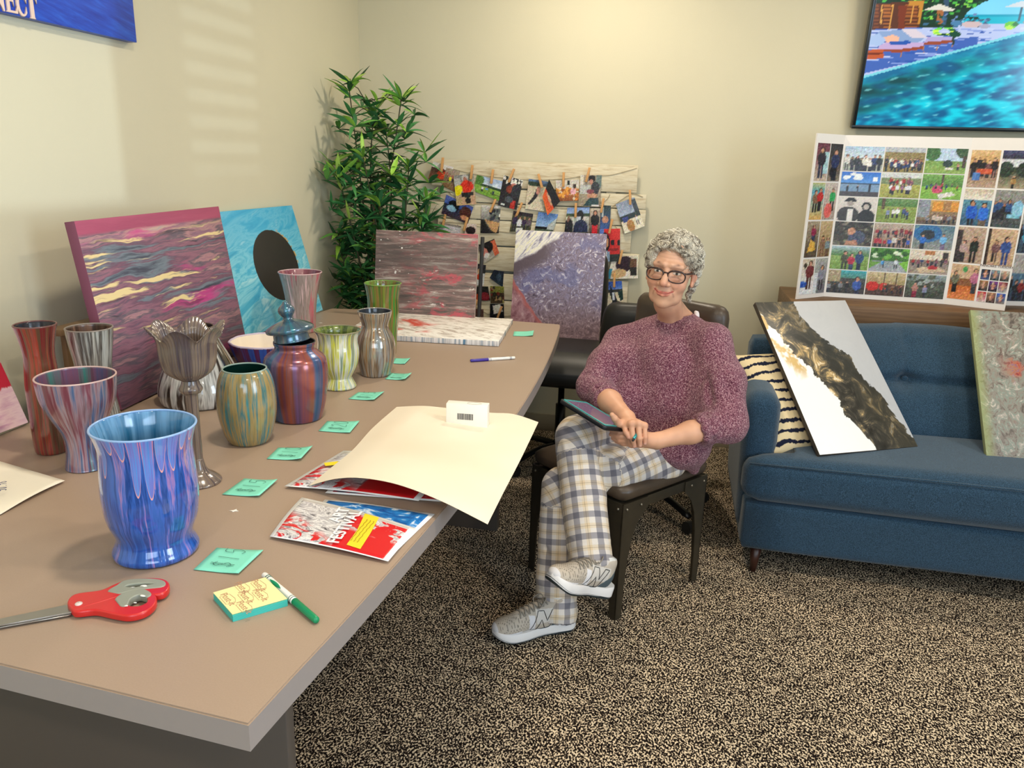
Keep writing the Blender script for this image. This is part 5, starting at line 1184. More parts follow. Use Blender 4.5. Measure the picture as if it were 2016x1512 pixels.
for k, pic in enumerate(rw):
    r_, c_ = k//2, k % 2; v1 = .93-.225*r_; u0 = .03+.49*c_
    if pic is not None: pphoto(WR, u0, v1-.215, u0+.455, v1, pic)
    else:
        mp = [('#1c1e26', '#3a4a7a'), ('#8a98a8', '#2a2c34'), ('#c8b8a8', '#2a2a30'), ('#a87a50', '#26222a'), ('#7a3a90', '#2a2a2a'), ('#8a2a3a', '#a8b8b0'), ('#b81f2c', '#d8d0c8'), ('#a87a60', '#3a2a2a'), ('#2a5ab8', '#8a7a6a')]
        for q_, (ca_, cb_) in enumerate(mp):
            rr_, cc2 = q_//3, q_ % 3
            pphoto(WR, u0+.155*cc2, v1-.068*(rr_+1)-.012, u0+.155*cc2+.14, v1-.068*rr_-.018, P(80+q_, 8, 8).g(0, 1, ca_, cb_).e(.5, .45, .2, .3, '#c09078').n(.08))
        o = text('print', 'PANCAKE TUESDAY', .014, plain('#5a3a34', .6), tf, frame(onw(*WR, u0+.225, v1+.004, .002), e3b-e2b, e3t-e3b), .0002)
# second board, standing to the right of it
tb = thing('poster_board', 'second white poster board with photos, cut by the right frame edge', 'poster board', (1.6, 3.92, SZ)); TF = Vector(tb.location)
f0, f1 = Vector((1.452, 3.90, SZ+.001)), Vector((1.80, 3.97, SZ+.001)); g0, g1 = f0+Vector((0, .015, .70)), f1+Vector((0, .015, .70))
tf_, tf = tf, tb; wing('panel', f0, f1, g0, g1)
for r_ in range(3):
    v1 = .95-.31*r_
    for c_ in range(2): pphoto((f0, f1, g0, g1), .03+.49*c_, v1-.30, .49+.49*c_, v1, P(90+r_*2+c_, 30, 30).g(0, .4, '#b8b0a8').g(.4, 1, '#5a7a98', '#3a4a5a').crowd(.95, .5, 6, ['#1c1c24', '#8a2a2a', '#5ab0d0', '#26304a']).n())
tf = tf_

# ---------------------------------------------------------------- wooden console (table behind the sofa)
q = N('acacia_wood', .5, spec=.3); s_ = q.map(q.obj, (.9, 6, 6))
f = q.noise(s_, 3, 5, .6, .8); rg = q.wave(q.map(q.obj, (.35, 3, 3)), 6, 6, 3, 1.5, 'Z')
c = q.mix(f, '#5d4530', '#8a6a4a'); c = q.mix(q.math('MULTIPLY', rg, .35), c, '#4a3422')
kn = q.voro(q.map(q.obj, (1, 1.6, 2.2)), 5); c = q.mix(q.step(kn, .10, .03), c, '#2e1f14')
q.base(c); q.bump(f, .15, .002); WOOD = q.m
con = thing('wooden_console', 'long brown knotty wood console table between the blue sofa and back wall', 'console table', (1.5, 3.88, 0))
CX0, CX1, CY0, CY1 = .535, 2.5, 3.635, 4.12
box('top', ((CX0+CX1)/2-1.5, (CY0+CY1)/2-3.88, SZ-.0425), (CX1-CX0, CY1-CY0, .085), WOOD, con, bev=.004)
for x in (CX0+.05, CX1-.05):
    for y in (CY0+.05, CY1-.05): box('leg', (x-1.5, y-3.88, (SZ-.085)/2), (.07, .07, SZ-.085), WOOD, con, bev=.004)

# ---------------------------------------------------------------- television
S0 = ony(1683, 247, YB-.058); 
tv = thing('television', 'large wall-mounted television showing a tropical pool scene', 'television', (S0.x+.78, YB-.122, S0.z+.436))
tilt = math.radians(8); tv.rotation_euler = (tilt, 0, 0)
SW, SH = 1.56, .88; BZ = plain('#0d1418', .25, name='tv_bezel')
bm = bmesh.new(); bmbox(bm, (0, .022, 0), (SW+.03, .04, SH+.03), None, .004); bm_obj('casing', bm, BZ, tv, True, angle=40)
bm = bmesh.new()
for c_, s_ in [((0, -.002, -SH/2-.006), (SW+.03, .012, .016)), ((0, -.002, SH/2+.004), (SW+.03, .012, .014)), ((-SW/2-.006, -.002, 0), (.014, .012, SH)), ((SW/2+.006, -.002, 0), (.014, .012, SH))]: bmbox(bm, c_, s_, None, .001)
bm_obj('bezel', bm, BZ, tv, True, angle=40)
box('wall_bracket', (0, .065, 0), (.4, .045, .2), BZ, tv)
NX, NY = 330, 186
tp = Pic(NX, NY, 5)
XM = tp.X*SW; ZM = (1-tp.Y)*SH
def cm(cx, cy): return ((cx-(370-.176*cy))/2421/SW, 1-((1370-cy)/2440)/SH)
def PL(pts, c): tp.poly([cm(x, y) for x, y in pts], c)
def EL(x, y, rx, ry, c): u_, v_ = cm(x, y); tp.e(u_, v_, rx/2421/SW, ry/2440/SH, c)
tp.g(0, 1, '#62c8ee', '#9ae0f2')
xs = XM; 
sky = tp.Y; nzv = np.array([[mnoise.noise((x*7, y*7, 0)) for x in np.linspace(0, SW, NX)] for y in np.linspace(SH, 0, NY)])
tp.a += nzv[..., None]*.08
PL([(1250, 205), (5000, 205), (5000, 320), (1250, 320)], '#12b8cf'); PL([(1250, 205), (5000, 205), (5000, 230), (1250, 230)], '#0aa0bd')
PL([(0, 300), (5000, 300), (5000, 420), (0, 900)], '#b9c6ea'); PL([(0, 560), (1400, 420), (1400, 520), (0, 860)], '#3f64b4')
rs = np.random.RandomState(9)
for _ in range(240):
    x, y = rs.uniform(320, 2400), rs.uniform(330, 700)
    if y < 830-.28*x+60: EL(x, y, rs.uniform(20, 90), rs.uniform(3, 9), ['#2f58ac', '#8aa0dc', '#c8d2f0', '#4a74c4'][rs.randint(4)])
PL([(300, -800), (1350, -800), (1560, 20), (1300, 160), (1180, 330), (300, 330)], '#123424')
for _ in range(900):                                   # foliage
    x = rs.uniform(340, 1600); y = rs.uniform(-700, 250-(max(0, x-1000))*.35)
    EL(x, y, rs.uniform(8, 30), rs.uniform(6, 18), ['#123c26', '#1d5a34', '#2f8a3f', '#0c2a20', '#4fb84a', '#8ad84f'][rs.randint(6)])
PL([(340, 90), (840, 70), (800, 330), (310, 350)], '#5a2c1a')
for k in range(14):
    y = 100+k*17; PL([(340, y), (390, y), (388, y+8), (338, y+8)], '#8a4a24'); PL([(440, y), (520, y), (516, y+8), (436, y+8)], '#b0672f'); PL([(660, y), (790, y), (784, y+8), (654, y+8)], '#a05a2a')
for a in ((420, 100, 405, 300), (530, 95, 490, 355), (740, 110, 705, 280)): PL([(a[0], a[1]), (a[0]+14, a[1]), (a[2]+14, a[3]), (a[2], a[3])], '#e0a24c')
PL([(695, 70), (845, 68), (815, 300), (790, 300), (800, 110), (690, 110)], '#c88a34'); PL([(590, 110), (680, 110), (650, 340), (590, 340)], '#7a3018')
PL([(1065, -700), (1130, -700), (1095, 180), (1075, 310), (1030, 310), (1045, 150)], '#33506a')
PL([(850, 155), (1000, 98), (1170, 155), (1140, 165), (880, 162)], '#e0dccc'); PL([(985, 160), (1045, 160), (1040, 290), (975, 295)], '#a8683a')
for _ in range(60): EL(rs.uniform(860, 1500), rs.uniform(200, 330), rs.uniform(10, 34), rs.uniform(6, 16), ['#0f3a2a', '#3a6a8a', '#6a8ab8', '#184a34'][rs.randint(4)])
EL(1330, 300, 100, 32, '#d0b8b8'); EL(1460, 320, 60, 20, '#a8a8c0'); EL(1180, 290, 60, 26, '#4a80a8')
for (ux, uy, w_) in [(1830, 125, 190), (1990, 148, 150), (2250, 140, 170)]:
    PL([(ux-w_, uy+8), (ux-30, uy-48), (ux+30, uy-48), (ux+w_, uy+8), (ux, uy+16)], '#cfd8dc'); PL([(ux-26, uy+8), (ux-8, uy+8), (ux-34, uy+150), (ux-56, uy+150)], '#345a6a')
for k in range(7): PL([(1830+k*40, 275), (1860+k*40, 265), (1900+k*40, 310), (1860+k*40, 325)], ['#b87458', '#e0d0d0'][k % 2])
EL(1710, 310, 60, 40, '#6ac83f'); EL(1700, 335, 40, 22, '#b8e84f'); EL(1760, 300, 30, 24, '#2f7a34')
PL([(400, 370), (640, 350), (880, 420), (800, 480), (560, 470), (300, 430)], '#8aa4cc'); PL([(620, 345), (770, 345), (890, 430), (740, 440)], '#dccfd6')
PL([(900, 420), (1120, 420), (1145, 455), (990, 478), (860, 478)], '#b3a4d2'); PL([(860, 478), (1145, 455), (1145, 480), (985, 505), (860, 500)], '#9a4a34')
PL([(400, 510), (480, 480), (850, 482), (858, 520), (620, 548), (380, 545)], '#c4a9d2'); PL([(380, 545), (620, 548), (860, 515), (860, 545), (620, 582), (380, 575)], '#9a452c')
PL([(440, 430), (540, 400), (605, 425), (600, 465), (470, 480)], '#f0b898'); PL([(500, 475), (700, 460), (730, 482), (680, 500), (510, 502)], '#2456ac'); PL([(300, 420), (400, 390), (470, 460), (400, 520), (290, 500)], '#a8c0e4')
PL([(270, 560), (440, 545), (445, 640), (270, 660)], '#c0562a'); PL([(265, 590), (440, 580), (440, 600), (265, 612)], '#7a2c14')
for (x0, y0) in ((620, 580), (850, 520), (985, 500), (1140, 470)): PL([(x0, y0), (x0+10, y0), (x0+8, y0+60), (x0, y0+60)], '#b07a4a')
for k in range(30):
    a = rs.uniform(0, 2*PI); EL(1060+90*math.cos(a), 370+34*math.sin(a), 34, 10, ['#6ad84f', '#c8f04f', '#1d6a34', '#0f4a2a'][k % 4])
EL(1170, 400, 60, 30, '#0e4a34'); PL([(1140, 420), (1165, 420), (1165, 500), (1140, 500)], '#2a3c34')
# pool
poolm = (1-tp.Y); cyv = 1370-(1-tp.Y)*SH*2440; cxv = XM*2421+370-.176*cyv
pool = cyv > 830-(cxv-220)*.2825
n1 = np.array([[mnoise.noise((x*9+y*9, y*26-x*6, 1)) for x in np.linspace(0, SW, NX)] for y in np.linspace(SH, 0, NY)])
n2 = np.array([[mnoise.noise((x*22+y*18, y*70-x*16, 4)) for x in np.linspace(0, SW, NX)] for y in np.linspace(SH, 0, NY)])
edge = cyv-(830-(cxv-220)*.2825)
t = np.clip(.5+n1*1.1+n2*.5, 0, 1)[..., None]
W1 = h3('#0a5f8e')*(1-t)+h3('#0ad0e4')*t
dk = np.clip(1-np.abs(edge-(170+(cxv*.0)))/150, 0, 1)*np.clip(1.5-cxv/1300, 0, 1)+np.clip(1-np.abs(edge-330)/130, 0, 1)*np.clip(1.2-cxv/1000, 0, 1)
dk = np.clip(dk*(.8+n1), 0, 1)[..., None]
W1 = W1*(1-dk)+h3('#05484f')*dk
n3 = np.array([[mnoise.noise((x*14+y*12, y*90-x*22, 7)) for x in np.linspace(0, SW, NX)] for y in np.linspace(SH, 0, NY)])
hl = np.clip((n3*.6+n2*.5-.30)*5, 0, 1)[..., None]; W1 = W1*(1-hl*.55)+h3('#a8f4f4')*hl*.55
rim = (np.abs(edge-8) < 16)[..., None]; W1 = np.where(rim, h3('#7ad4e0'), W1)
e2 = ((edge > 24) & (edge < 95))[..., None]; W1 = np.where(e2, W1*.55+h3('#1478a4')*.45, W1)
tp.a = np.clip(np.where(pool[..., None], W1, tp.a), 0, 1)
SCR = N('tv_screen', .15); SCR.base('#020304'); SCR.emit(SCR.attr('Col'), 1.0)
picgrid('screen', [(-SW/2, -.0005, -SH/2), (SW/2, -.0005, -SH/2), (SW/2, -.0005, SH/2), (-SW/2, -.0005, SH/2)], tp, SCR.m, tv, thick=.002)
# ================================================================== SOFA
q = N('blue_tweed', .9, spec=.15)
n1 = q.noise(q.map(q.obj, (1, 1, 1)), 420, 2); n2 = q.noise(q.obj, 5, 3); tw_ = q.noise(q.map(q.obj, (6, 1, 1)), 120, 2)
c = q.mix(q.math('MULTIPLY', n2, .6), '#22394a', '#1a2c3a'); c = q.mix(q.step(n1, .42, .62), c, '#36526a'); c = q.mix(q.math('MULTIPLY', q.step(tw_, .55, .7), .4), c, '#142635')
q.base(c); q.bump(q.math('ADD', n1, tw_), .35, .003)
q.b.inputs['Sheen Weight'].default_value = .25; q.b.inputs['Sheen Roughness'].default_value = .5
TWEED = q.m
sofa = thing('sofa', 'dark blue tweed sofa with a button-tufted back and tapered wooden legs', 'sofa', (1.3, 3.15, 0))
SX, SY = 1.3, 3.15
def part(name, x0, x1, y0, y1, z0, z1, **k):
    f_ = k.pop('fn', None)
    return rbox_def(name, x1-x0, y1-y0, z1-z0, TWEED, sofa, fn=f_, loc=((x0+x1)/2-SX, (y0+y1)/2-SY, (z0+z1)/2), **k)
SXR = 2.34
part('base_rail', .338, SXR-.03, 2.80, 3.52, .105, .30, n=10, e=.10)
def arm_fn(x, y, z):
    t = (z+.29)/.58; return (x*(1+.12*t)-.012+.0*t - .018*t + (.03 if False else 0), y-(.0 if y > 0 else .02*t), z+.012*(1-(x/.09)**2)*(1 if z > .2 else 0)+.015*(y/.3)*(1 if z > 0 else 0)*0)
part('arm', .34, .462, 2.90, 3.56, .12, .685, n=14, e=.42, fn=arm_fn)
part('arm', SXR-.152, SXR-.03, 2.90, 3.56, .12, .685, n=14, e=.42, fn=lambda x, y, z: (-arm_fn(-x, y, z)[0],)+tuple(arm_fn(x, y, z)[1:]))
part('back_frame', .36, SXR-.05, 3.44, 3.60, .14, .80, n=12, e=.3)
# seat cushion with a T front that runs in front of the arms
def seat_fn(x, y, z):
    w_ = .97; inset = .125*max(0, min(1, (y+.205)/.03)) ; s_ = 1 if x > 0 else -1
    if abs(x) > w_-.14: x = s_*(abs(x)-inset*min(1, (abs(x)-(w_-.14))/.1))
    yy = y - (.035*(1-(x/.97)**2)*0 + .05*max(0, (x+.97)/1.94) if y < 0 else 0)
    return (x, yy, z+.014*(1-(x/1.0)**2)*(1 if z > 0 else 0) - (.02*max(0, (y-.1)/.3) if z > 0 else 0))
part('seat_cushion', .322, SXR-.012, 2.785, 3.36, .30, .475, n=30, e=.34, fn=seat_fn, puff=.006)
V, Fc = tube_vf([(.335-SX, 2.792-SY, .458), (1.0-SX, 2.765-SY, .47), (1.7-SX, 2.745-SY, .47), (2.3-SX, 2.735-SY, .458)], .004, 6); mesh('piping', V, Fc, TWEED, sofa, True)
# tufted back cushion
bm = bmesh.new(); NXB, NZB = 96, 36; BX0, BX1 = .470, SXR-.16; vs = []
btn = [(x_, .55) for x_ in (.525, .985, 1.445, 1.905)]
def backpt(u, w_):
    x = BX0+(BX1-BX0)*u; z = .44+.425*w_; y = 3.25+.29*w_
    ed = min(u, 1-u)*(BX1-BX0); ez = min(w_, 1-w_)*.425
    puff = .075*(1-math.exp(-(ed/.05)))*(1-math.exp(-(ez/.045)))
    puff -= .05*math.exp(-((w_-.55)*.425/.022)**2)*.55
    for (bx, bw) in btn:
        d2 = ((x-bx)/.04)**2+((w_-bw)*.425/.035)**2; puff -= .045*math.exp(-d2)
        if w_ > bw: puff -= .018*math.exp(-((x-bx+.01*math.sin(w_*14))/.013)**2)*(1-(1-w_)*0)
    puff += .006*math.sin(x*9)*math.sin(w_*5)
    z += .012*math.sin(x*7)*w_ if w_ > .9 else 0
    return Vector((x-SX, y-puff-SY, z))
for j in range(NZB+1):
    for i in range(NXB+1): vs.append(bm.verts.new(backpt(i/NXB, j/NZB)))
for j in range(NZB):
    for i in range(NXB): a = j*(NXB+1)+i; bm.faces.new((vs[a], vs[a+1], vs[a+NXB+2], vs[a+NXB+1]))
be = [e for e in bm.edges if e.is_boundary]; r_ = bmesh.ops.extrude_edge_only(bm, edges=be)
for v in [g for g in r_['geom'] if isinstance(g, bmesh.types.BMVert)]: v.co.y += .06; v.co.x *= .995
bmesh.ops.recalc_face_normals(bm, faces=bm.faces[:]); bm_obj('back_cushion', bm, TWEED, sofa, True)
for bx, bw in btn:
    p = backpt((bx-BX0)/(BX1-BX0), bw); bm = bmesh.new(); bmesh.ops.create_uvsphere(bm, u_segments=14, v_segments=8, radius=.014); bmesh.ops.scale(bm, vec=(1, .55, 1), verts=bm.verts)
    bm_obj('button', bm, TWEED, sofa, True, loc=p+Vector((0, -.006, 0)))
LEGW = plain('#3a1d14', .4, name='walnut_leg')
for (x, y) in ((.405, 2.86), (.405, 3.47), (SXR-.1, 2.86), (SXR-.1, 3.47)):
    sx = -.004 if x < 1 else .004; V, Fc = tube_vf([(x-SX+sx, y-SY-.02, .0), (x-SX, y-SY, .11)], [.011, .024], 16); mesh('leg', V, Fc, LEGW, sofa, True)

# throw pillow, cream with dark dyed bands
q = N('shibori_stripes', .85, spec=.1); s = q.sep(q.obj)
wz = q.math('ADD', s[2], q.math('MULTIPLY', q.math('SUBTRACT', q.noise(q.obj, 9, 3), .5), .045))
st_ = q.math('ABSOLUTE', q.math('SUBTRACT', q.math('FRACT', q.math('MULTIPLY', wz, 23)), .5))
sp = q.math('MULTIPLY', q.math('SUBTRACT', q.noise(q.map(q.obj, (1, 1, .25)), 75, 2), .5), .42)
q.base(q.mix(q.step(q.math('ADD', st_, sp), .20, .11), '#d8c49c', '#1c2033')); q.bump(q.noise(q.obj, 200, 2), .2, .002); SHIB = q.m
def pil(x, y, z):
    return x, y, z
# ---- the two canvases leaning on the sofa
def leaner(bl, d, w_, tlpx):
    d = Vector((d[0], d[1], 0)).normalized(); nb = Vector((-d.y, d.x, 0)); best = None
    for k in np.linspace(.05, .75, 141):
        for hz_ in np.linspace(.3, .7, 81):
            p = bl+nb*k+Vector((0, 0, hz_)); X, Y_, _ = pr(p); e_ = (X-tlpx[0])**2+(Y_-tlpx[1])**2
            if best is None or e_ < best[0]: best = (e_, p)
    return plane_M(bl, bl+d*w_, best[1])
q = N('gold_black_pour', .35, spec=.5); u, v = uvz(q)
wp = q.noise(q.comb(q.math('MULTIPLY', u, .75), 0.0, v), 3.2, 5, .62, .9); n2 = q.noise(q.comb(q.math('MULTIPLY', u, .75), 1.0, v), 8, 6, .68, 1.2)
# river runs from the top left corner to the bottom right
dd = q.math('ADD', q.math('ADD', v, q.math('MULTIPLY', u, 1.55)), q.math('MULTIPLY', q.math('SUBTRACT', wp, .5), .75))
up = q.step(dd, 1.63, 1.65)                                   # upper right silver
lw_ = q.step(dd, .93, .91)                                     # lower left white
riv = q.ramp(n2, [(.30, '#1c1a16'), (.44, '#35322c'), (.50, '#4a453c'), (.56, '#7d6f55'), (.61, '#c9a870'), (.655, '#efe4cc'), (.70, '#6a6152')])
riv = q.mix(q.math('MULTIPLY', q.step(dd, 1.2, 1.42), .75), riv, q.mix(n2, '#2a2823', '#4a463c'))
gl = q.math('MULTIPLY', q.step(q.noise(q.comb(q.math('MULTIPLY', u, .75), 4.0, v), 3.6, 4, .6), .50, .55), q.step(v, .42, .55))
whi = q.mix(q.math('MULTIPLY', gl, q.step(dd, .62, .74)), '#f3f1ec', '#cdab6c')
sil = q.mix(q.noise(q.comb(u, 2.0, v), 5, 4, .6, 1.5), '#b3b4b8', '#c4c4c6')
c = q.mix(lw_, riv, whi); c = q.mix(up, c, sil)
q.base(c); q.bump(n2, .3, .004)
BL1 = onz(1613, 903, .479); BR1 = onz(1806, 886, .479); d1 = BR1-BL1
M_, w_, h_ = leaner(BL1, d1, d1.length, (1486, 603))
canvas('canvas_painting', w_, h_, q.m, M_, 'canvas with a black and gold river over white and silver, leaning on the sofa', thick=.02, side=plain('#4a4036', .6, name='dark_edge'))
pw = thing('throw_pillow', 'cream throw pillow with dark tie-dyed bands wedged in the sofa corner', 'pillow', (.560, 3.145, .70), 0)
bm = bmesh.new(); bmesh.ops.create_cube(bm, size=2); bmesh.ops.subdivide_edges(bm, edges=bm.edges[:], cuts=16, use_grid_fill=True)
for v in bm.verts:
    u_, w_ = v.co.x, v.co.z; th_ = .075*((1-u_**4)*(1-w_**4))**.5+.004; pin = 1-.06*(u_*u_*0+ (1-w_*w_)*abs(u_)**6) ; pz_ = 1-.06*((1-u_*u_)*abs(w_)**6)
    v.co = Vector((u_*.215*pin, v.co.y*th_, w_*.245*pz_))
pm = bm_obj('cover', bm, SHIB, pw, True); pw.matrix_world = M_ @ Matrix.Translation((.080, .120, .300)) @ Matrix.Rotation(math.radians(0), 4, 'Y')

q = N('grey_red_swirl', .5); u, v = uvz(q)
wp = q.noise(q.comb(u, 0.0, v), 2.2, 4, .6, 1.2, True); pv = q.vec('ADD', q.comb(u, 0.0, v), q.vec('MULTIPLY', wp, (.35, .35, .35)))
n2 = q.noise(pv, 11, 7, .7, 1.6)
c = q.ramp(n2, [(.30, '#3e3733'), (.40, '#6b6159'), (.48, '#8d8379'), (.54, '#7a8a7e'), (.60, '#a59a90'), (.68, '#d6cdc0')])
rd = q.noise(pv, 2.4, 3); rg = q.math('ABSOLUTE', q.math('SUBTRACT', u, .44)); c2 = q.ramp(n2, [(.35, '#6a1f28'), (.48, '#b0463c'), (.55, '#a8744c'), (.62, '#7a3a78'), (.7, '#e0c8b8')])
c = q.mix(q.math('MULTIPLY', q.math('MULTIPLY', q.step(rd, .47, .53), q.step(rg, .30, .12)), q.step(v, .86, .7)), c, c2)
c = q.mix(q.math('MULTIPLY', q.step(u, .10, .0), .7), c, '#8f9a5a')
q.base(c); q.bump(n2, .4, .004)
BL2 = onz(1941, 903, .482); BR2 = onz(2016, 908, .482)
d2_ = Vector((BR2-BL2)); d2_ = Vector((1, .06, 0))
M_, w_, h_ = leaner(BL2, d2_, .48, (1909, 617))
canvas('canvas_painting', w_, h_, q.m, M_, 'grey, green and red swirled canvas leaning on the sofa at the right frame edge', thick=.02, side=plain('#8f9468', .6))

# ================================================================== METAL DINING CHAIR (she sits on it)
q = N('bronze_steel', .38, .55); q.base(q.mix(q.noise(q.obj, 30, 3), '#3d372d', '#4b4437')); BRZ = q.m
q = N('brown_leather', .38, spec=.45); q.base(q.mix(q.noise(q.obj, 8, 4), '#4a3d31', '#3d3228')); q.bump(q.noise(q.obj, 160, 3), .15, .002); LEA = q.m
CA, CB, CC_ = Vector((-.091, 2.351, 0)), Vector((.176, 2.71, 0)), Vector((-.437, 2.642, 0)); CD = CB+CC_-CA
cctr = (CA+CB+CC_+CD)/4; fdir = ((CA+CC_)/2-(CB+CD)/2).normalized(); rdir = (CC_-CA).normalized()
chair = thing('dining_chair', 'bronze metal dining chair with riveted legs and brown leather pad under the seated woman', 'chair', cctr)
CM = Matrix.Identity(4)
for i in range(3): CM[i][0] = -rdir[i]; CM[i][1] = -fdir[i]; CM[i][3] = cctr[i]
chair.matrix_world = CM          # local +x her left, -y front
HS = .225
def legplate(sx, sy):
    V = []; Fc = []; prof = [(0, 0.0, .030), (0, .12, .034), (0, .22, .042), (0, .30, .058), (0, .35, .082), (0, .385, .115), (0, .392, .125), (0, .43, .125)]
    bm = bmesh.new()
    for ax_ in (0, 1):
        a = [];
        for (_, z, w_) in prof: a.append((0, z, w_))
        ring = [(0.0, z) for _, z, w_ in prof] + [(w_, z) for _, z, w_ in prof[::-1]]
        for off in (0, .004):
            pass
        def P3(t, z, o_):
            if ax_ == 0: return Vector((sx*(HS-t), sy*(HS-o_), z))
            return Vector((sx*(HS-o_), sy*(HS-t), z))
        f0_ = [bm.verts.new(P3(t, z, 0)) for t, z in ring]; f1_ = [bm.verts.new(P3(t, z, .004)) for t, z in ring]
        n = len(prof)
        for i in range(n-1):
            bm.faces.new((f0_[i], f0_[i+1], f0_[2*n-2-i], f0_[2*n-1-i])); bm.faces.new((f1_[2*n-1-i], f1_[2*n-2-i], f1_[i+1], f1_[i]))
        for i in range(2*n): j = (i+1) % (2*n); bm.faces.new((f0_[j], f0_[i], f1_[i], f1_[j]))
    bmesh.ops.recalc_face_normals(bm, faces=bm.faces[:])
    lg = bm_obj('leg', bm, BRZ, chair)
    for (t, z) in ((.02, .41), (.09, .41)):
        for ax_ in (0, 1):
            b2 = bmesh.new(); bmesh.ops.create_uvsphere(b2, u_segments=10, v_segments=6, radius=.0055)
            loc = (sx*(HS-t), sy*(HS+.001), z) if ax_ == 0 else (sx*(HS+.001), sy*(HS-t), z)
            bm_obj('rivet', b2, plain('#7d7668', .3, .8, name='rivet_steel'), lg, True, loc=loc)
for sx in (1, -1):
    for sy in (1, -1): legplate(sx, sy)
boxes('seat_frame', [((0, sy*(HS-.006), .412), (2*HS-.03, .003, .036)) for sy in (1, -1)]+[((sx*(HS-.006), 0, .412), (.003, 2*HS-.03, .036)) for sx in (1, -1)]+[((0, 0, .424), (2*HS-.02, 2*HS-.02, .004))], BRZ, chair, .0005)['kind'] = 'stuff'
rbox_def('seat_pad', 2*HS+.012, 2*HS+.012, .042, LEA, chair, n=16, e=.9, loc=(0, 0, .449), puff=.004)
# back: two flat posts and a rounded leather panel
for sx in (1, -1):
    V, Fc = tube_vf(smooth_path([(sx*.185, HS-.012, .40), (sx*.185, HS+.01, .60), (sx*.180, HS+.035, .80), (sx*.175, HS+.05, .93)], 5), .016, 10, True, .35, (0, 1, 0)); mesh('back_post', V, Fc, BRZ, chair, True)
def bk(x, y, z): return x*(1-.06*max(0, -z/.13)), y+.10*x*x/.2-.03+ .06*z, z
rbox_def('backrest', .405, .045, .26, LEA, chair, n=16, e=.95, fn=bk, loc=(0, HS+.045, .905), puff=.004)

# ================================================================== OFFICE CHAIRS
q = N('black_leather', .42, spec=.4); q.base(q.mix(q.noise(q.obj, 10, 3), '#1b1a18', '#232220')); BLL = q.m
MET = plain('#0f0f10', .35, .4, name='black_steel')
def office(loc, rz, label, seatz, backh, backw):
    t = thing('office_chair', label, 'office chair', loc, rz)
    rbox_def('seat', .52, .50, .085, BLL, t, n=16, e=.95, loc=(0, 0, seatz-.0435), fn=lambda x, y, z: (x*(1-.12*max(0, y/.25)), y, z - (.02*max(0, -(y+.12)/.13))), puff=.003)
    tube('gas_column', [(0, .02, .07), (0, .02, seatz-.24), (0, .02, seatz-.24), (0, .02, seatz-.08)], [.026, .026, .016, .016], MET, t, 20)
    box('seat_plate', (0, .02, seatz-.10), (.20, .22, .02), MET, t)
    for k in range(5):
        a = 2*PI*k/5+.3; e_ = Vector((math.cos(a)*.30, .02+math.sin(a)*.30, .075))
        lg = tube('base_leg', smooth_path([(math.cos(a)*.02, .02+math.sin(a)*.02, .10), (math.cos(a)*.15, .02+math.sin(a)*.15, .105), e_], 5), [.022]*5+[.018]*5+[.013], MET, t, 10, .7)
        bm = bmesh.new(); bmesh.ops.create_cone(bm, cap_ends=True, segments=20, radius1=.027, radius2=.027, depth=.03)
        bm_obj('caster', bm, BLK, lg, True, loc=(e_.x, e_.y, .028), rot=(PI/2, 0, a), angle=40)
    sp_ = tube('back_support', smooth_path([(0, .18, seatz-.09), (0, .29, seatz-.04), (0, .30, seatz+.10), (0, .285, seatz+.18)], 5), .018, MET, t, 10)
    rbox_def('back', backw, .055, backh, BLL, t, n=16, e=.95, loc=(0, .27, seatz+.11+backh/2), fn=lambda x, y, z: (x*(1-.10*max(0, z/(backh/2))**2), y+.9*x*x-.02, z), puff=.004)
    return t
office((-.50, OFF_Y-.13, 0), 0, 'black leather office chair holding the violet swirled canvas, beside the table end', SEATZ, .40, .36)
office((-.045, 3.30, 0), math.radians(8), 'second black office chair, mostly hidden behind the seated woman', .45, .33, .44)
# ================================================================== ARTIFICIAL BAMBOO PLANT IN THE CORNER
pl = thing('potted_bamboo', 'tall artificial bamboo plant with dark green leaves in the room corner', 'plant', (-1.43, 3.80, 0))
PO = Vector(pl.location)
V, Fc = lathe_vf([(.0005, .002), (.11, .002), (.125, .02), (.15, .26), (.16, .27), (.16, .29), (.148, .29), (.145, .26), (.0005, .255)], 40)
mesh('pot', V, Fc, plain('#2d2a28', .5, name='dark_pot'), pl, True)
q = N('bamboo_leaf', .42, spec=.4); ac = q.attr('Col'); q.base(ac); LEAF = q.m
CANE = plain('#7a5f38', .5, name='cane'); STEM = plain('#3b3a22', .6, name='stem')
rs = random.Random(11)
LV = []; LF = []; LC = []
def leaf(p, d, ln, w_, bend, roll, col):
    """lance-shaped folded leaf from p along d"""
    d = Vector(d).normalized(); side = d.cross(Vector((0, 0, 1)));
    if side.length < .05: side = Vector((1, 0, 0))
    side.normalize(); side = (Matrix.Rotation(roll, 3, d) @ side); up = side.cross(d); b = len(LV); n = 7; p = Vector(p)
    for i in range(n+1):
        t = i/n; ww = w_*(math.sin(PI*min(1, t*1.02+.03))**.75)*(1-.25*t) if 0 < i < n else .0008
        c = p+d*ln*t+Vector((0, 0, -1))*bend*ln*t*t
        LV.extend([c+side*ww, c-up*ww*.30, c-side*ww, c+side*ww-up*.0006, c-up*(ww*.30+.0006), c-side*ww-up*.0006])
        LC.extend([col]*6)
    for i in range(n):
        a = b+i*6; LF.append((a, a+6, a+7, a+1)); LF.append((a+1, a+7, a+8, a+2)); LF.append((a+3, a+4, a+10, a+9)); LF.append((a+4, a+5, a+11, a+10))
GR = [lin(c) for c in ('#2c6238', '#37723f', '#43824a', '#4f9052', '#25502f', '#3d7349', '#66a04a')]
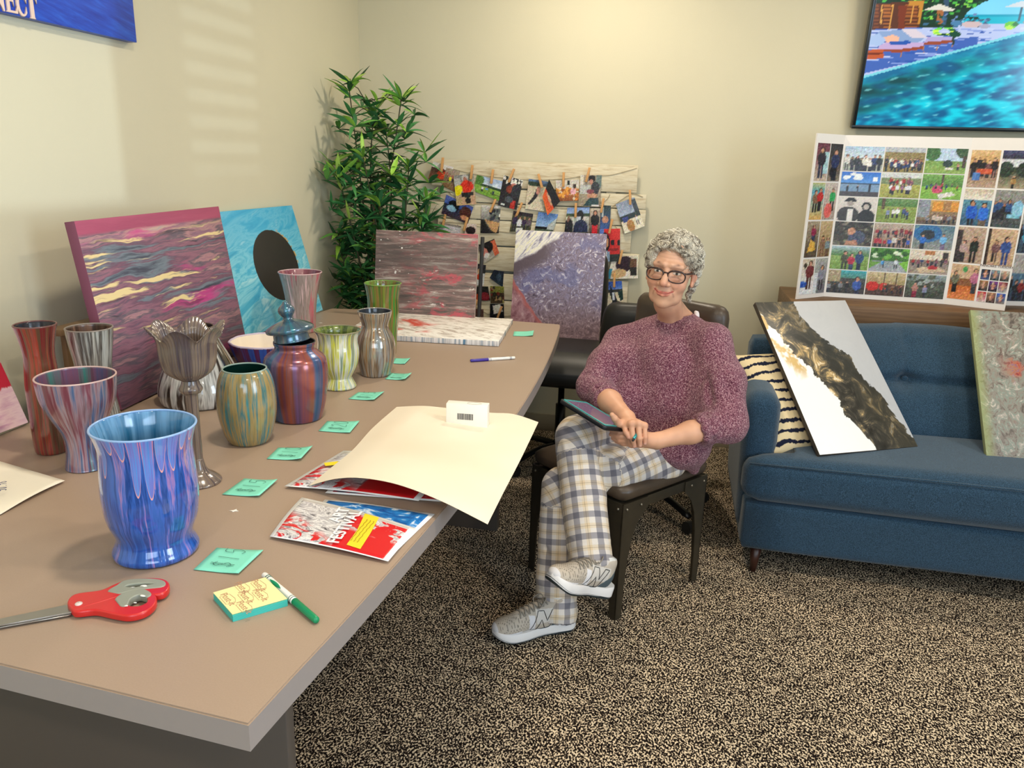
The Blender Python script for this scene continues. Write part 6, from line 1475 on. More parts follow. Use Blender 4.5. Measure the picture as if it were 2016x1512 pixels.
LG = [lin(c) for c in ('#93c24a', '#aed060', '#7db045')]
stems = []
def whorl(p, n, ln, up=.3, light=.1, spread=1.0, dirn=None):
    a0 = rs.uniform(0, 6.28)
    for k in range(n):
        a = a0+2*PI*k/n+rs.uniform(-.5, .5); e_ = rs.uniform(-.35, .9)*spread+up
        d = Vector((math.cos(a), math.sin(a)*.85, e_))
        if dirn is not None: d = d*.75+Vector(dirn)
        l_ = ln*rs.uniform(.8, 1.45); pp_ = Vector(p); tip = pp_+d.normalized()*l_
        if tip.x < XL+.02: d.x = abs(d.x)*.3
        if tip.y > YB-.02: d.y = -abs(d.y)*.3
        tp_ = d.normalized(); pc = pr(pp_+tp_*l_)
        leaf(pp_-PO, d, l_, rs.uniform(.009, .0155), rs.uniform(.05, .55), rs.uniform(-.8, .8), (LG if rs.random() < light else GR)[rs.randrange(3 if False else 3)] if rs.random() < .35 else (LG[rs.randrange(3)] if rs.random() < light else GR[rs.randrange(7)]))
YP = 3.80
SV = []; SF = []
main = [  # base px, via px, tip px, depth offset
 ((740, 640), (715, 400), (688, 180), -.02), ((745, 640), (760, 420), (790, 195), .03), ((735, 640), (700, 480), (665, 345), -.10),
 ((750, 640), (775, 500), (840, 395), .04), ((742, 640), (730, 360), (735, 225), .08), ((738, 640), (690, 560), (668, 480), -.05),
 ((748, 640), (790, 480), (805, 330), -.06), ((744, 640), (745, 480), (715, 310), -.12), ((746, 640), (770, 400), (760, 260), .10), ((734, 640), (706, 600), (680, 560), .02),
 ((748, 640), (800, 520), (838, 440), .0), ((740, 640), (752, 520), (748, 400), -.15)]
for bpx, vpx, tpx, dy in main:
    B_ = ony(*bpx, YP+dy*.4); Vv_ = ony(*vpx, YP+dy); T_ = ony(*tpx, YP+dy)
    T_.x = max(T_.x, XL+.06); Vv_.x = max(Vv_.x, XL+.06)
    root = Vector((PO.x+rs.uniform(-.05, .05), PO.y+rs.uniform(-.05, .05), .25))
    path = smooth_path([root, B_, Vv_, T_], 10); 
    V_, F_ = tube_vf([p-PO for p in path], [.006]*10+[.005]*10+[.004]*5+[.003]*6, 7, True, 1, None, [], [])
    mesh('stem', V_, F_, STEM, pl, True)
    n_ = len(path)
    for i in range(9, n_, 2):
        p = path[i]; t = i/(n_-1)
        whorl(p, 5, .115, .25+.2*t, .10 if t < .93 else .30)
        # side twigs
        if rs.random() < .85:
            a = rs.uniform(0, 6.28); q2 = p+Vector((math.cos(a)*.09, math.sin(a)*.07, .05)); q2.x = max(q2.x, XL+.05); q2.y = min(q2.y, YB-.06)
            tube_vf([p-PO, (p+q2)/2-PO+Vector((0, 0, .01)), q2-PO], [.002, .0018, .0012], 5, True, 1, None, SV, SF); whorl(q2, 6, .105, .2, .10)
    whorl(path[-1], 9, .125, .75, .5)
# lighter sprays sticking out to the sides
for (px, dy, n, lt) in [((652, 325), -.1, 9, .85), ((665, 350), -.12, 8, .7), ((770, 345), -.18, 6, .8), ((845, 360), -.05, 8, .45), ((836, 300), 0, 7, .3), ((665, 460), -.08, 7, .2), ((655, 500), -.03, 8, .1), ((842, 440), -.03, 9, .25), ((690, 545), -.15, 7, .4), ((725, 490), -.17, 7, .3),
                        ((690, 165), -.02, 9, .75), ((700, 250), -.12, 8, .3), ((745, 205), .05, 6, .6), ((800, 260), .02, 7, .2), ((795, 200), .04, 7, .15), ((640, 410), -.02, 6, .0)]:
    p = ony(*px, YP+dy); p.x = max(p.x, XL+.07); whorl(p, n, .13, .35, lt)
    rt = min((Vector(v) for v in [ony(720, y, YP+dy*.5) for y in range(200, 620, 30)]), key=lambda v: (v-p).length)
    tube_vf([rt-PO, (rt+p)/2-PO+Vector((0, 0, .02)), p-PO], [.003, .0025, .0015], 5, True, 1, None, SV, SF)
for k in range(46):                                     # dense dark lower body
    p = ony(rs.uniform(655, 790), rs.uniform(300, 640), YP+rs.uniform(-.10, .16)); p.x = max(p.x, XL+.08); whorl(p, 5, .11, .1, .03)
# keep leaves out of the walls
for v in LV:
    wv_ = v+PO
    if wv_.x < XL+.008: v.x = XL+.008-PO.x+(.0004 if rs.random() < .5 else 0)
    if wv_.y > YB-.008: v.y = YB-.008-PO.y
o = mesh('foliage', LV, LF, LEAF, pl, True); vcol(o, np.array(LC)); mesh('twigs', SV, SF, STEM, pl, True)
for dx in (.0, .022): tube('cane', [ony(733+dx*600, 640, YP-.06)-PO-Vector((0, 0, .5)), ony(737+dx*500, 385, YP-.08)-PO], .0075, CANE, pl, 10)
# ================================================================== IMPLICIT SURFACE MODELLER (for the seated woman)
class SDF:
    def __init__(s, lo, hi, h):
        s.lo = np.array(lo, float); s.h = h; s.n = np.ceil((np.array(hi)-s.lo)/h).astype(int)+1
        s.f = np.full(tuple(s.n), 1.0, np.float32)
    def _win(s, lo, hi, k):
        a = np.clip(np.floor((np.array(lo)-k-2*s.h-s.lo)/s.h).astype(int), 0, s.n); b = np.clip(np.ceil((np.array(hi)+k+2*s.h-s.lo)/s.h).astype(int)+1, 0, s.n)
        if (b <= a).any(): return None
        g = np.meshgrid(*[s.lo[i]+s.h*np.arange(a[i], b[i]) for i in range(3)], indexing='ij', sparse=True)
        return tuple(slice(a[i], b[i]) for i in range(3)), g
    def _add(s, lo, hi, k, fn, sub=False):
        w = s._win(lo, hi, k+.01)
        if w is None: return
        sl, (X, Y, Z) = w; d = fn(X, Y, Z).astype(np.float32); a = s.f[sl]
        if sub:
            d = -d
            if k > 0: h_ = np.clip(.5-.5*(a-d)/k, 0, 1); s.f[sl] = a*(1-h_)+d*h_+k*h_*(1-h_)
            else: s.f[sl] = np.maximum(a, d)
        elif k > 0: h_ = np.clip(.5+.5*(a-d)/k, 0, 1); s.f[sl] = a*(1-h_)+d*h_-k*h_*(1-h_)
        else: s.f[sl] = np.minimum(a, d)
    def cap(s, a, b, ra, rb, k=.01, sub=False, flat=None):
        a = np.array(a, float); b = np.array(b, float); ba = b-a; L2 = max(ba@ba, 1e-9); r = max(ra, rb)
        def fn(X, Y, Z):
            t = np.clip(((X-a[0])*ba[0]+(Y-a[1])*ba[1]+(Z-a[2])*ba[2])/L2, 0, 1)
            dx = X-a[0]-t*ba[0]; dy = Y-a[1]-t*ba[1]; dz = Z-a[2]-t*ba[2]
            if flat is not None:
                n_, q_ = flat; n_ = np.array(n_, float); n_ /= np.linalg.norm(n_); dn = dx*n_[0]+dy*n_[1]+dz*n_[2]
                return np.sqrt(np.maximum(dx*dx+dy*dy+dz*dz-dn*dn+(dn/q_)**2, 0))-(ra+(rb-ra)*t)
            return np.sqrt(dx*dx+dy*dy+dz*dz)-(ra+(rb-ra)*t)
        s._add(np.minimum(a, b)-r, np.maximum(a, b)+r, k, fn, sub); return s
    def chain(s, P, R, k=.01, sub=False):
        for i in range(len(P)-1): s.cap(P[i], P[i+1], R[i], R[i+1], k, sub)
        return s
    def ell(s, c, r, k=.01, B=None, sub=False):
        """ellipsoid; B = 3x3 rows are its axes"""
        c = np.array(c, float); r = np.array(r, float); B = np.eye(3) if B is None else np.array(B, float); m_ = r.max(); rm = r.min()
        def fn(X, Y, Z):
            dx, dy, dz = X-c[0], Y-c[1], Z-c[2]
            q0 = (dx*B[0][0]+dy*B[0][1]+dz*B[0][2]); q1 = (dx*B[1][0]+dy*B[1][1]+dz*B[1][2]); q2 = (dx*B[2][0]+dy*B[2][1]+dz*B[2][2])
            k0 = np.sqrt((q0/r[0])**2+(q1/r[1])**2+(q2/r[2])**2); k1 = np.sqrt((q0/r[0]**2)**2+(q1/r[1]**2)**2+(q2/r[2]**2)**2)
            return k0*(k0-1)/np.maximum(k1, 1e-6)
        s._add(c-m_, c+m_, k, fn, sub); return s
    def mesh(s):
        f = s.f; n = f.shape; ins = f < 0
        cnt = np.zeros(tuple(x-1 for x in n), np.int16)
        cs = [(i, j, k) for i in (0, 1) for j in (0, 1) for k in (0, 1)]
        sl = lambda i, j, k: (slice(i, n[0]-1+i), slice(j, n[1]-1+j), slice(k, n[2]-1+k))
        for c in cs: cnt += ins[sl(*c)]
        act = (cnt > 0) & (cnt < 8); ci = np.argwhere(act); M = len(ci); idx = np.full(act.shape, -1, np.int64); idx[act] = np.arange(M)
        P = np.zeros((M, 3)); W = np.zeros(M)
        for e0 in cs:
            for ax in range(3):
                if e0[ax]: continue
                e1 = list(e0); e1[ax] = 1
                a = f[ci[:, 0]+e0[0], ci[:, 1]+e0[1], ci[:, 2]+e0[2]]; b = f[ci[:, 0]+e1[0], ci[:, 1]+e1[1], ci[:, 2]+e1[2]]
                m_ = (a < 0) != (b < 0); t = np.where(m_, a/np.where(np.abs(a-b) < 1e-9, 1, a-b), 0)
                p = np.array(e0, float)[None, :].repeat(M, 0); p[:, ax] += t; P[m_] += p[m_]; W[m_] += 1
        P = (P/W[:, None]+ci)*s.h+s.lo
        Q_ = []
        for ax in range(3):
            o = [0, 1, 2]; o.remove(ax); u, v = o
            a = f; s0 = [slice(None)]*3; s1 = [slice(None)]*3; s0[ax] = slice(0, -1); s1[ax] = slice(1, None)
            A = ins[tuple(s0)]; B = ins[tuple(s1)]; e = np.argwhere(A != B)
            e = e[(e[:, u] > 0) & (e[:, v] > 0) & (e[:, u] < n[u]-1) & (e[:, v] < n[v]-1)]
            fl = A[e[:, 0], e[:, 1], e[:, 2]]
            def g(du, dv):
                q = e.copy(); q[:, u] += du; q[:, v] += dv; return idx[q[:, 0], q[:, 1], q[:, 2]]
            q = np.stack([g(-1, -1), g(0, -1), g(0, 0), g(-1, 0)], 1)
            if ax == 1: fl = ~fl
            q[~fl] = q[~fl][:, ::-1]; Q_.append(q)
        return P, np.concatenate(Q_)
def relax(V, Fq, it=2, lam=.5):
    for _ in range(it):
        acc = np.zeros_like(V); w_ = np.zeros(len(V))
        for i in range(4):
            a = Fq[:, i]; b = Fq[:, (i+1) % 4]; np.add.at(acc, a, V[b]); np.add.at(w_, a, 1); np.add.at(acc, b, V[a]); np.add.at(w_, b, 1)
        V = V*(1-lam)+lam*acc/np.maximum(w_, 1)[:, None]
    return V
def vnormals(V, Fq):
    n_ = np.cross(V[Fq[:, 2]]-V[Fq[:, 0]], V[Fq[:, 3]]-V[Fq[:, 1]]); N_ = np.zeros_like(V)
    for i in range(4): np.add.at(N_, Fq[:, i], n_)
    return N_/np.maximum(np.linalg.norm(N_, axis=1), 1e-12)[:, None]
def vnoise(V, sc_, seed=0):
    return np.array([mnoise.noise((x*sc_+seed, y*sc_, z*sc_)) for x, y, z in V])
A3 = lambda v: np.array(v, float)
def PX(x, y, Y): return A3(ony(x, y, Y))

# ------------------------------------------------------------------ joints (world)
Fd = np.array([-.55, -.835, 0]); Fd /= np.linalg.norm(Fd); Rd = np.array([-Fd[1]*-1, 0, 0])
Rd = np.array([Fd[1], -Fd[0], 0]); Up = np.array([0, 0, 1.])      # her right
PEL = A3((.01, 2.80, .575))
HIPR, HIPL = PEL+Rd*.085, PEL-Rd*.085
KR = PX(1135, 862, 2.46); KL = PX(1102, 958, 2.43)
AR = PX(1162, 1092, 2.24); AL = PX(1094, 1194, 2.285)
NECK = PX(1335, 618, 2.72); SHR = PX(1222, 672, 2.76); SHL = PX(1402, 672, 2.60)
ELR = PX(1172, 765, 2.60); ELL = PX(1425, 835, 2.44)
WRR = PX(1234, 824, 2.375); WRL = PX(1292, 868, 2.34)
HC_ = PX(1322, 532, 2.615)           # eye-level centre of the head
woman = thing('person', 'seated smiling person with curly grey hair, glasses, maroon sweater and plaid trousers', 'person', (PEL[0], PEL[1], 0))
WO = Vector(woman.location)
def obj_np(name, V, Fq, mat, parent=woman, smooth=True):
    return mesh(name, V-A3(WO), Fq, mat, parent, smooth)

# ------------------------------------------------------------------ head
tocam = (A3(CO)-HC_); tocam[2] = 0; tocam /= np.linalg.norm(tocam)
ya = math.radians(-10); fh = np.array([tocam[0]*math.cos(ya)-tocam[1]*math.sin(ya), tocam[0]*math.sin(ya)+tocam[1]*math.cos(ya), .02]); fh /= np.linalg.norm(fh)
rt = np.cross(Up, fh); rt /= np.linalg.norm(rt)        # her left (image right)
tl = math.radians(5.5); upv = np.cross(fh, rt)
rt2 = rt*math.cos(tl)-upv*math.sin(tl); up2 = upv*math.cos(tl)+rt*math.sin(tl)
HB = np.array([rt2, fh, up2])                          # rows: x (image right), y forward, z up
def H(x, y, z): return HC_+HB.T@np.array([x, y, z])
hd = SDF(HC_-A3((.16, .17, .27)), HC_+A3((.17, .16, .16)), .0017)
hd.ell(H(0, -.018, .038), (.073, .092, .083), .01, HB)
hd.ell(H(0, .022, -.028), (.061, .064, .074), .025, HB)
hd.ell(H(0, .030, -.076), (.043, .046, .042), .025, HB)
hd.ell(H(0, .060, -.101), (.021, .018, .017), .02, HB)
for sg in (-1, 1):
    hd.ell(H(sg*.039, .052, -.036), (.023, .021, .021), .022, HB)
    hd.ell(H(sg*.034, .036, -.084), (.015, .022, .018), .018, HB)            # soft jowl
    hd.cap(H(sg*.012, .080, .024), H(sg*.042, .068, .022), .010, .009, .014)
    hd.ell(H(sg*.031, .090, .002), (.016, .011, .011), .012, HB, True)
    hd.ell(H(sg*.031, .0665, .001), (.0150, .0145, .0135), .004, HB)
    hd.ell(H(sg*.030, .076, -.017), (.015, .007, .007), .008, HB)           # bag under the eye
hd.cap(H(0, .083, .004), H(0, .106, -.031), .0080, .0125, .009)
for sg in (-1, 1):
    hd.ell(H(sg*.0140, .095, -.036), (.0085, .0090, .0075), .006, HB)
    hd.ell(H(sg*.0068, .101, -.0435), (.0032, .0040, .0030), .002, HB, True)
    hd.chain([H(sg*.0165, .089, -.040), H(sg*.026, .079, -.052), H(sg*.031, .069, -.068)], [.0028, .0030, .0022], .007, True)
hd.ell(H(0, .066, -.066), (.030, .018, .018), .016, HB)                    # mouth mound
lipu = [H(-.0290, .0715, -.0570), H(-.015, .0840, -.0635), H(0, .0870, -.0645), H(.015, .0840, -.0635), H(.0290, .0715, -.0570)]
lipl = [H(-.0265, .0720, -.0595), H(-.014, .0840, -.0695), H(0, .0875, -.0725), H(.014, .0840, -.0695), H(.0265, .0720, -.0595)]
hd.chain(lipu, [.0022, .0036, .0034, .0036, .0022], .003); hd.chain(lipl, [.0022, .0040, .0046, .0040, .0022], .003)
hd.chain([H(-.031, .0745, -.0570), H(-.015, .0890, -.0668), H(0, .0920, -.0688), H(.015, .0890, -.0668), H(.031, .0745, -.0570)], [.0010, .0015, .0015, .0015, .0010], .0018, True)
for sg in (-1, 1):
    hd.ell(H(sg*.073, -.012, -.012), (.007, .019, .031), .006, HB); hd.ell(H(sg*.079, -.016, -.006), (.006, .016, .024), .004, HB)
    hd.ell(H(sg*.083, -.010, -.006), (.004, .008, .014), .004, HB, True); hd.ell(H(sg*.074, -.002, -.036), (.006, .009, .010), .005, HB)
nb = NECK+A3((.0, .02, -.02))
hd.chain([H(0, -.034, -.055), H(.0, -.036, -.115), nb-Up*.01], [.048, .043, .054], .010)
hd.cap(H(-.030, .0, -.095), NECK+A3((-.012, -.05, -.022)), .010, .007, .014); hd.cap(H(.036, -.01, -.095), NECK+A3((.012, -.05, -.024)), .011, .007, .014)
hd.ell(NECK+A3((0, .015, -.055)), (.10, .07, .045), .04)
hV, hF = hd.mesh(); hV = relax(hV, hF, 2, .4)
loc = (hV-HC_)@HB.T
def g3(c, r): return np.exp(-(((loc-A3(c))/A3(r))**2).sum(1))
def seg_d(P, A, B):
    A, B = A3(A), A3(B); ba = B-A; t = np.clip(((P-A)@ba)/(ba@ba), 0, 1); return np.linalg.norm(P-A-t[:, None]*ba, axis=1)
SK = A3(lin('#d6a689')); skc = np.tile(SK, (len(hV), 1))
def blend(C_, w_, col): return C_*(1-w_[:, None])+A3(lin(col))*w_[:, None]
nz = vnoise(loc, 38); skc *= (1+.07*nz)[:, None]
for sg in (-1, 1):
    skc = blend(skc, .45*g3((sg*.040, .06, -.036), (.022, .04, .022)), '#c4755f')
    skc = blend(skc, .50*g3((sg*.031, .08, -.016), (.018, .02, .007)), '#a8705c')
    skc = blend(skc, .35*g3((sg*.031, .08, .013), (.020, .02, .007)), '#b07c66')
    skc = blend(skc, .75*np.exp(-(seg_d(loc, (sg*.014, .086, .0225), (sg*.032, .080, .0285))/.0040)**2), '#7a5a4a'); skc = blend(skc, .7*np.exp(-(seg_d(loc, (sg*.032, .080, .0285), (sg*.050, .062, .021))/.0034)**2), '#7a5a4a')
    skc = blend(skc, .5*g3((sg*.078, -.012, -.010), (.014, .03, .03)), '#c06f60')
    for (a, b) in (((sg*.0165, .092, -.040), (sg*.028, .080, -.058)), ((sg*.028, .08, -.058), (sg*.033, .07, -.074))): skc = blend(skc, .65*np.exp(-(seg_d(loc, a, b)/.0030)**2), '#8a5444')
skc = blend(skc, .55*g3((0, .105, -.034), (.014, .02, .012)), '#c4705e')
for k in range(3): skc = blend(skc, .22*np.exp(-((loc[:, 2]-.046-.011*k-.03*np.abs(loc[:, 0]))/.0016)**2)*(loc[:, 1] > .04), '#9c6a54')
ll = (HB@(np.array(lipu+lipl)-HC_).T).T
dl = np.min([seg_d(loc, ll[i], ll[i+1]) for i in (0, 1, 2, 3, 5, 6, 7, 8)], axis=0)
skc = blend(skc, np.clip(1.75-dl/.0036, 0, 1)*(loc[:, 1] > .068), '#b8443f')
skc = blend(skc, .7*np.exp(-(((loc[:, 2]+.0680)-(np.abs(loc[:, 0])/.031)**2*.0105)/.0011)**2)*(np.abs(loc[:, 0]) < .0315)*(loc[:, 1] > .07)*(loc[:, 2] < -.055), '#6e2c2c')
for sg in (-1, 1): skc = blend(skc, .8*np.exp(-(((loc[:, 0]-sg*.0068)/.003)**2+((loc[:, 2]+.044)/.002)**2))*(loc[:, 1] > .08), '#5a2c24')
NK = np.clip((-.10-loc[:, 2])/.03, 0, 1); skc = blend(skc, NK*.4, '#bd8568')  # jaw shadow painted into the neck skin colour
# painted eyes: lids, whites, iris (the eyeball shows between the lids)
for sg in (-1, 1):
    ex, ez = loc[:, 0]-sg*.031, loc[:, 2]-.0015
    front = loc[:, 1] > .06
    open_ = ((np.abs(ex)/.0125)**2+(np.abs(ez)/.0042)**2 < 1) & front
    skc[open_] = A3(lin('#d8cfc6'))
    ir = ((ex-.0008)**2+ez**2 < .0048**2) & open_; skc[ir] = A3(lin('#4a4a42')); pu = ((ex-.0008)**2+ez**2 < .0022**2) & open_; skc[pu] = A3(lin('#15120f'))
    lidline = np.exp(-((ez-.0044*np.sqrt(np.clip(1-(ex/.0135)**2, 0, 1)))/.0012)**2)*(np.abs(ex) < .0135)*front; skc = blend(skc, .75*lidline, '#4a342a')
    lowl = np.exp(-((ez+.0044*np.sqrt(np.clip(1-(ex/.0135)**2, 0, 1)))/.0010)**2)*(np.abs(ex) < .0135)*front; skc = blend(skc, .35*lowl, '#6a4436')
    crease = np.exp(-((ez-.0092*np.sqrt(np.clip(1-(ex/.016)**2, 0, 1)))/.0011)**2)*(np.abs(ex) < .016)*front; skc = blend(skc, .4*crease, '#7a4f3c')

# ------------------------------------------------------------------ arms, hands, hidden trunk
ar = SDF(A3((-.36, 2.18, .56)), A3((.33, 2.92, .86)), .0024)
ar.chain([ELR, ELR*.5+WRR*.5+Up*.004, WRR], [.040, .036, .0255], .02)
ar.chain([ELL, ELL*.5+WRL*.5, WRL], [.041, .034, .0245], .02)
def unit(v): v = A3(v); return v/np.linalg.norm(v)
hand_pts = {}
def hand(S, w, kn, tips_mid, tips_end, r0, thumb, palm_n, k=.006):
    """palm from wrist w to knuckles kn[4]; each finger kn -> mid -> end"""
    for i in range(4):
        S.cap(w, kn[i], .0185 if i in (1, 2) else .0165, .0105, .012, flat=None)
    for i in range(3): S.cap(kn[i], kn[i+1], .0105, .0100, .006)
    S.cap(w*.5+(kn[0])*.5, w*.5+kn[3]*.5, .0150, .0145, .01)
    for i in range(4):
        m1 = tips_mid[i]; e = tips_end[i]; r = r0[i]
        S.cap(kn[i], m1, r*1.08, r, .0035); S.cap(m1, e, r*1.03, r*.82, .0022)
        S.ell(kn[i]+palm_n*.0035, (r*1.0,)*3, .004)
    S.chain(thumb, [.0150, .0125, .0098, .0082], .006)
# her right hand, on top: back of the hand to the camera, fingers hanging down over the other hand
zc_ = 2.335
k0 = [PX(1229, 838, 2.318), PX(1243, 835, 2.308), PX(1257, 834, 2.308), PX(1269, 838, 2.316)]
m0 = [PX(1233, 856, 2.296), PX(1246, 863, 2.288), PX(1259, 864, 2.288), PX(1270, 861, 2.296)]
t0 = [PX(1238, 862+2, 2.293), PX(1249, 878, 2.292), PX(1260, 877, 2.290), PX(1270, 873, 2.295)]
m0[0] = PX(1232, 851, 2.298); t0[0] = PX(1238, 861, 2.290)
hand(ar, WRR+A3((.012, -.030, -.006)), k0, m0, t0, [.0085, .0088, .0085, .0076], [WRR+A3((.0, -.03, -.008)), PX(1217, 833, 2.318), PX(1210, 824, 2.30), PX(1205, 817, 2.295)], unit(tocam+Up*.5))
ar.cap(WRR, WRR+A3((.012, -.030, -.006)), .0255, .020, .014)
# her left hand, underneath, cupping towards image left
k1 = [PX(1243, 853, 2.335), PX(1240, 862, 2.325), PX(1240, 869, 2.325), PX(1244, 875, 2.33)]
m1_ = [PX(1219, 850, 2.335), PX(1216, 859, 2.328), PX(1219, 867, 2.328), PX(1226, 873, 2.33)]
t1_ = [PX(1203, 846, 2.345), PX(1203, 855, 2.34), PX(1207, 863, 2.34), PX(1213, 869, 2.34)]
hand(ar, WRL+A3((-.022, -.006, .002)), k1, m1_, t1_, [.0088, .0090, .0086, .0078], [WRL+A3((-.02, -.0, .0)), PX(1258, 846, 2.345), PX(1244, 840, 2.35), PX(1232, 838, 2.35)], unit(tocam))
ar.cap(WRL, WRL+A3((-.022, -.006, .002)), .0245, .019, .014)
aV, aF = ar.mesh(); aV = relax(aV, aF, 1, .35)
na = vnoise(aV, 40); ac_ = np.tile(A3(lin('#d39f80')), (len(aV), 1))*(1+.09*na)[:, None]
def ndist(P_): return np.min([np.linalg.norm(aV-A3(p), axis=1) for p in P_], axis=0)
for P_, r_, c_, s_ in ((k0+m0+k1+m1_, .011, '#b8705a', .40), (t0+t1_, .010, '#c47c6c', .5)): ac_ = blend(ac_, s_*np.exp(-(ndist(P_)/r_)**2), c_)
# creases between the fingers
for KK, MM in ((k0, m0), (k1, m1_)):
    for i in range(3): ac_ = blend(ac_, .5*np.exp(-(seg_d(aV, (KK[i]+KK[i+1])/2, (MM[i]+MM[i+1])/2)/.0028)**2), '#8a4f3c')
# nails
for p, q_ in list(zip(t0, m0)):
    dd_ = unit(p-q_); c0_ = p+dd_*.002+unit(tocam+Up*.25)*.0065; ac_ = blend(ac_, .75*np.clip(1.7-np.linalg.norm((aV-c0_), axis=1)/.0038, 0, 1), '#dca896')
tr_ = SDF(A3((-.30, 2.45, .50)), A3((.30, 3.0, 1.0)), .008)
tr_.chain([PEL, (PEL+NECK)/2+A3((0, .0, -.02)), NECK-Up*.07], [.10, .10, .075], .05); tr_.chain([SHR, NECK-Up*.08, SHL], [.045, .06, .045], .03); tr_.cap(SHR, ELR, .032, .030, .02); tr_.cap(SHL, ELL, .032, .030, .02)
tV, tF = tr_.mesh(); tc_ = np.tile(SK, (len(tV), 1))
BV = np.concatenate([hV, aV, tV]); BF = np.concatenate([hF, aF+len(hV), tF+len(hV)+len(aV)])
q = N('skin', .48, spec=.4); q.base(q.attr('Col')); q.b.inputs['Subsurface Weight'].default_value = .08; q.b.inputs['Subsurface Radius'].default_value = (.8, .3, .2); q.b.inputs['Subsurface Scale'].default_value = .006
q.bump(q.noise(q.obj, 330, 3), .10, .001); SKIN = q.m
body = obj_np('body', BV, BF, SKIN); vcol(body, np.concatenate([skc, ac_, tc_]))

# ------------------------------------------------------------------ hair
hr = SDF(HC_-A3((.17, .18, .20)), HC_+A3((.17, .17, .18)), .0028)
hr.ell(H(0, -.028, .040), (.079, .094, .078), .01, HB)
rsn = random.Random(5)
for k in range(150):
    th_ = rsn.uniform(0, 2*PI); ph = rsn.uniform(-.35, 1.35); x, y, z = math.cos(th_)*math.cos(ph), math.sin(th_)*math.cos(ph), math.sin(ph)
    lx, ly, lz = x*.080, -.026+y*.093, .038+z*.078
    if ly > .048 and lz < .064: continue
    if lz < -.02 and ly > .0: continue
    r_ = rsn.uniform(.010, .018); hr.ell(H(lx, ly, lz), (r_*1.1, r_, r_), .008, HB)
for (x, y, z, r_) in [(-.060, .050, .056, .014), (-.068, .040, .042, .014), (-.074, .030, .028, .013), (-.078, .022, .008, .010), (-.045, .064, .069, .012), (-.025, .070, .080, .012), (-.002, .072, .083, .012), (.020, .072, .078, .013), (.040, .066, .068, .014), (.058, .054, .056, .014), (.070, .038, .048, .013), (.076, .026, .030, .012), (.078, .014, .010, .010),
                      (.078, -.038, -.030, .014), (.070, -.052, -.055, .014), (.062, -.058, -.078, .012), (-.070, -.045, -.045, .014), (.082, -.03, .0, .014), (-.080, -.01, .010, .010), (.068, -.050, -.095, .009)]:
    hr.ell(H(x, y, z), (r_, r_, r_*1.15), .008, HB)
hr.ell(H(-.006, .088, .020), (.056, .052, .054), .008, HB, True)          # forehead opening
hV2, hF2 = hr.mesh(); hV2 = relax(hV2, hF2, 1, .4)
q = N('grey_curls', .55, spec=.35); v_ = q.noise(q.obj, 30, 3, .6, 2.5); w2 = q.wave(q.vec('ADD', q.obj, q.vec('MULTIPLY', q.noise(q.obj, 24, 2, .5, 1, True), (.06, .06, .06))), 60, 4, 3, 2)
s = q.sep(q.obj)
c = q.mix(w2, '#857b6c', '#e0d8c6'); c = q.mix(q.math('MULTIPLY', q.step(v_, .46, .58), .9), c, '#564d42'); c = q.mix(q.math('MULTIPLY', q.step(q.noise(q.obj, 10, 2), .45, .58), .6), c, '#efe8d6')
q.base(c); q.bump(w2, .6, .005); HAIRM = q.m
hair = obj_np('hair', hV2, hF2, HAIRM)
CV = []; CF = []; CI = []
for k in range(640):                                   # loose curls standing off the mass
    th_ = rsn.uniform(0, 2*PI); ph = rsn.uniform(-.45, 1.4); x, y, z = math.cos(th_)*math.cos(ph), math.sin(th_)*math.cos(ph), math.sin(ph)
    lx, ly, lz = x*.084, -.026+y*.098, .038+z*.083
    if ly > .052 and lz < .068: continue
    if lz < -.015 and ly > -.01: continue
    nrm_ = unit((x/.087, y/.1, z/.09)); tg = unit(np.cross(nrm_, unit((rsn.gauss(0, 1), rsn.gauss(0, 1), rsn.gauss(0, 1)))))
    bt = np.cross(nrm_, tg); R_ = rsn.uniform(.004, .013); a0 = rsn.uniform(0, 6.28); tw = rsn.uniform(2.5, 6.0); n_ = 9; off = rsn.uniform(-.006, .007)
    P_ = []
    for i in range(n_+1):
        t = i/n_; a = a0+tw*t; P_.append(Vector(H(*(np.array([lx, ly, lz])+nrm_*(off+R_*.9*math.sin(a)) + tg*(R_*math.cos(a)) + bt*(t-.5)*.022)))-WO)
    b0 = len(CF); tube_vf(P_, [.0011*(1-.5*abs(i/n_-.4)) for i in range(n_+1)], 4, False, 1, None, CV, CF)
o = mesh('curls', CV, CF, [plain('#efe8d8', .5, name='silver_strand'), plain('#a89e8e', .5, name='grey_strand')], hair, True, mi=[0 if (i//36) % 3 else 1 for i in range(len(CF))])
o['kind'] = 'stuff'

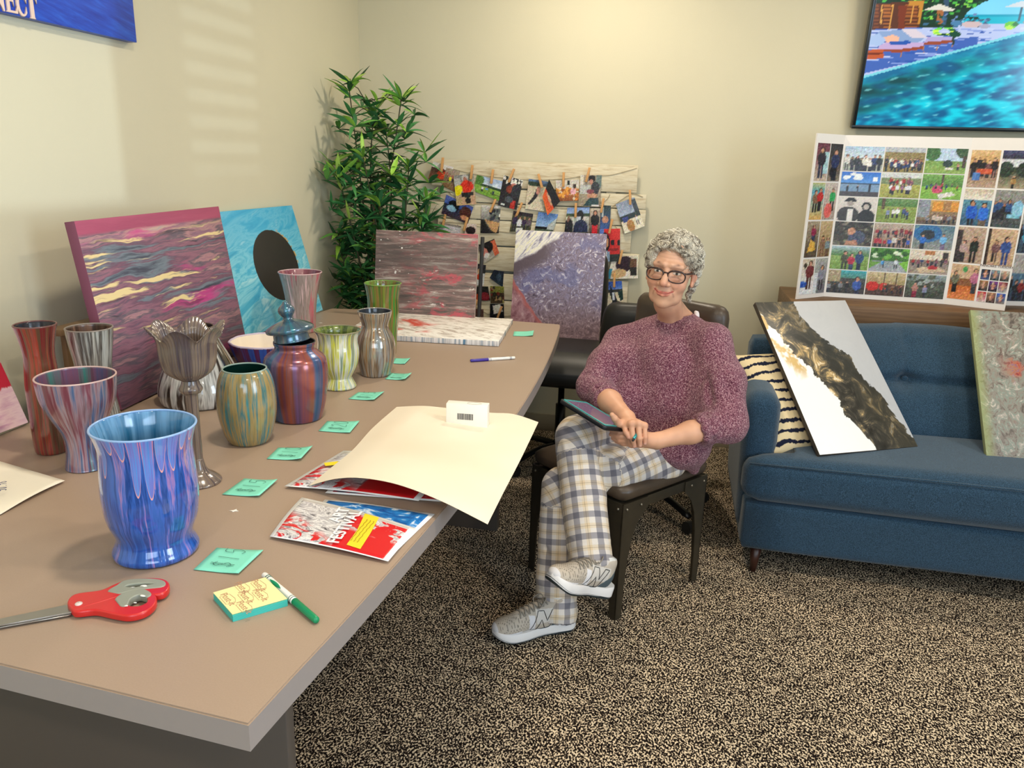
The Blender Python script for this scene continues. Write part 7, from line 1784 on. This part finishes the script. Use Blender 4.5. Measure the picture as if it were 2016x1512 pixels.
# ------------------------------------------------------------------ glasses
FRM = plain('#35211d', .25, name='tortoise_frame'); LENS = N('clear_lens', .0); LENS.b.inputs['Transmission Weight'].default_value = 1; LENS.b.inputs['IOR'].default_value = 1.03; LENS.b.inputs['Alpha'].default_value = .07
gl = thing('glasses', None, None, (0, 0, 0)); gl.parent = woman; gl.location = Vector(HC_)-WO
def HL(x, y, z): return Vector(HB.T@np.array([x, y, z]))
for sg in (-1, 1):
    pts = []
    for i in range(41):
        a = 2*PI*i/40; cx, cz = math.cos(a), math.sin(a)
        rx = .0275; rz = .0205 if cz < 0 else .0170
        px_ = sg*.0345+rx*abs(cx)**.82*(1 if cx > 0 else -1); pz_ = -.006+rz*abs(cz)**.82*(1 if cz > 0 else -1)
        pts.append(HL(px_, .098-.18*abs(px_)**1.0*.35-.9*px_*px_, pz_))
    tube('rim', pts, [.0022+.0011*max(0, math.sin(2*PI*i/40)) for i in range(41)], FRM, gl, 8)
    ctr = sum(pts[:-1], Vector((0, 0, 0)))/40; mesh('lens', [ctr]+pts[:-1], [(0, i+1, (i+1) % 40+1) for i in range(40)], LENS.m, gl)
    tube('temple', [HL(sg*.059, .089, .006), HL(sg*.066, .078, .006), HL(sg*.0765, .03, .004), HL(sg*.082, -.01, .002), HL(sg*.080, -.03, -.012)], [.0030, .0030, .0024, .0020, .0020], FRM, gl, 8)
tube('bridge', [HL(-.0085, .0960, .001), HL(0, .0995, .003), HL(.0085, .0960, .001)], .0019, FRM, gl, 8)

# ------------------------------------------------------------------ sweater
sw = SDF(A3((-.40, 2.18, .40)), A3((.38, 3.05, 1.12)), .0048)
TB = np.array([-Rd, Fd, Up])
mid = (SHR+SHL)/2
def Tp(x, y, z): return A3((PEL[0], PEL[1], 0))-Rd*x+Fd*y+Up*z     # torso frame: x her left, y forward, z abs height
for (cx, cy, dy, r3) in [((1308), 715, 2.665, (.145, .10, .12)), (1318, 790, 2.635, (.140, .10, .12)), (1312, 860, 2.63, (.135, .105, .11)), (1225, 715, 2.68, (.07, .06, .08)), (1395, 730, 2.60, (.07, .06, .09)), (1400, 800, 2.56, (.06, .06, .07)), (1378, 850, 2.56, (.055, .06, .07)), (1345, 890, 2.56, (.06, .06, .05)), (1400, 770, 2.55, (.05, .06, .09)), (1395, 830, 2.53, (.045, .06, .06)), (1235, 790, 2.62, (.06, .06, .08)), (1408, 792, 2.49, (.036, .04, .05))]: sw.ell(PX(cx, cy, dy), r3, .05, TB)
sw.ell(Tp(-.005, .02, .60), (.150, .125, .12), .05, TB); sw.ell(Tp(.0, .055, .68), (.145, .120, .11), .05, TB)
sw.ell(Tp(.0, .045, .80), (.148, .105, .12), .05, TB); sw.ell(Tp(.0, .02, .90), (.155, .085, .085), .05, TB)
sw.chain([SHR-Up*.004, NECK-Up*.045, SHL-Up*.004], [.058, .060, .058], .03)
UR = (SHR+ELR)/2+A3((-.012, .0, .0)); UL = (SHL+ELL)/2+A3((.022, 0, .0))
cufR = ELR*.60+WRR*.40; cufL = ELL*.66+WRL*.34
sw.chain([SHR-Up*.004, UR, ELR+A3((-.010, .010, .0)), ELR*.82+WRR*.18], [.056, .055, .053, .048], .03)
sw.chain([SHL-Up*.004, UL, ELL+A3((.014, .012, -.002)), ELL*.84+WRL*.16], [.057, .062, .059, .052], .03)
sw.chain([NECK+A3((.068*math.cos(a), -.004+.064*math.sin(a), -.022+.012*math.sin(a))) for a in np.linspace(0, 2*PI, 20)], [.0095]*20, .008)
# pushed-up rolls at the forearms
def rolls(E_, W_, r_, ts, big):
    ax_ = unit(W_-E_)
    for t, rr_ in ts:
        c_ = E_*(1-t)+W_*t; u_ = unit(np.cross(ax_, Up)); v2 = np.cross(ax_, u_); a_ = [c_+(u_*math.cos(2*PI*i/14)+v2*math.sin(2*PI*i/14))*r_+ax_*.006*math.sin(3*i+t*30) for i in range(15)]
        sw.chain(a_, [rr_*1.12]*15, .0045)
rolls(ELR, WRR, .037, [(.10, .013), (.24, .012), (.36, .011)], 1); rolls(ELL, WRL, .040, [(-.10, .016), (.06, .015), (.20, .014), (.33, .012)], 1)
# hem: front panel over the lap and the flared left corner
sw.ell(Tp(.06, .12, .575), (.125, .085, .065), .04, TB)
hemc = PX(1366, 925, 2.60); sw.chain([Tp(.12, .06, .60), PX(1362, 880, 2.58), hemc], [.060, .040, .016], .04)
sw.ell(PX(1310, 885, 2.56), (.07, .05, .030), .03, TB)
# openings: neck, lap underside
sw.ell(NECK+A3((-.002, -.010, .036)), (.063, .061, .058), .006, None, True)
sV, sF = sw.mesh(); sV = relax(sV, sF, 1, .5)
sN = vnormals(sV, sF)
fold = np.zeros(len(sV))
def foldline(a, b, r_, amp):
    global fold
    d = seg_d(sV, a, b); fold += amp*np.exp(-(d/r_)**2)
# creases: armpits fanning over the chest, belly cross fold, upper-arm rings
for a, b, r_, am in [(PX(1205, 690, 2.62), PX(1250, 745, 2.56), .012, -.007), (PX(1215, 700, 2.6), PX(1290, 720, 2.55), .012, -.006), (PX(1390, 740, 2.5), PX(1340, 780, 2.5), .012, -.007), (PX(1375, 700, 2.5), PX(1400, 790, 2.45), .012, -.010),
                     (PX(1230, 735, 2.55), PX(1330, 800, 2.5), .016, -.007), (PX(1240, 770, 2.52), PX(1350, 790, 2.5), .013, .006), (PX(1200, 690, 2.62), PX(1190, 760, 2.58), .010, -.007), (PX(1290, 690, 2.55), PX(1350, 700, 2.52), .016, .005),
                     (PX(1300, 850, 2.5), PX(1360, 905, 2.55), .014, .006), (PX(1340, 830, 2.5), PX(1385, 880, 2.52), .012, -.008), (PX(1420, 720, 2.45), PX(1440, 780, 2.45), .014, -.006), (PX(1150, 735, 2.6), PX(1200, 745, 2.55), .010, -.006)]: foldline(a, b, r_, am)
fold *= 1.5; fold += .0045*vnoise(sV, 11, 3)+.0016*vnoise(sV, 34, 8)
sV = sV+sN*fold[:, None]; sV = relax(sV, sF, 1, .3)
q = N('chenille_knit', .95, spec=.1); nv = q.voro(q.map(q.obj, (1, 1, 1.3), rot=(.3, .2, 0)), 300, 1); n1 = q.noise(q.obj, 260, 3, .65); n2 = q.noise(q.obj, 9, 2)
c = q.ramp(n1, [(.30, '#45202c'), (.42, '#6e3446'), (.50, '#8c4f60'), (.57, '#b88690'), (.66, '#dcb8b6')]); c = q.mix(q.math('MULTIPLY', n2, .30), c, '#54304e')
q.base(c); q.bump(n1, .9, .008); q.b.inputs['Sheen Weight'].default_value = .2; KNIT = q.m
swo = obj_np('sweater', sV, sF, KNIT)
# white collar sliver of the shirt under it
TEE = plain('#dcd6da', .8, name='white_tee'); col_ = [NECK+A3((.062*math.cos(a)+.002, -.012-.055*math.sin(a), -.012-.026*math.sin(a)+.012*math.cos(a))) for a in np.linspace(-.45, 1.35, 12)]
tube('tee_collar', [Vector(p)-WO for p in col_], [.004]+[.0085]*10+[.004], TEE, woman, 8)
# ------------------------------------------------------------------ trousers
pt_ = SDF(A3((-.46, 2.12, .02)), A3((.26, 3.02, .80)), .0048)
SHm = (KR+AR)/2+A3((.0, -.004, 0)); dR = unit(AR-KR); dL = unit(AL-KL)
pt_.ell(PEL+Up*.005, (.165, .14, .095), .04, TB)
pt_.chain([HIPR, (HIPR+KR)/2+Up*.012, KR+A3((.01, .015, 0))], [.098, .086, .074], .025)
pt_.chain([KR, SHm, AR+dR*.028], [.073, .074, .069], .012)
pt_.chain([HIPL, PX(1300, 900, 2.60), PX(1215, 922, 2.47), KL+A3((.01, .01, 0))], [.098, .088, .078, .066], .025)
pt_.chain([KL, (KL+AL)/2, AL+dL*.018], [.062, .066, .072], .012)
pt_.cap(AR+dR*.045, AR+dR*.15, .060, .066, .006, True); pt_.cap(AL+dL*.035, AL+dL*.15, .060, .066, .006, True)
pV, pF = pt_.mesh(); pV = relax(pV, pF, 1, .4)
# flat on the seat pad
sq = lambda P_: (P_[:, 2] < .474) & (((P_-A3(cctr))@A3(rdir)) > -.24) & (((P_-A3(cctr))@A3(rdir)) < .24) & (((P_-A3(cctr))@A3(fdir)) < .215)
m_ = sq(pV) & (pV[:, 2] > .36); pV[m_, 2] = .474
pN = vnormals(pV, pF)
limbs = [(HIPR, KR, .09, 0.0, 0), (KR, AR, .07, 1.0, 1), (HIPL, KL, .09, 0.31, 2), (KL, AL, .062, 1.31, 3)]
best = np.full(len(pV), 9.); U_ = np.zeros(len(pV)); W_ = np.zeros(len(pV)); LB = np.zeros(len(pV), int)
for a, b, r_, off, li in limbs:
    ax_ = unit(b-a); side = unit(np.cross(ax_, unit(A3(CO)-(a+b)/2))); d = seg_d(pV, a, b)/r_
    t = (pV-a)@ax_; u_ = (pV-(a+b)/2)@side
    w_ = d < best; best[w_] = d[w_]; U_[w_] = u_[w_]; W_[w_] = (t+off*.3)[w_]; LB[w_] = li
hem_ = np.exp(-(np.minimum(np.linalg.norm(pV-AR, axis=1), np.linalg.norm(pV-AL, axis=1))/.12)**2); fold = .0028*vnoise(pV, 14, 5)+.0014*vnoise(pV, 40, 2)+.006*hem_*vnoise(pV*A3((1, 1, 1.8)), 22, 9)
for a, b, r_, am in [(PX(1175, 850, 2.42), PX(1195, 990, 2.36), .010, -.010), (PX(1140, 850, 2.35), PX(1180, 940, 2.3), .010, -.006), (PX(1105, 870, 2.38), PX(1165, 1000, 2.3), .011, .005), (PX(1150, 1010, 2.28), PX(1190, 1060, 2.25), .008, -.007), (PX(1110, 1040, 2.26), PX(1185, 1035, 2.25), .008, .005),
                     (PX(1200, 985, 2.4), PX(1330, 930, 2.5), .010, -.007), (PX(1195, 960, 2.4), PX(1300, 905, 2.48), .009, -.006), (PX(1210, 900, 2.42), PX(1250, 880, 2.45), .008, -.006), (PX(1100, 1010, 2.3), PX(1120, 1110, 2.26), .010, .006), (PX(1075, 1080, 2.3), PX(1135, 1175, 2.28), .009, -.007), (PX(1085, 940, 2.38), PX(1070, 1100, 2.33), .010, .004)]:
    fold += am*np.exp(-(seg_d(pV, a, b)/r_)**2)
mz = pV[:, 2] > .476; pV[mz | (pV[:, 2] < .36)] += (pN*fold[:, None])[mz | (pV[:, 2] < .36)]
q = N('plaid_flannel', .85, spec=.15); ua = q.sep(q.attr('Plaid'))
def bands(x):
    f_ = q.math('FRACT', q.math('MULTIPLY', x, 1/.068)); c_ = q.ramp(f_, [(0, '#f0ebe6'), (.26, '#ecdfca'), (.50, '#f0ebe6'), (.70, '#a5a3aa'), (.985, '#f0ebe6')], 'CONSTANT')
    ln_ = q.math('LESS_THAN', q.math('ABSOLUTE', q.math('SUBTRACT', f_, .385)), .014); return q.mix(q.math('MULTIPLY', ln_, .55), c_, '#9a8468')
c = q.mix(1.0, bands(ua[0]), bands(ua[1]), 'MULTIPLY'); c = q.mix(q.math('MULTIPLY', q.noise(q.obj, 300, 2), .2), c, '#8c8c90')
q.base(c); q.bump(q.noise(q.obj, 350, 2), .15, .001); q.b.inputs['Sheen Weight'].default_value = .15
pan = obj_np('trousers', pV, pF, q.m)
cc = np.zeros((len(pV), 3)); cc[:, 0] = U_+2.0; cc[:, 1] = W_+2.0
vcol(pan, cc, 'Plaid')

# ------------------------------------------------------------------ running shoes
from mathutils.bvhtree import BVHTree
def shoe(name, M, flip):
    """local: x heel->toe, y to the side, z up, sole bottom at z=0"""
    root = thing(name, None, None); root.parent = woman; root.matrix_world = M
    bpy.context.view_layer.update()
    root.matrix_parent_inverse = Matrix.Identity(4); root.matrix_local = Matrix.Translation(-WO) @ M
    S = SDF((-.03, -.07, -.005), (.31, .07, .16), .0024)
    S.ell((.052, 0, .058), (.046, .035, .046), .02); S.ell((.12, 0, .050), (.065, .037, .038), .02); S.cap((.085, 0, .088), (.185, -.002, .056), .034, .033, .02)
    S.ell((.222, -.003, .042), (.058, .044, .031), .02); S.cap((.050, 0, .075), (.052, 0, .108), .038, .036, .015)
    S.ell((.062, 0, .135), (.038, .027, .045), .006, None, True); S.ell((.0, 0, .135), (.02, .03, .02), .01, None, True)
    V_, F_ = S.mesh(); V_ = relax(V_, F_, 1, .4)
    x, y, z = V_[:, 0], V_[:, 1], V_[:, 2]; C_ = np.tile(A3(lin('#b9ad9e')), (len(V_), 1))
    C_ = np.where(((x > .268) | ((x > .19) & (z < .040)) | ((np.abs(x-.155) < .010+.3*(z-.04)*0) & (z < .085)))[:, None], A3(lin('#d9d6d8')), C_)
    C_ = np.where(((x > .06) & (x < .14) & (z > .055) & (z < .1))[:, None], A3(lin('#cfc8c0')), C_)
    hc = (x < .075-.9*(z-.05)) & (z < .115) & (x < .085); C_ = np.where(hc[:, None], A3(lin('#4c5a60')), C_)
    C_ = np.where(((z < .036) & (x > .07) & (x < .20))[:, None], A3(lin('#59666b')), C_)
    holes = ((np.sin(x*620)*np.sin(y*620+z*620)) > .55) & (x > .165) & (x < .262) & (z > .042); C_ = np.where(holes[:, None], C_*.35, C_)
    q_ = _shm; up_ = mesh('upper', V_, F_, q_, root, True); vcol(up_, C_)
    bv = BVHTree.FromPolygons([tuple(v) for v in V_], [tuple(f) for f in F_.tolist()])
    # sole
    n_ = 40; st_x = [i/n_ for i in range(n_+1)]
    def hw(t): return .040*(1-max(0, (.10-t)/.10)**2.2)**.5*(1 if t > .10 else 1)*(1+.16*math.exp(-((t-.74)/.22)**2)-.16*math.exp(-((t-.42)/.16)**2))*(1-max(0, (t-.80)/.20)**2.3)**.5+.0006
    def zb(t): return .004+.024*max(0, (t-.70)/.30)**2+.010*max(0, (.12-t)/.12)**1.5
    def ztop(t): return .040-.006*math.sin(PI*t)+.006*max(0, (t-.8)/.2)+.010*max(0, (.2-t)/.2)
    def loft(name, za, zb_, s0, s1, mat, par):
        V2 = []; F2 = []; prof = [(0, s0*.96), (.15, s0), (.85, s1), (1, s1*.96)]
        ring = [(t, 1) for t in st_x]+[(t, -1) for t in st_x[::-1]]
        for (f_, sc2) in prof:
            for t, sg in ring:
                a, b = za(t), zb_(t); V2.append((-.012+.292*(.5+(t-.5)*(1+.02*(sc2-1)*10)), sg*hw(t)*sc2-.003*math.sin(PI*t), a+(b-a)*f_))
        m2 = len(ring)
        for k in range(3):
            for i in range(m2): j = (i+1) % m2; F2.append((k*m2+i, k*m2+j, (k+1)*m2+j, (k+1)*m2+i))
        for i in range(n_):
            a, b, c2, d2 = i, i+1, m2-2-i, m2-1-i; F2.append((a, d2, c2, b)); o3 = 3*m2; F2.append((o3+a, o3+b, o3+c2, o3+d2))
        bm = bmesh.new(); vs_ = [bm.verts.new(v) for v in V2]
        for f_ in F2:
            try: bm.faces.new([vs_[k] for k in f_])
            except Exception: pass
        bmesh.ops.recalc_face_normals(bm, faces=bm.faces[:]); return bm_obj(name, bm, mat, par, True, angle=50)
    loft('midsole', zb, ztop, 1.06, 1.0, plain('#e9e5e3', .5, name='white_foam'), root)
    loft('outsole', lambda t: zb(t)-.004, lambda t: zb(t)+.007, 1.0, 1.065, plain('#28353a', .6, name='dark_rubber'), root)
    # N mark, both sides, traced on the surface
    Nn = [(.114+(a_-.114)*1.3, .066+(b_-.066)*1.25) for a_, b_ in [(.098, .040), (.112, .040), (.121, .068), (.136, .040), (.150, .040), (.128, .090), (.114, .090), (.106, .062), (.092, .090), (.078, .090), (.098, .040)]]
    for sg in (1, -1):
        P_ = []
        for i in range(len(Nn)-1):
            for k in range(4):
                t = k/4; px_, pz_ = Nn[i][0]*(1-t)+Nn[i+1][0]*t, Nn[i][1]*(1-t)+Nn[i+1][1]*t
                px_ = .228-px_-.0 if False else px_
                h_ = bv.ray_cast(Vector((px_, sg*.2, pz_)), Vector((0, -sg, 0)))
                if h_[0]: P_.append(h_[0]+Vector((0, sg*.0004, 0)))
        if len(P_) > 4: tube('emblem', P_+[P_[0]], .0013, plain('#26241f', .5, name='black_trim'), root, 6)
    LC_ = plain('#8f877c', .7, name='lace')
    for i in range(6):
        xx = .098+.016*i
        for sg in (1, -1):
            P_ = []
            for k in range(9):
                t = k/8; yy = sg*(-.024+.048*t); h_ = bv.ray_cast(Vector((xx+.014*t, yy, .3)), Vector((0, 0, -1)))
                if h_[0]: P_.append(h_[0]+Vector((0, 0, .0025)))
            if len(P_) > 2: tube('lace', P_, .0024, LC_, root, 6, .6)
    for sg in (1, -1): tube('lace', smooth_path([(.100, 0, .122), (.105, sg*.02, .128), (.125, sg*.030, .112), (.128, sg*.012, .104), (.102, 0, .120)], 5), .0022, LC_, root, 6)
    # sock
    V2, F2 = lathe_vf([(.0005, -.03), (.026, -.028), (.029, .0), (.030, .035), (.0005, .038)], 24); sk = mesh('sock', V2, F2, plain('#d8d6d2', .8, name='sock'), root, True); sk.location = (.055, 0, .095)
    return root
q = N('shoe_mesh', .7); q.base(q.attr('Col')); q.bump(q.voro(q.obj, 420, 0), .3, .001); _shm = q.m
def shoeM(heel, toe, up):
    heel, toe = Vector(heel), Vector(toe); return frame(heel, toe-heel, Vector(up).cross(toe-heel))
h0, t0_ = onz(1122, 1232, 0), onz(1000, 1258, 0); M1 = shoeM(h0, t0_, (0, 0, 1)); M1.translation.z = .004
sL = shoe('running_shoe', M1, 1)
ank = AR+dR*.055; td = Vector((-.55, -.74, .44)).normalized(); upx = Vector((.34, .32, .88)).normalized(); upx = (upx-td*upx.dot(td)).normalized()
heel = Vector(ank)-td*.055-upx*.085+Vector((.030, .01, .012))
sR = shoe('running_shoe', shoeM(heel, heel+td*.28, upx), -1)

# ------------------------------------------------------------------ tablet and stylus
P1, P4, P2 = Vector(PX(1104, 785, 2.36)), Vector(PX(1192, 839, 2.25)), Vector(PX(1157, 793, 2.47)); P3 = P2+(P4-P1)
tab = thing('tablet', 'tablet in a black case with a lit purple screen held on the woman\'s raised knee', 'tablet', P1)
tM = frame((0, 0, 0), P4-P1, P2-P1); lx_, ly_ = (P4-P1).length, (P2-P1).dot(Vector((tM[0][1], tM[1][1], tM[2][1])))
def rr(w_, h_, r, n=6, o=0):
    P_ = []
    for cx, cy, a0 in ((w_-r-o, r+o, -90), (w_-r-o, h_-r-o, 0), (r+o, h_-r-o, 90), (r+o, r+o, 180)):
        for i in range(n+1): a = math.radians(a0+90*i/n); P_.append((cx+r*math.cos(a), cy+r*math.sin(a)))
    return P_
cs = link('case', plate_mesh('case', [rr(lx_, ly_, .012)], .014, .003), plain('#12151a', .4, name='black_case'), tab); cs.matrix_local = tM @ Matrix.Translation((0, 0, -.007))
bz = link('bezel', plate_mesh('bezel', [rr(lx_, ly_, .010, 6, .004), rr(lx_, ly_, .004, 6, .013)], .002), plain('#3fa7a8', .15, name='bezel_reflection'), tab); bz.matrix_local = tM @ Matrix.Translation((0, 0, .0008))  # teal reflection along the bezel, painted as its colour
q = N('tablet_screen', .08); s = q.sep(q.gen); q.base('#0a0a10'); q.emit(q.mix(q.noise(q.gen, 3, 3), q.mix(q.step(s[0], .3, 1.0), '#a07a84', '#3a3a90'), '#6a5a7a'), .55)
sc2_ = link('screen', plate_mesh('screen', [rr(lx_, ly_, .004, 6, .0125)], .001), q.m, tab); sc2_.matrix_local = tM @ Matrix.Translation((0, 0, .0006))
a, b = Vector(PX(1245.5, 868, 2.262)), Vector(PX(1263, 838, 2.345))
sty = thing('stylus_pen', 'short teal stylus pen with a dark tip gripped between the woman\'s fingers', 'pen', a)
d = b-a; tube('barrel', [d*.10, d*.14, d*1.0], [.0040, .0048, .0048], plain('#2f9aa0', .15, .3, name='teal_metal'), sty, 16); tube('tip', [d*0, d*.03, d*.11], [.0022, .0038, .0042], plain('#15181a', .4, name='black_tip'), sty, 14)
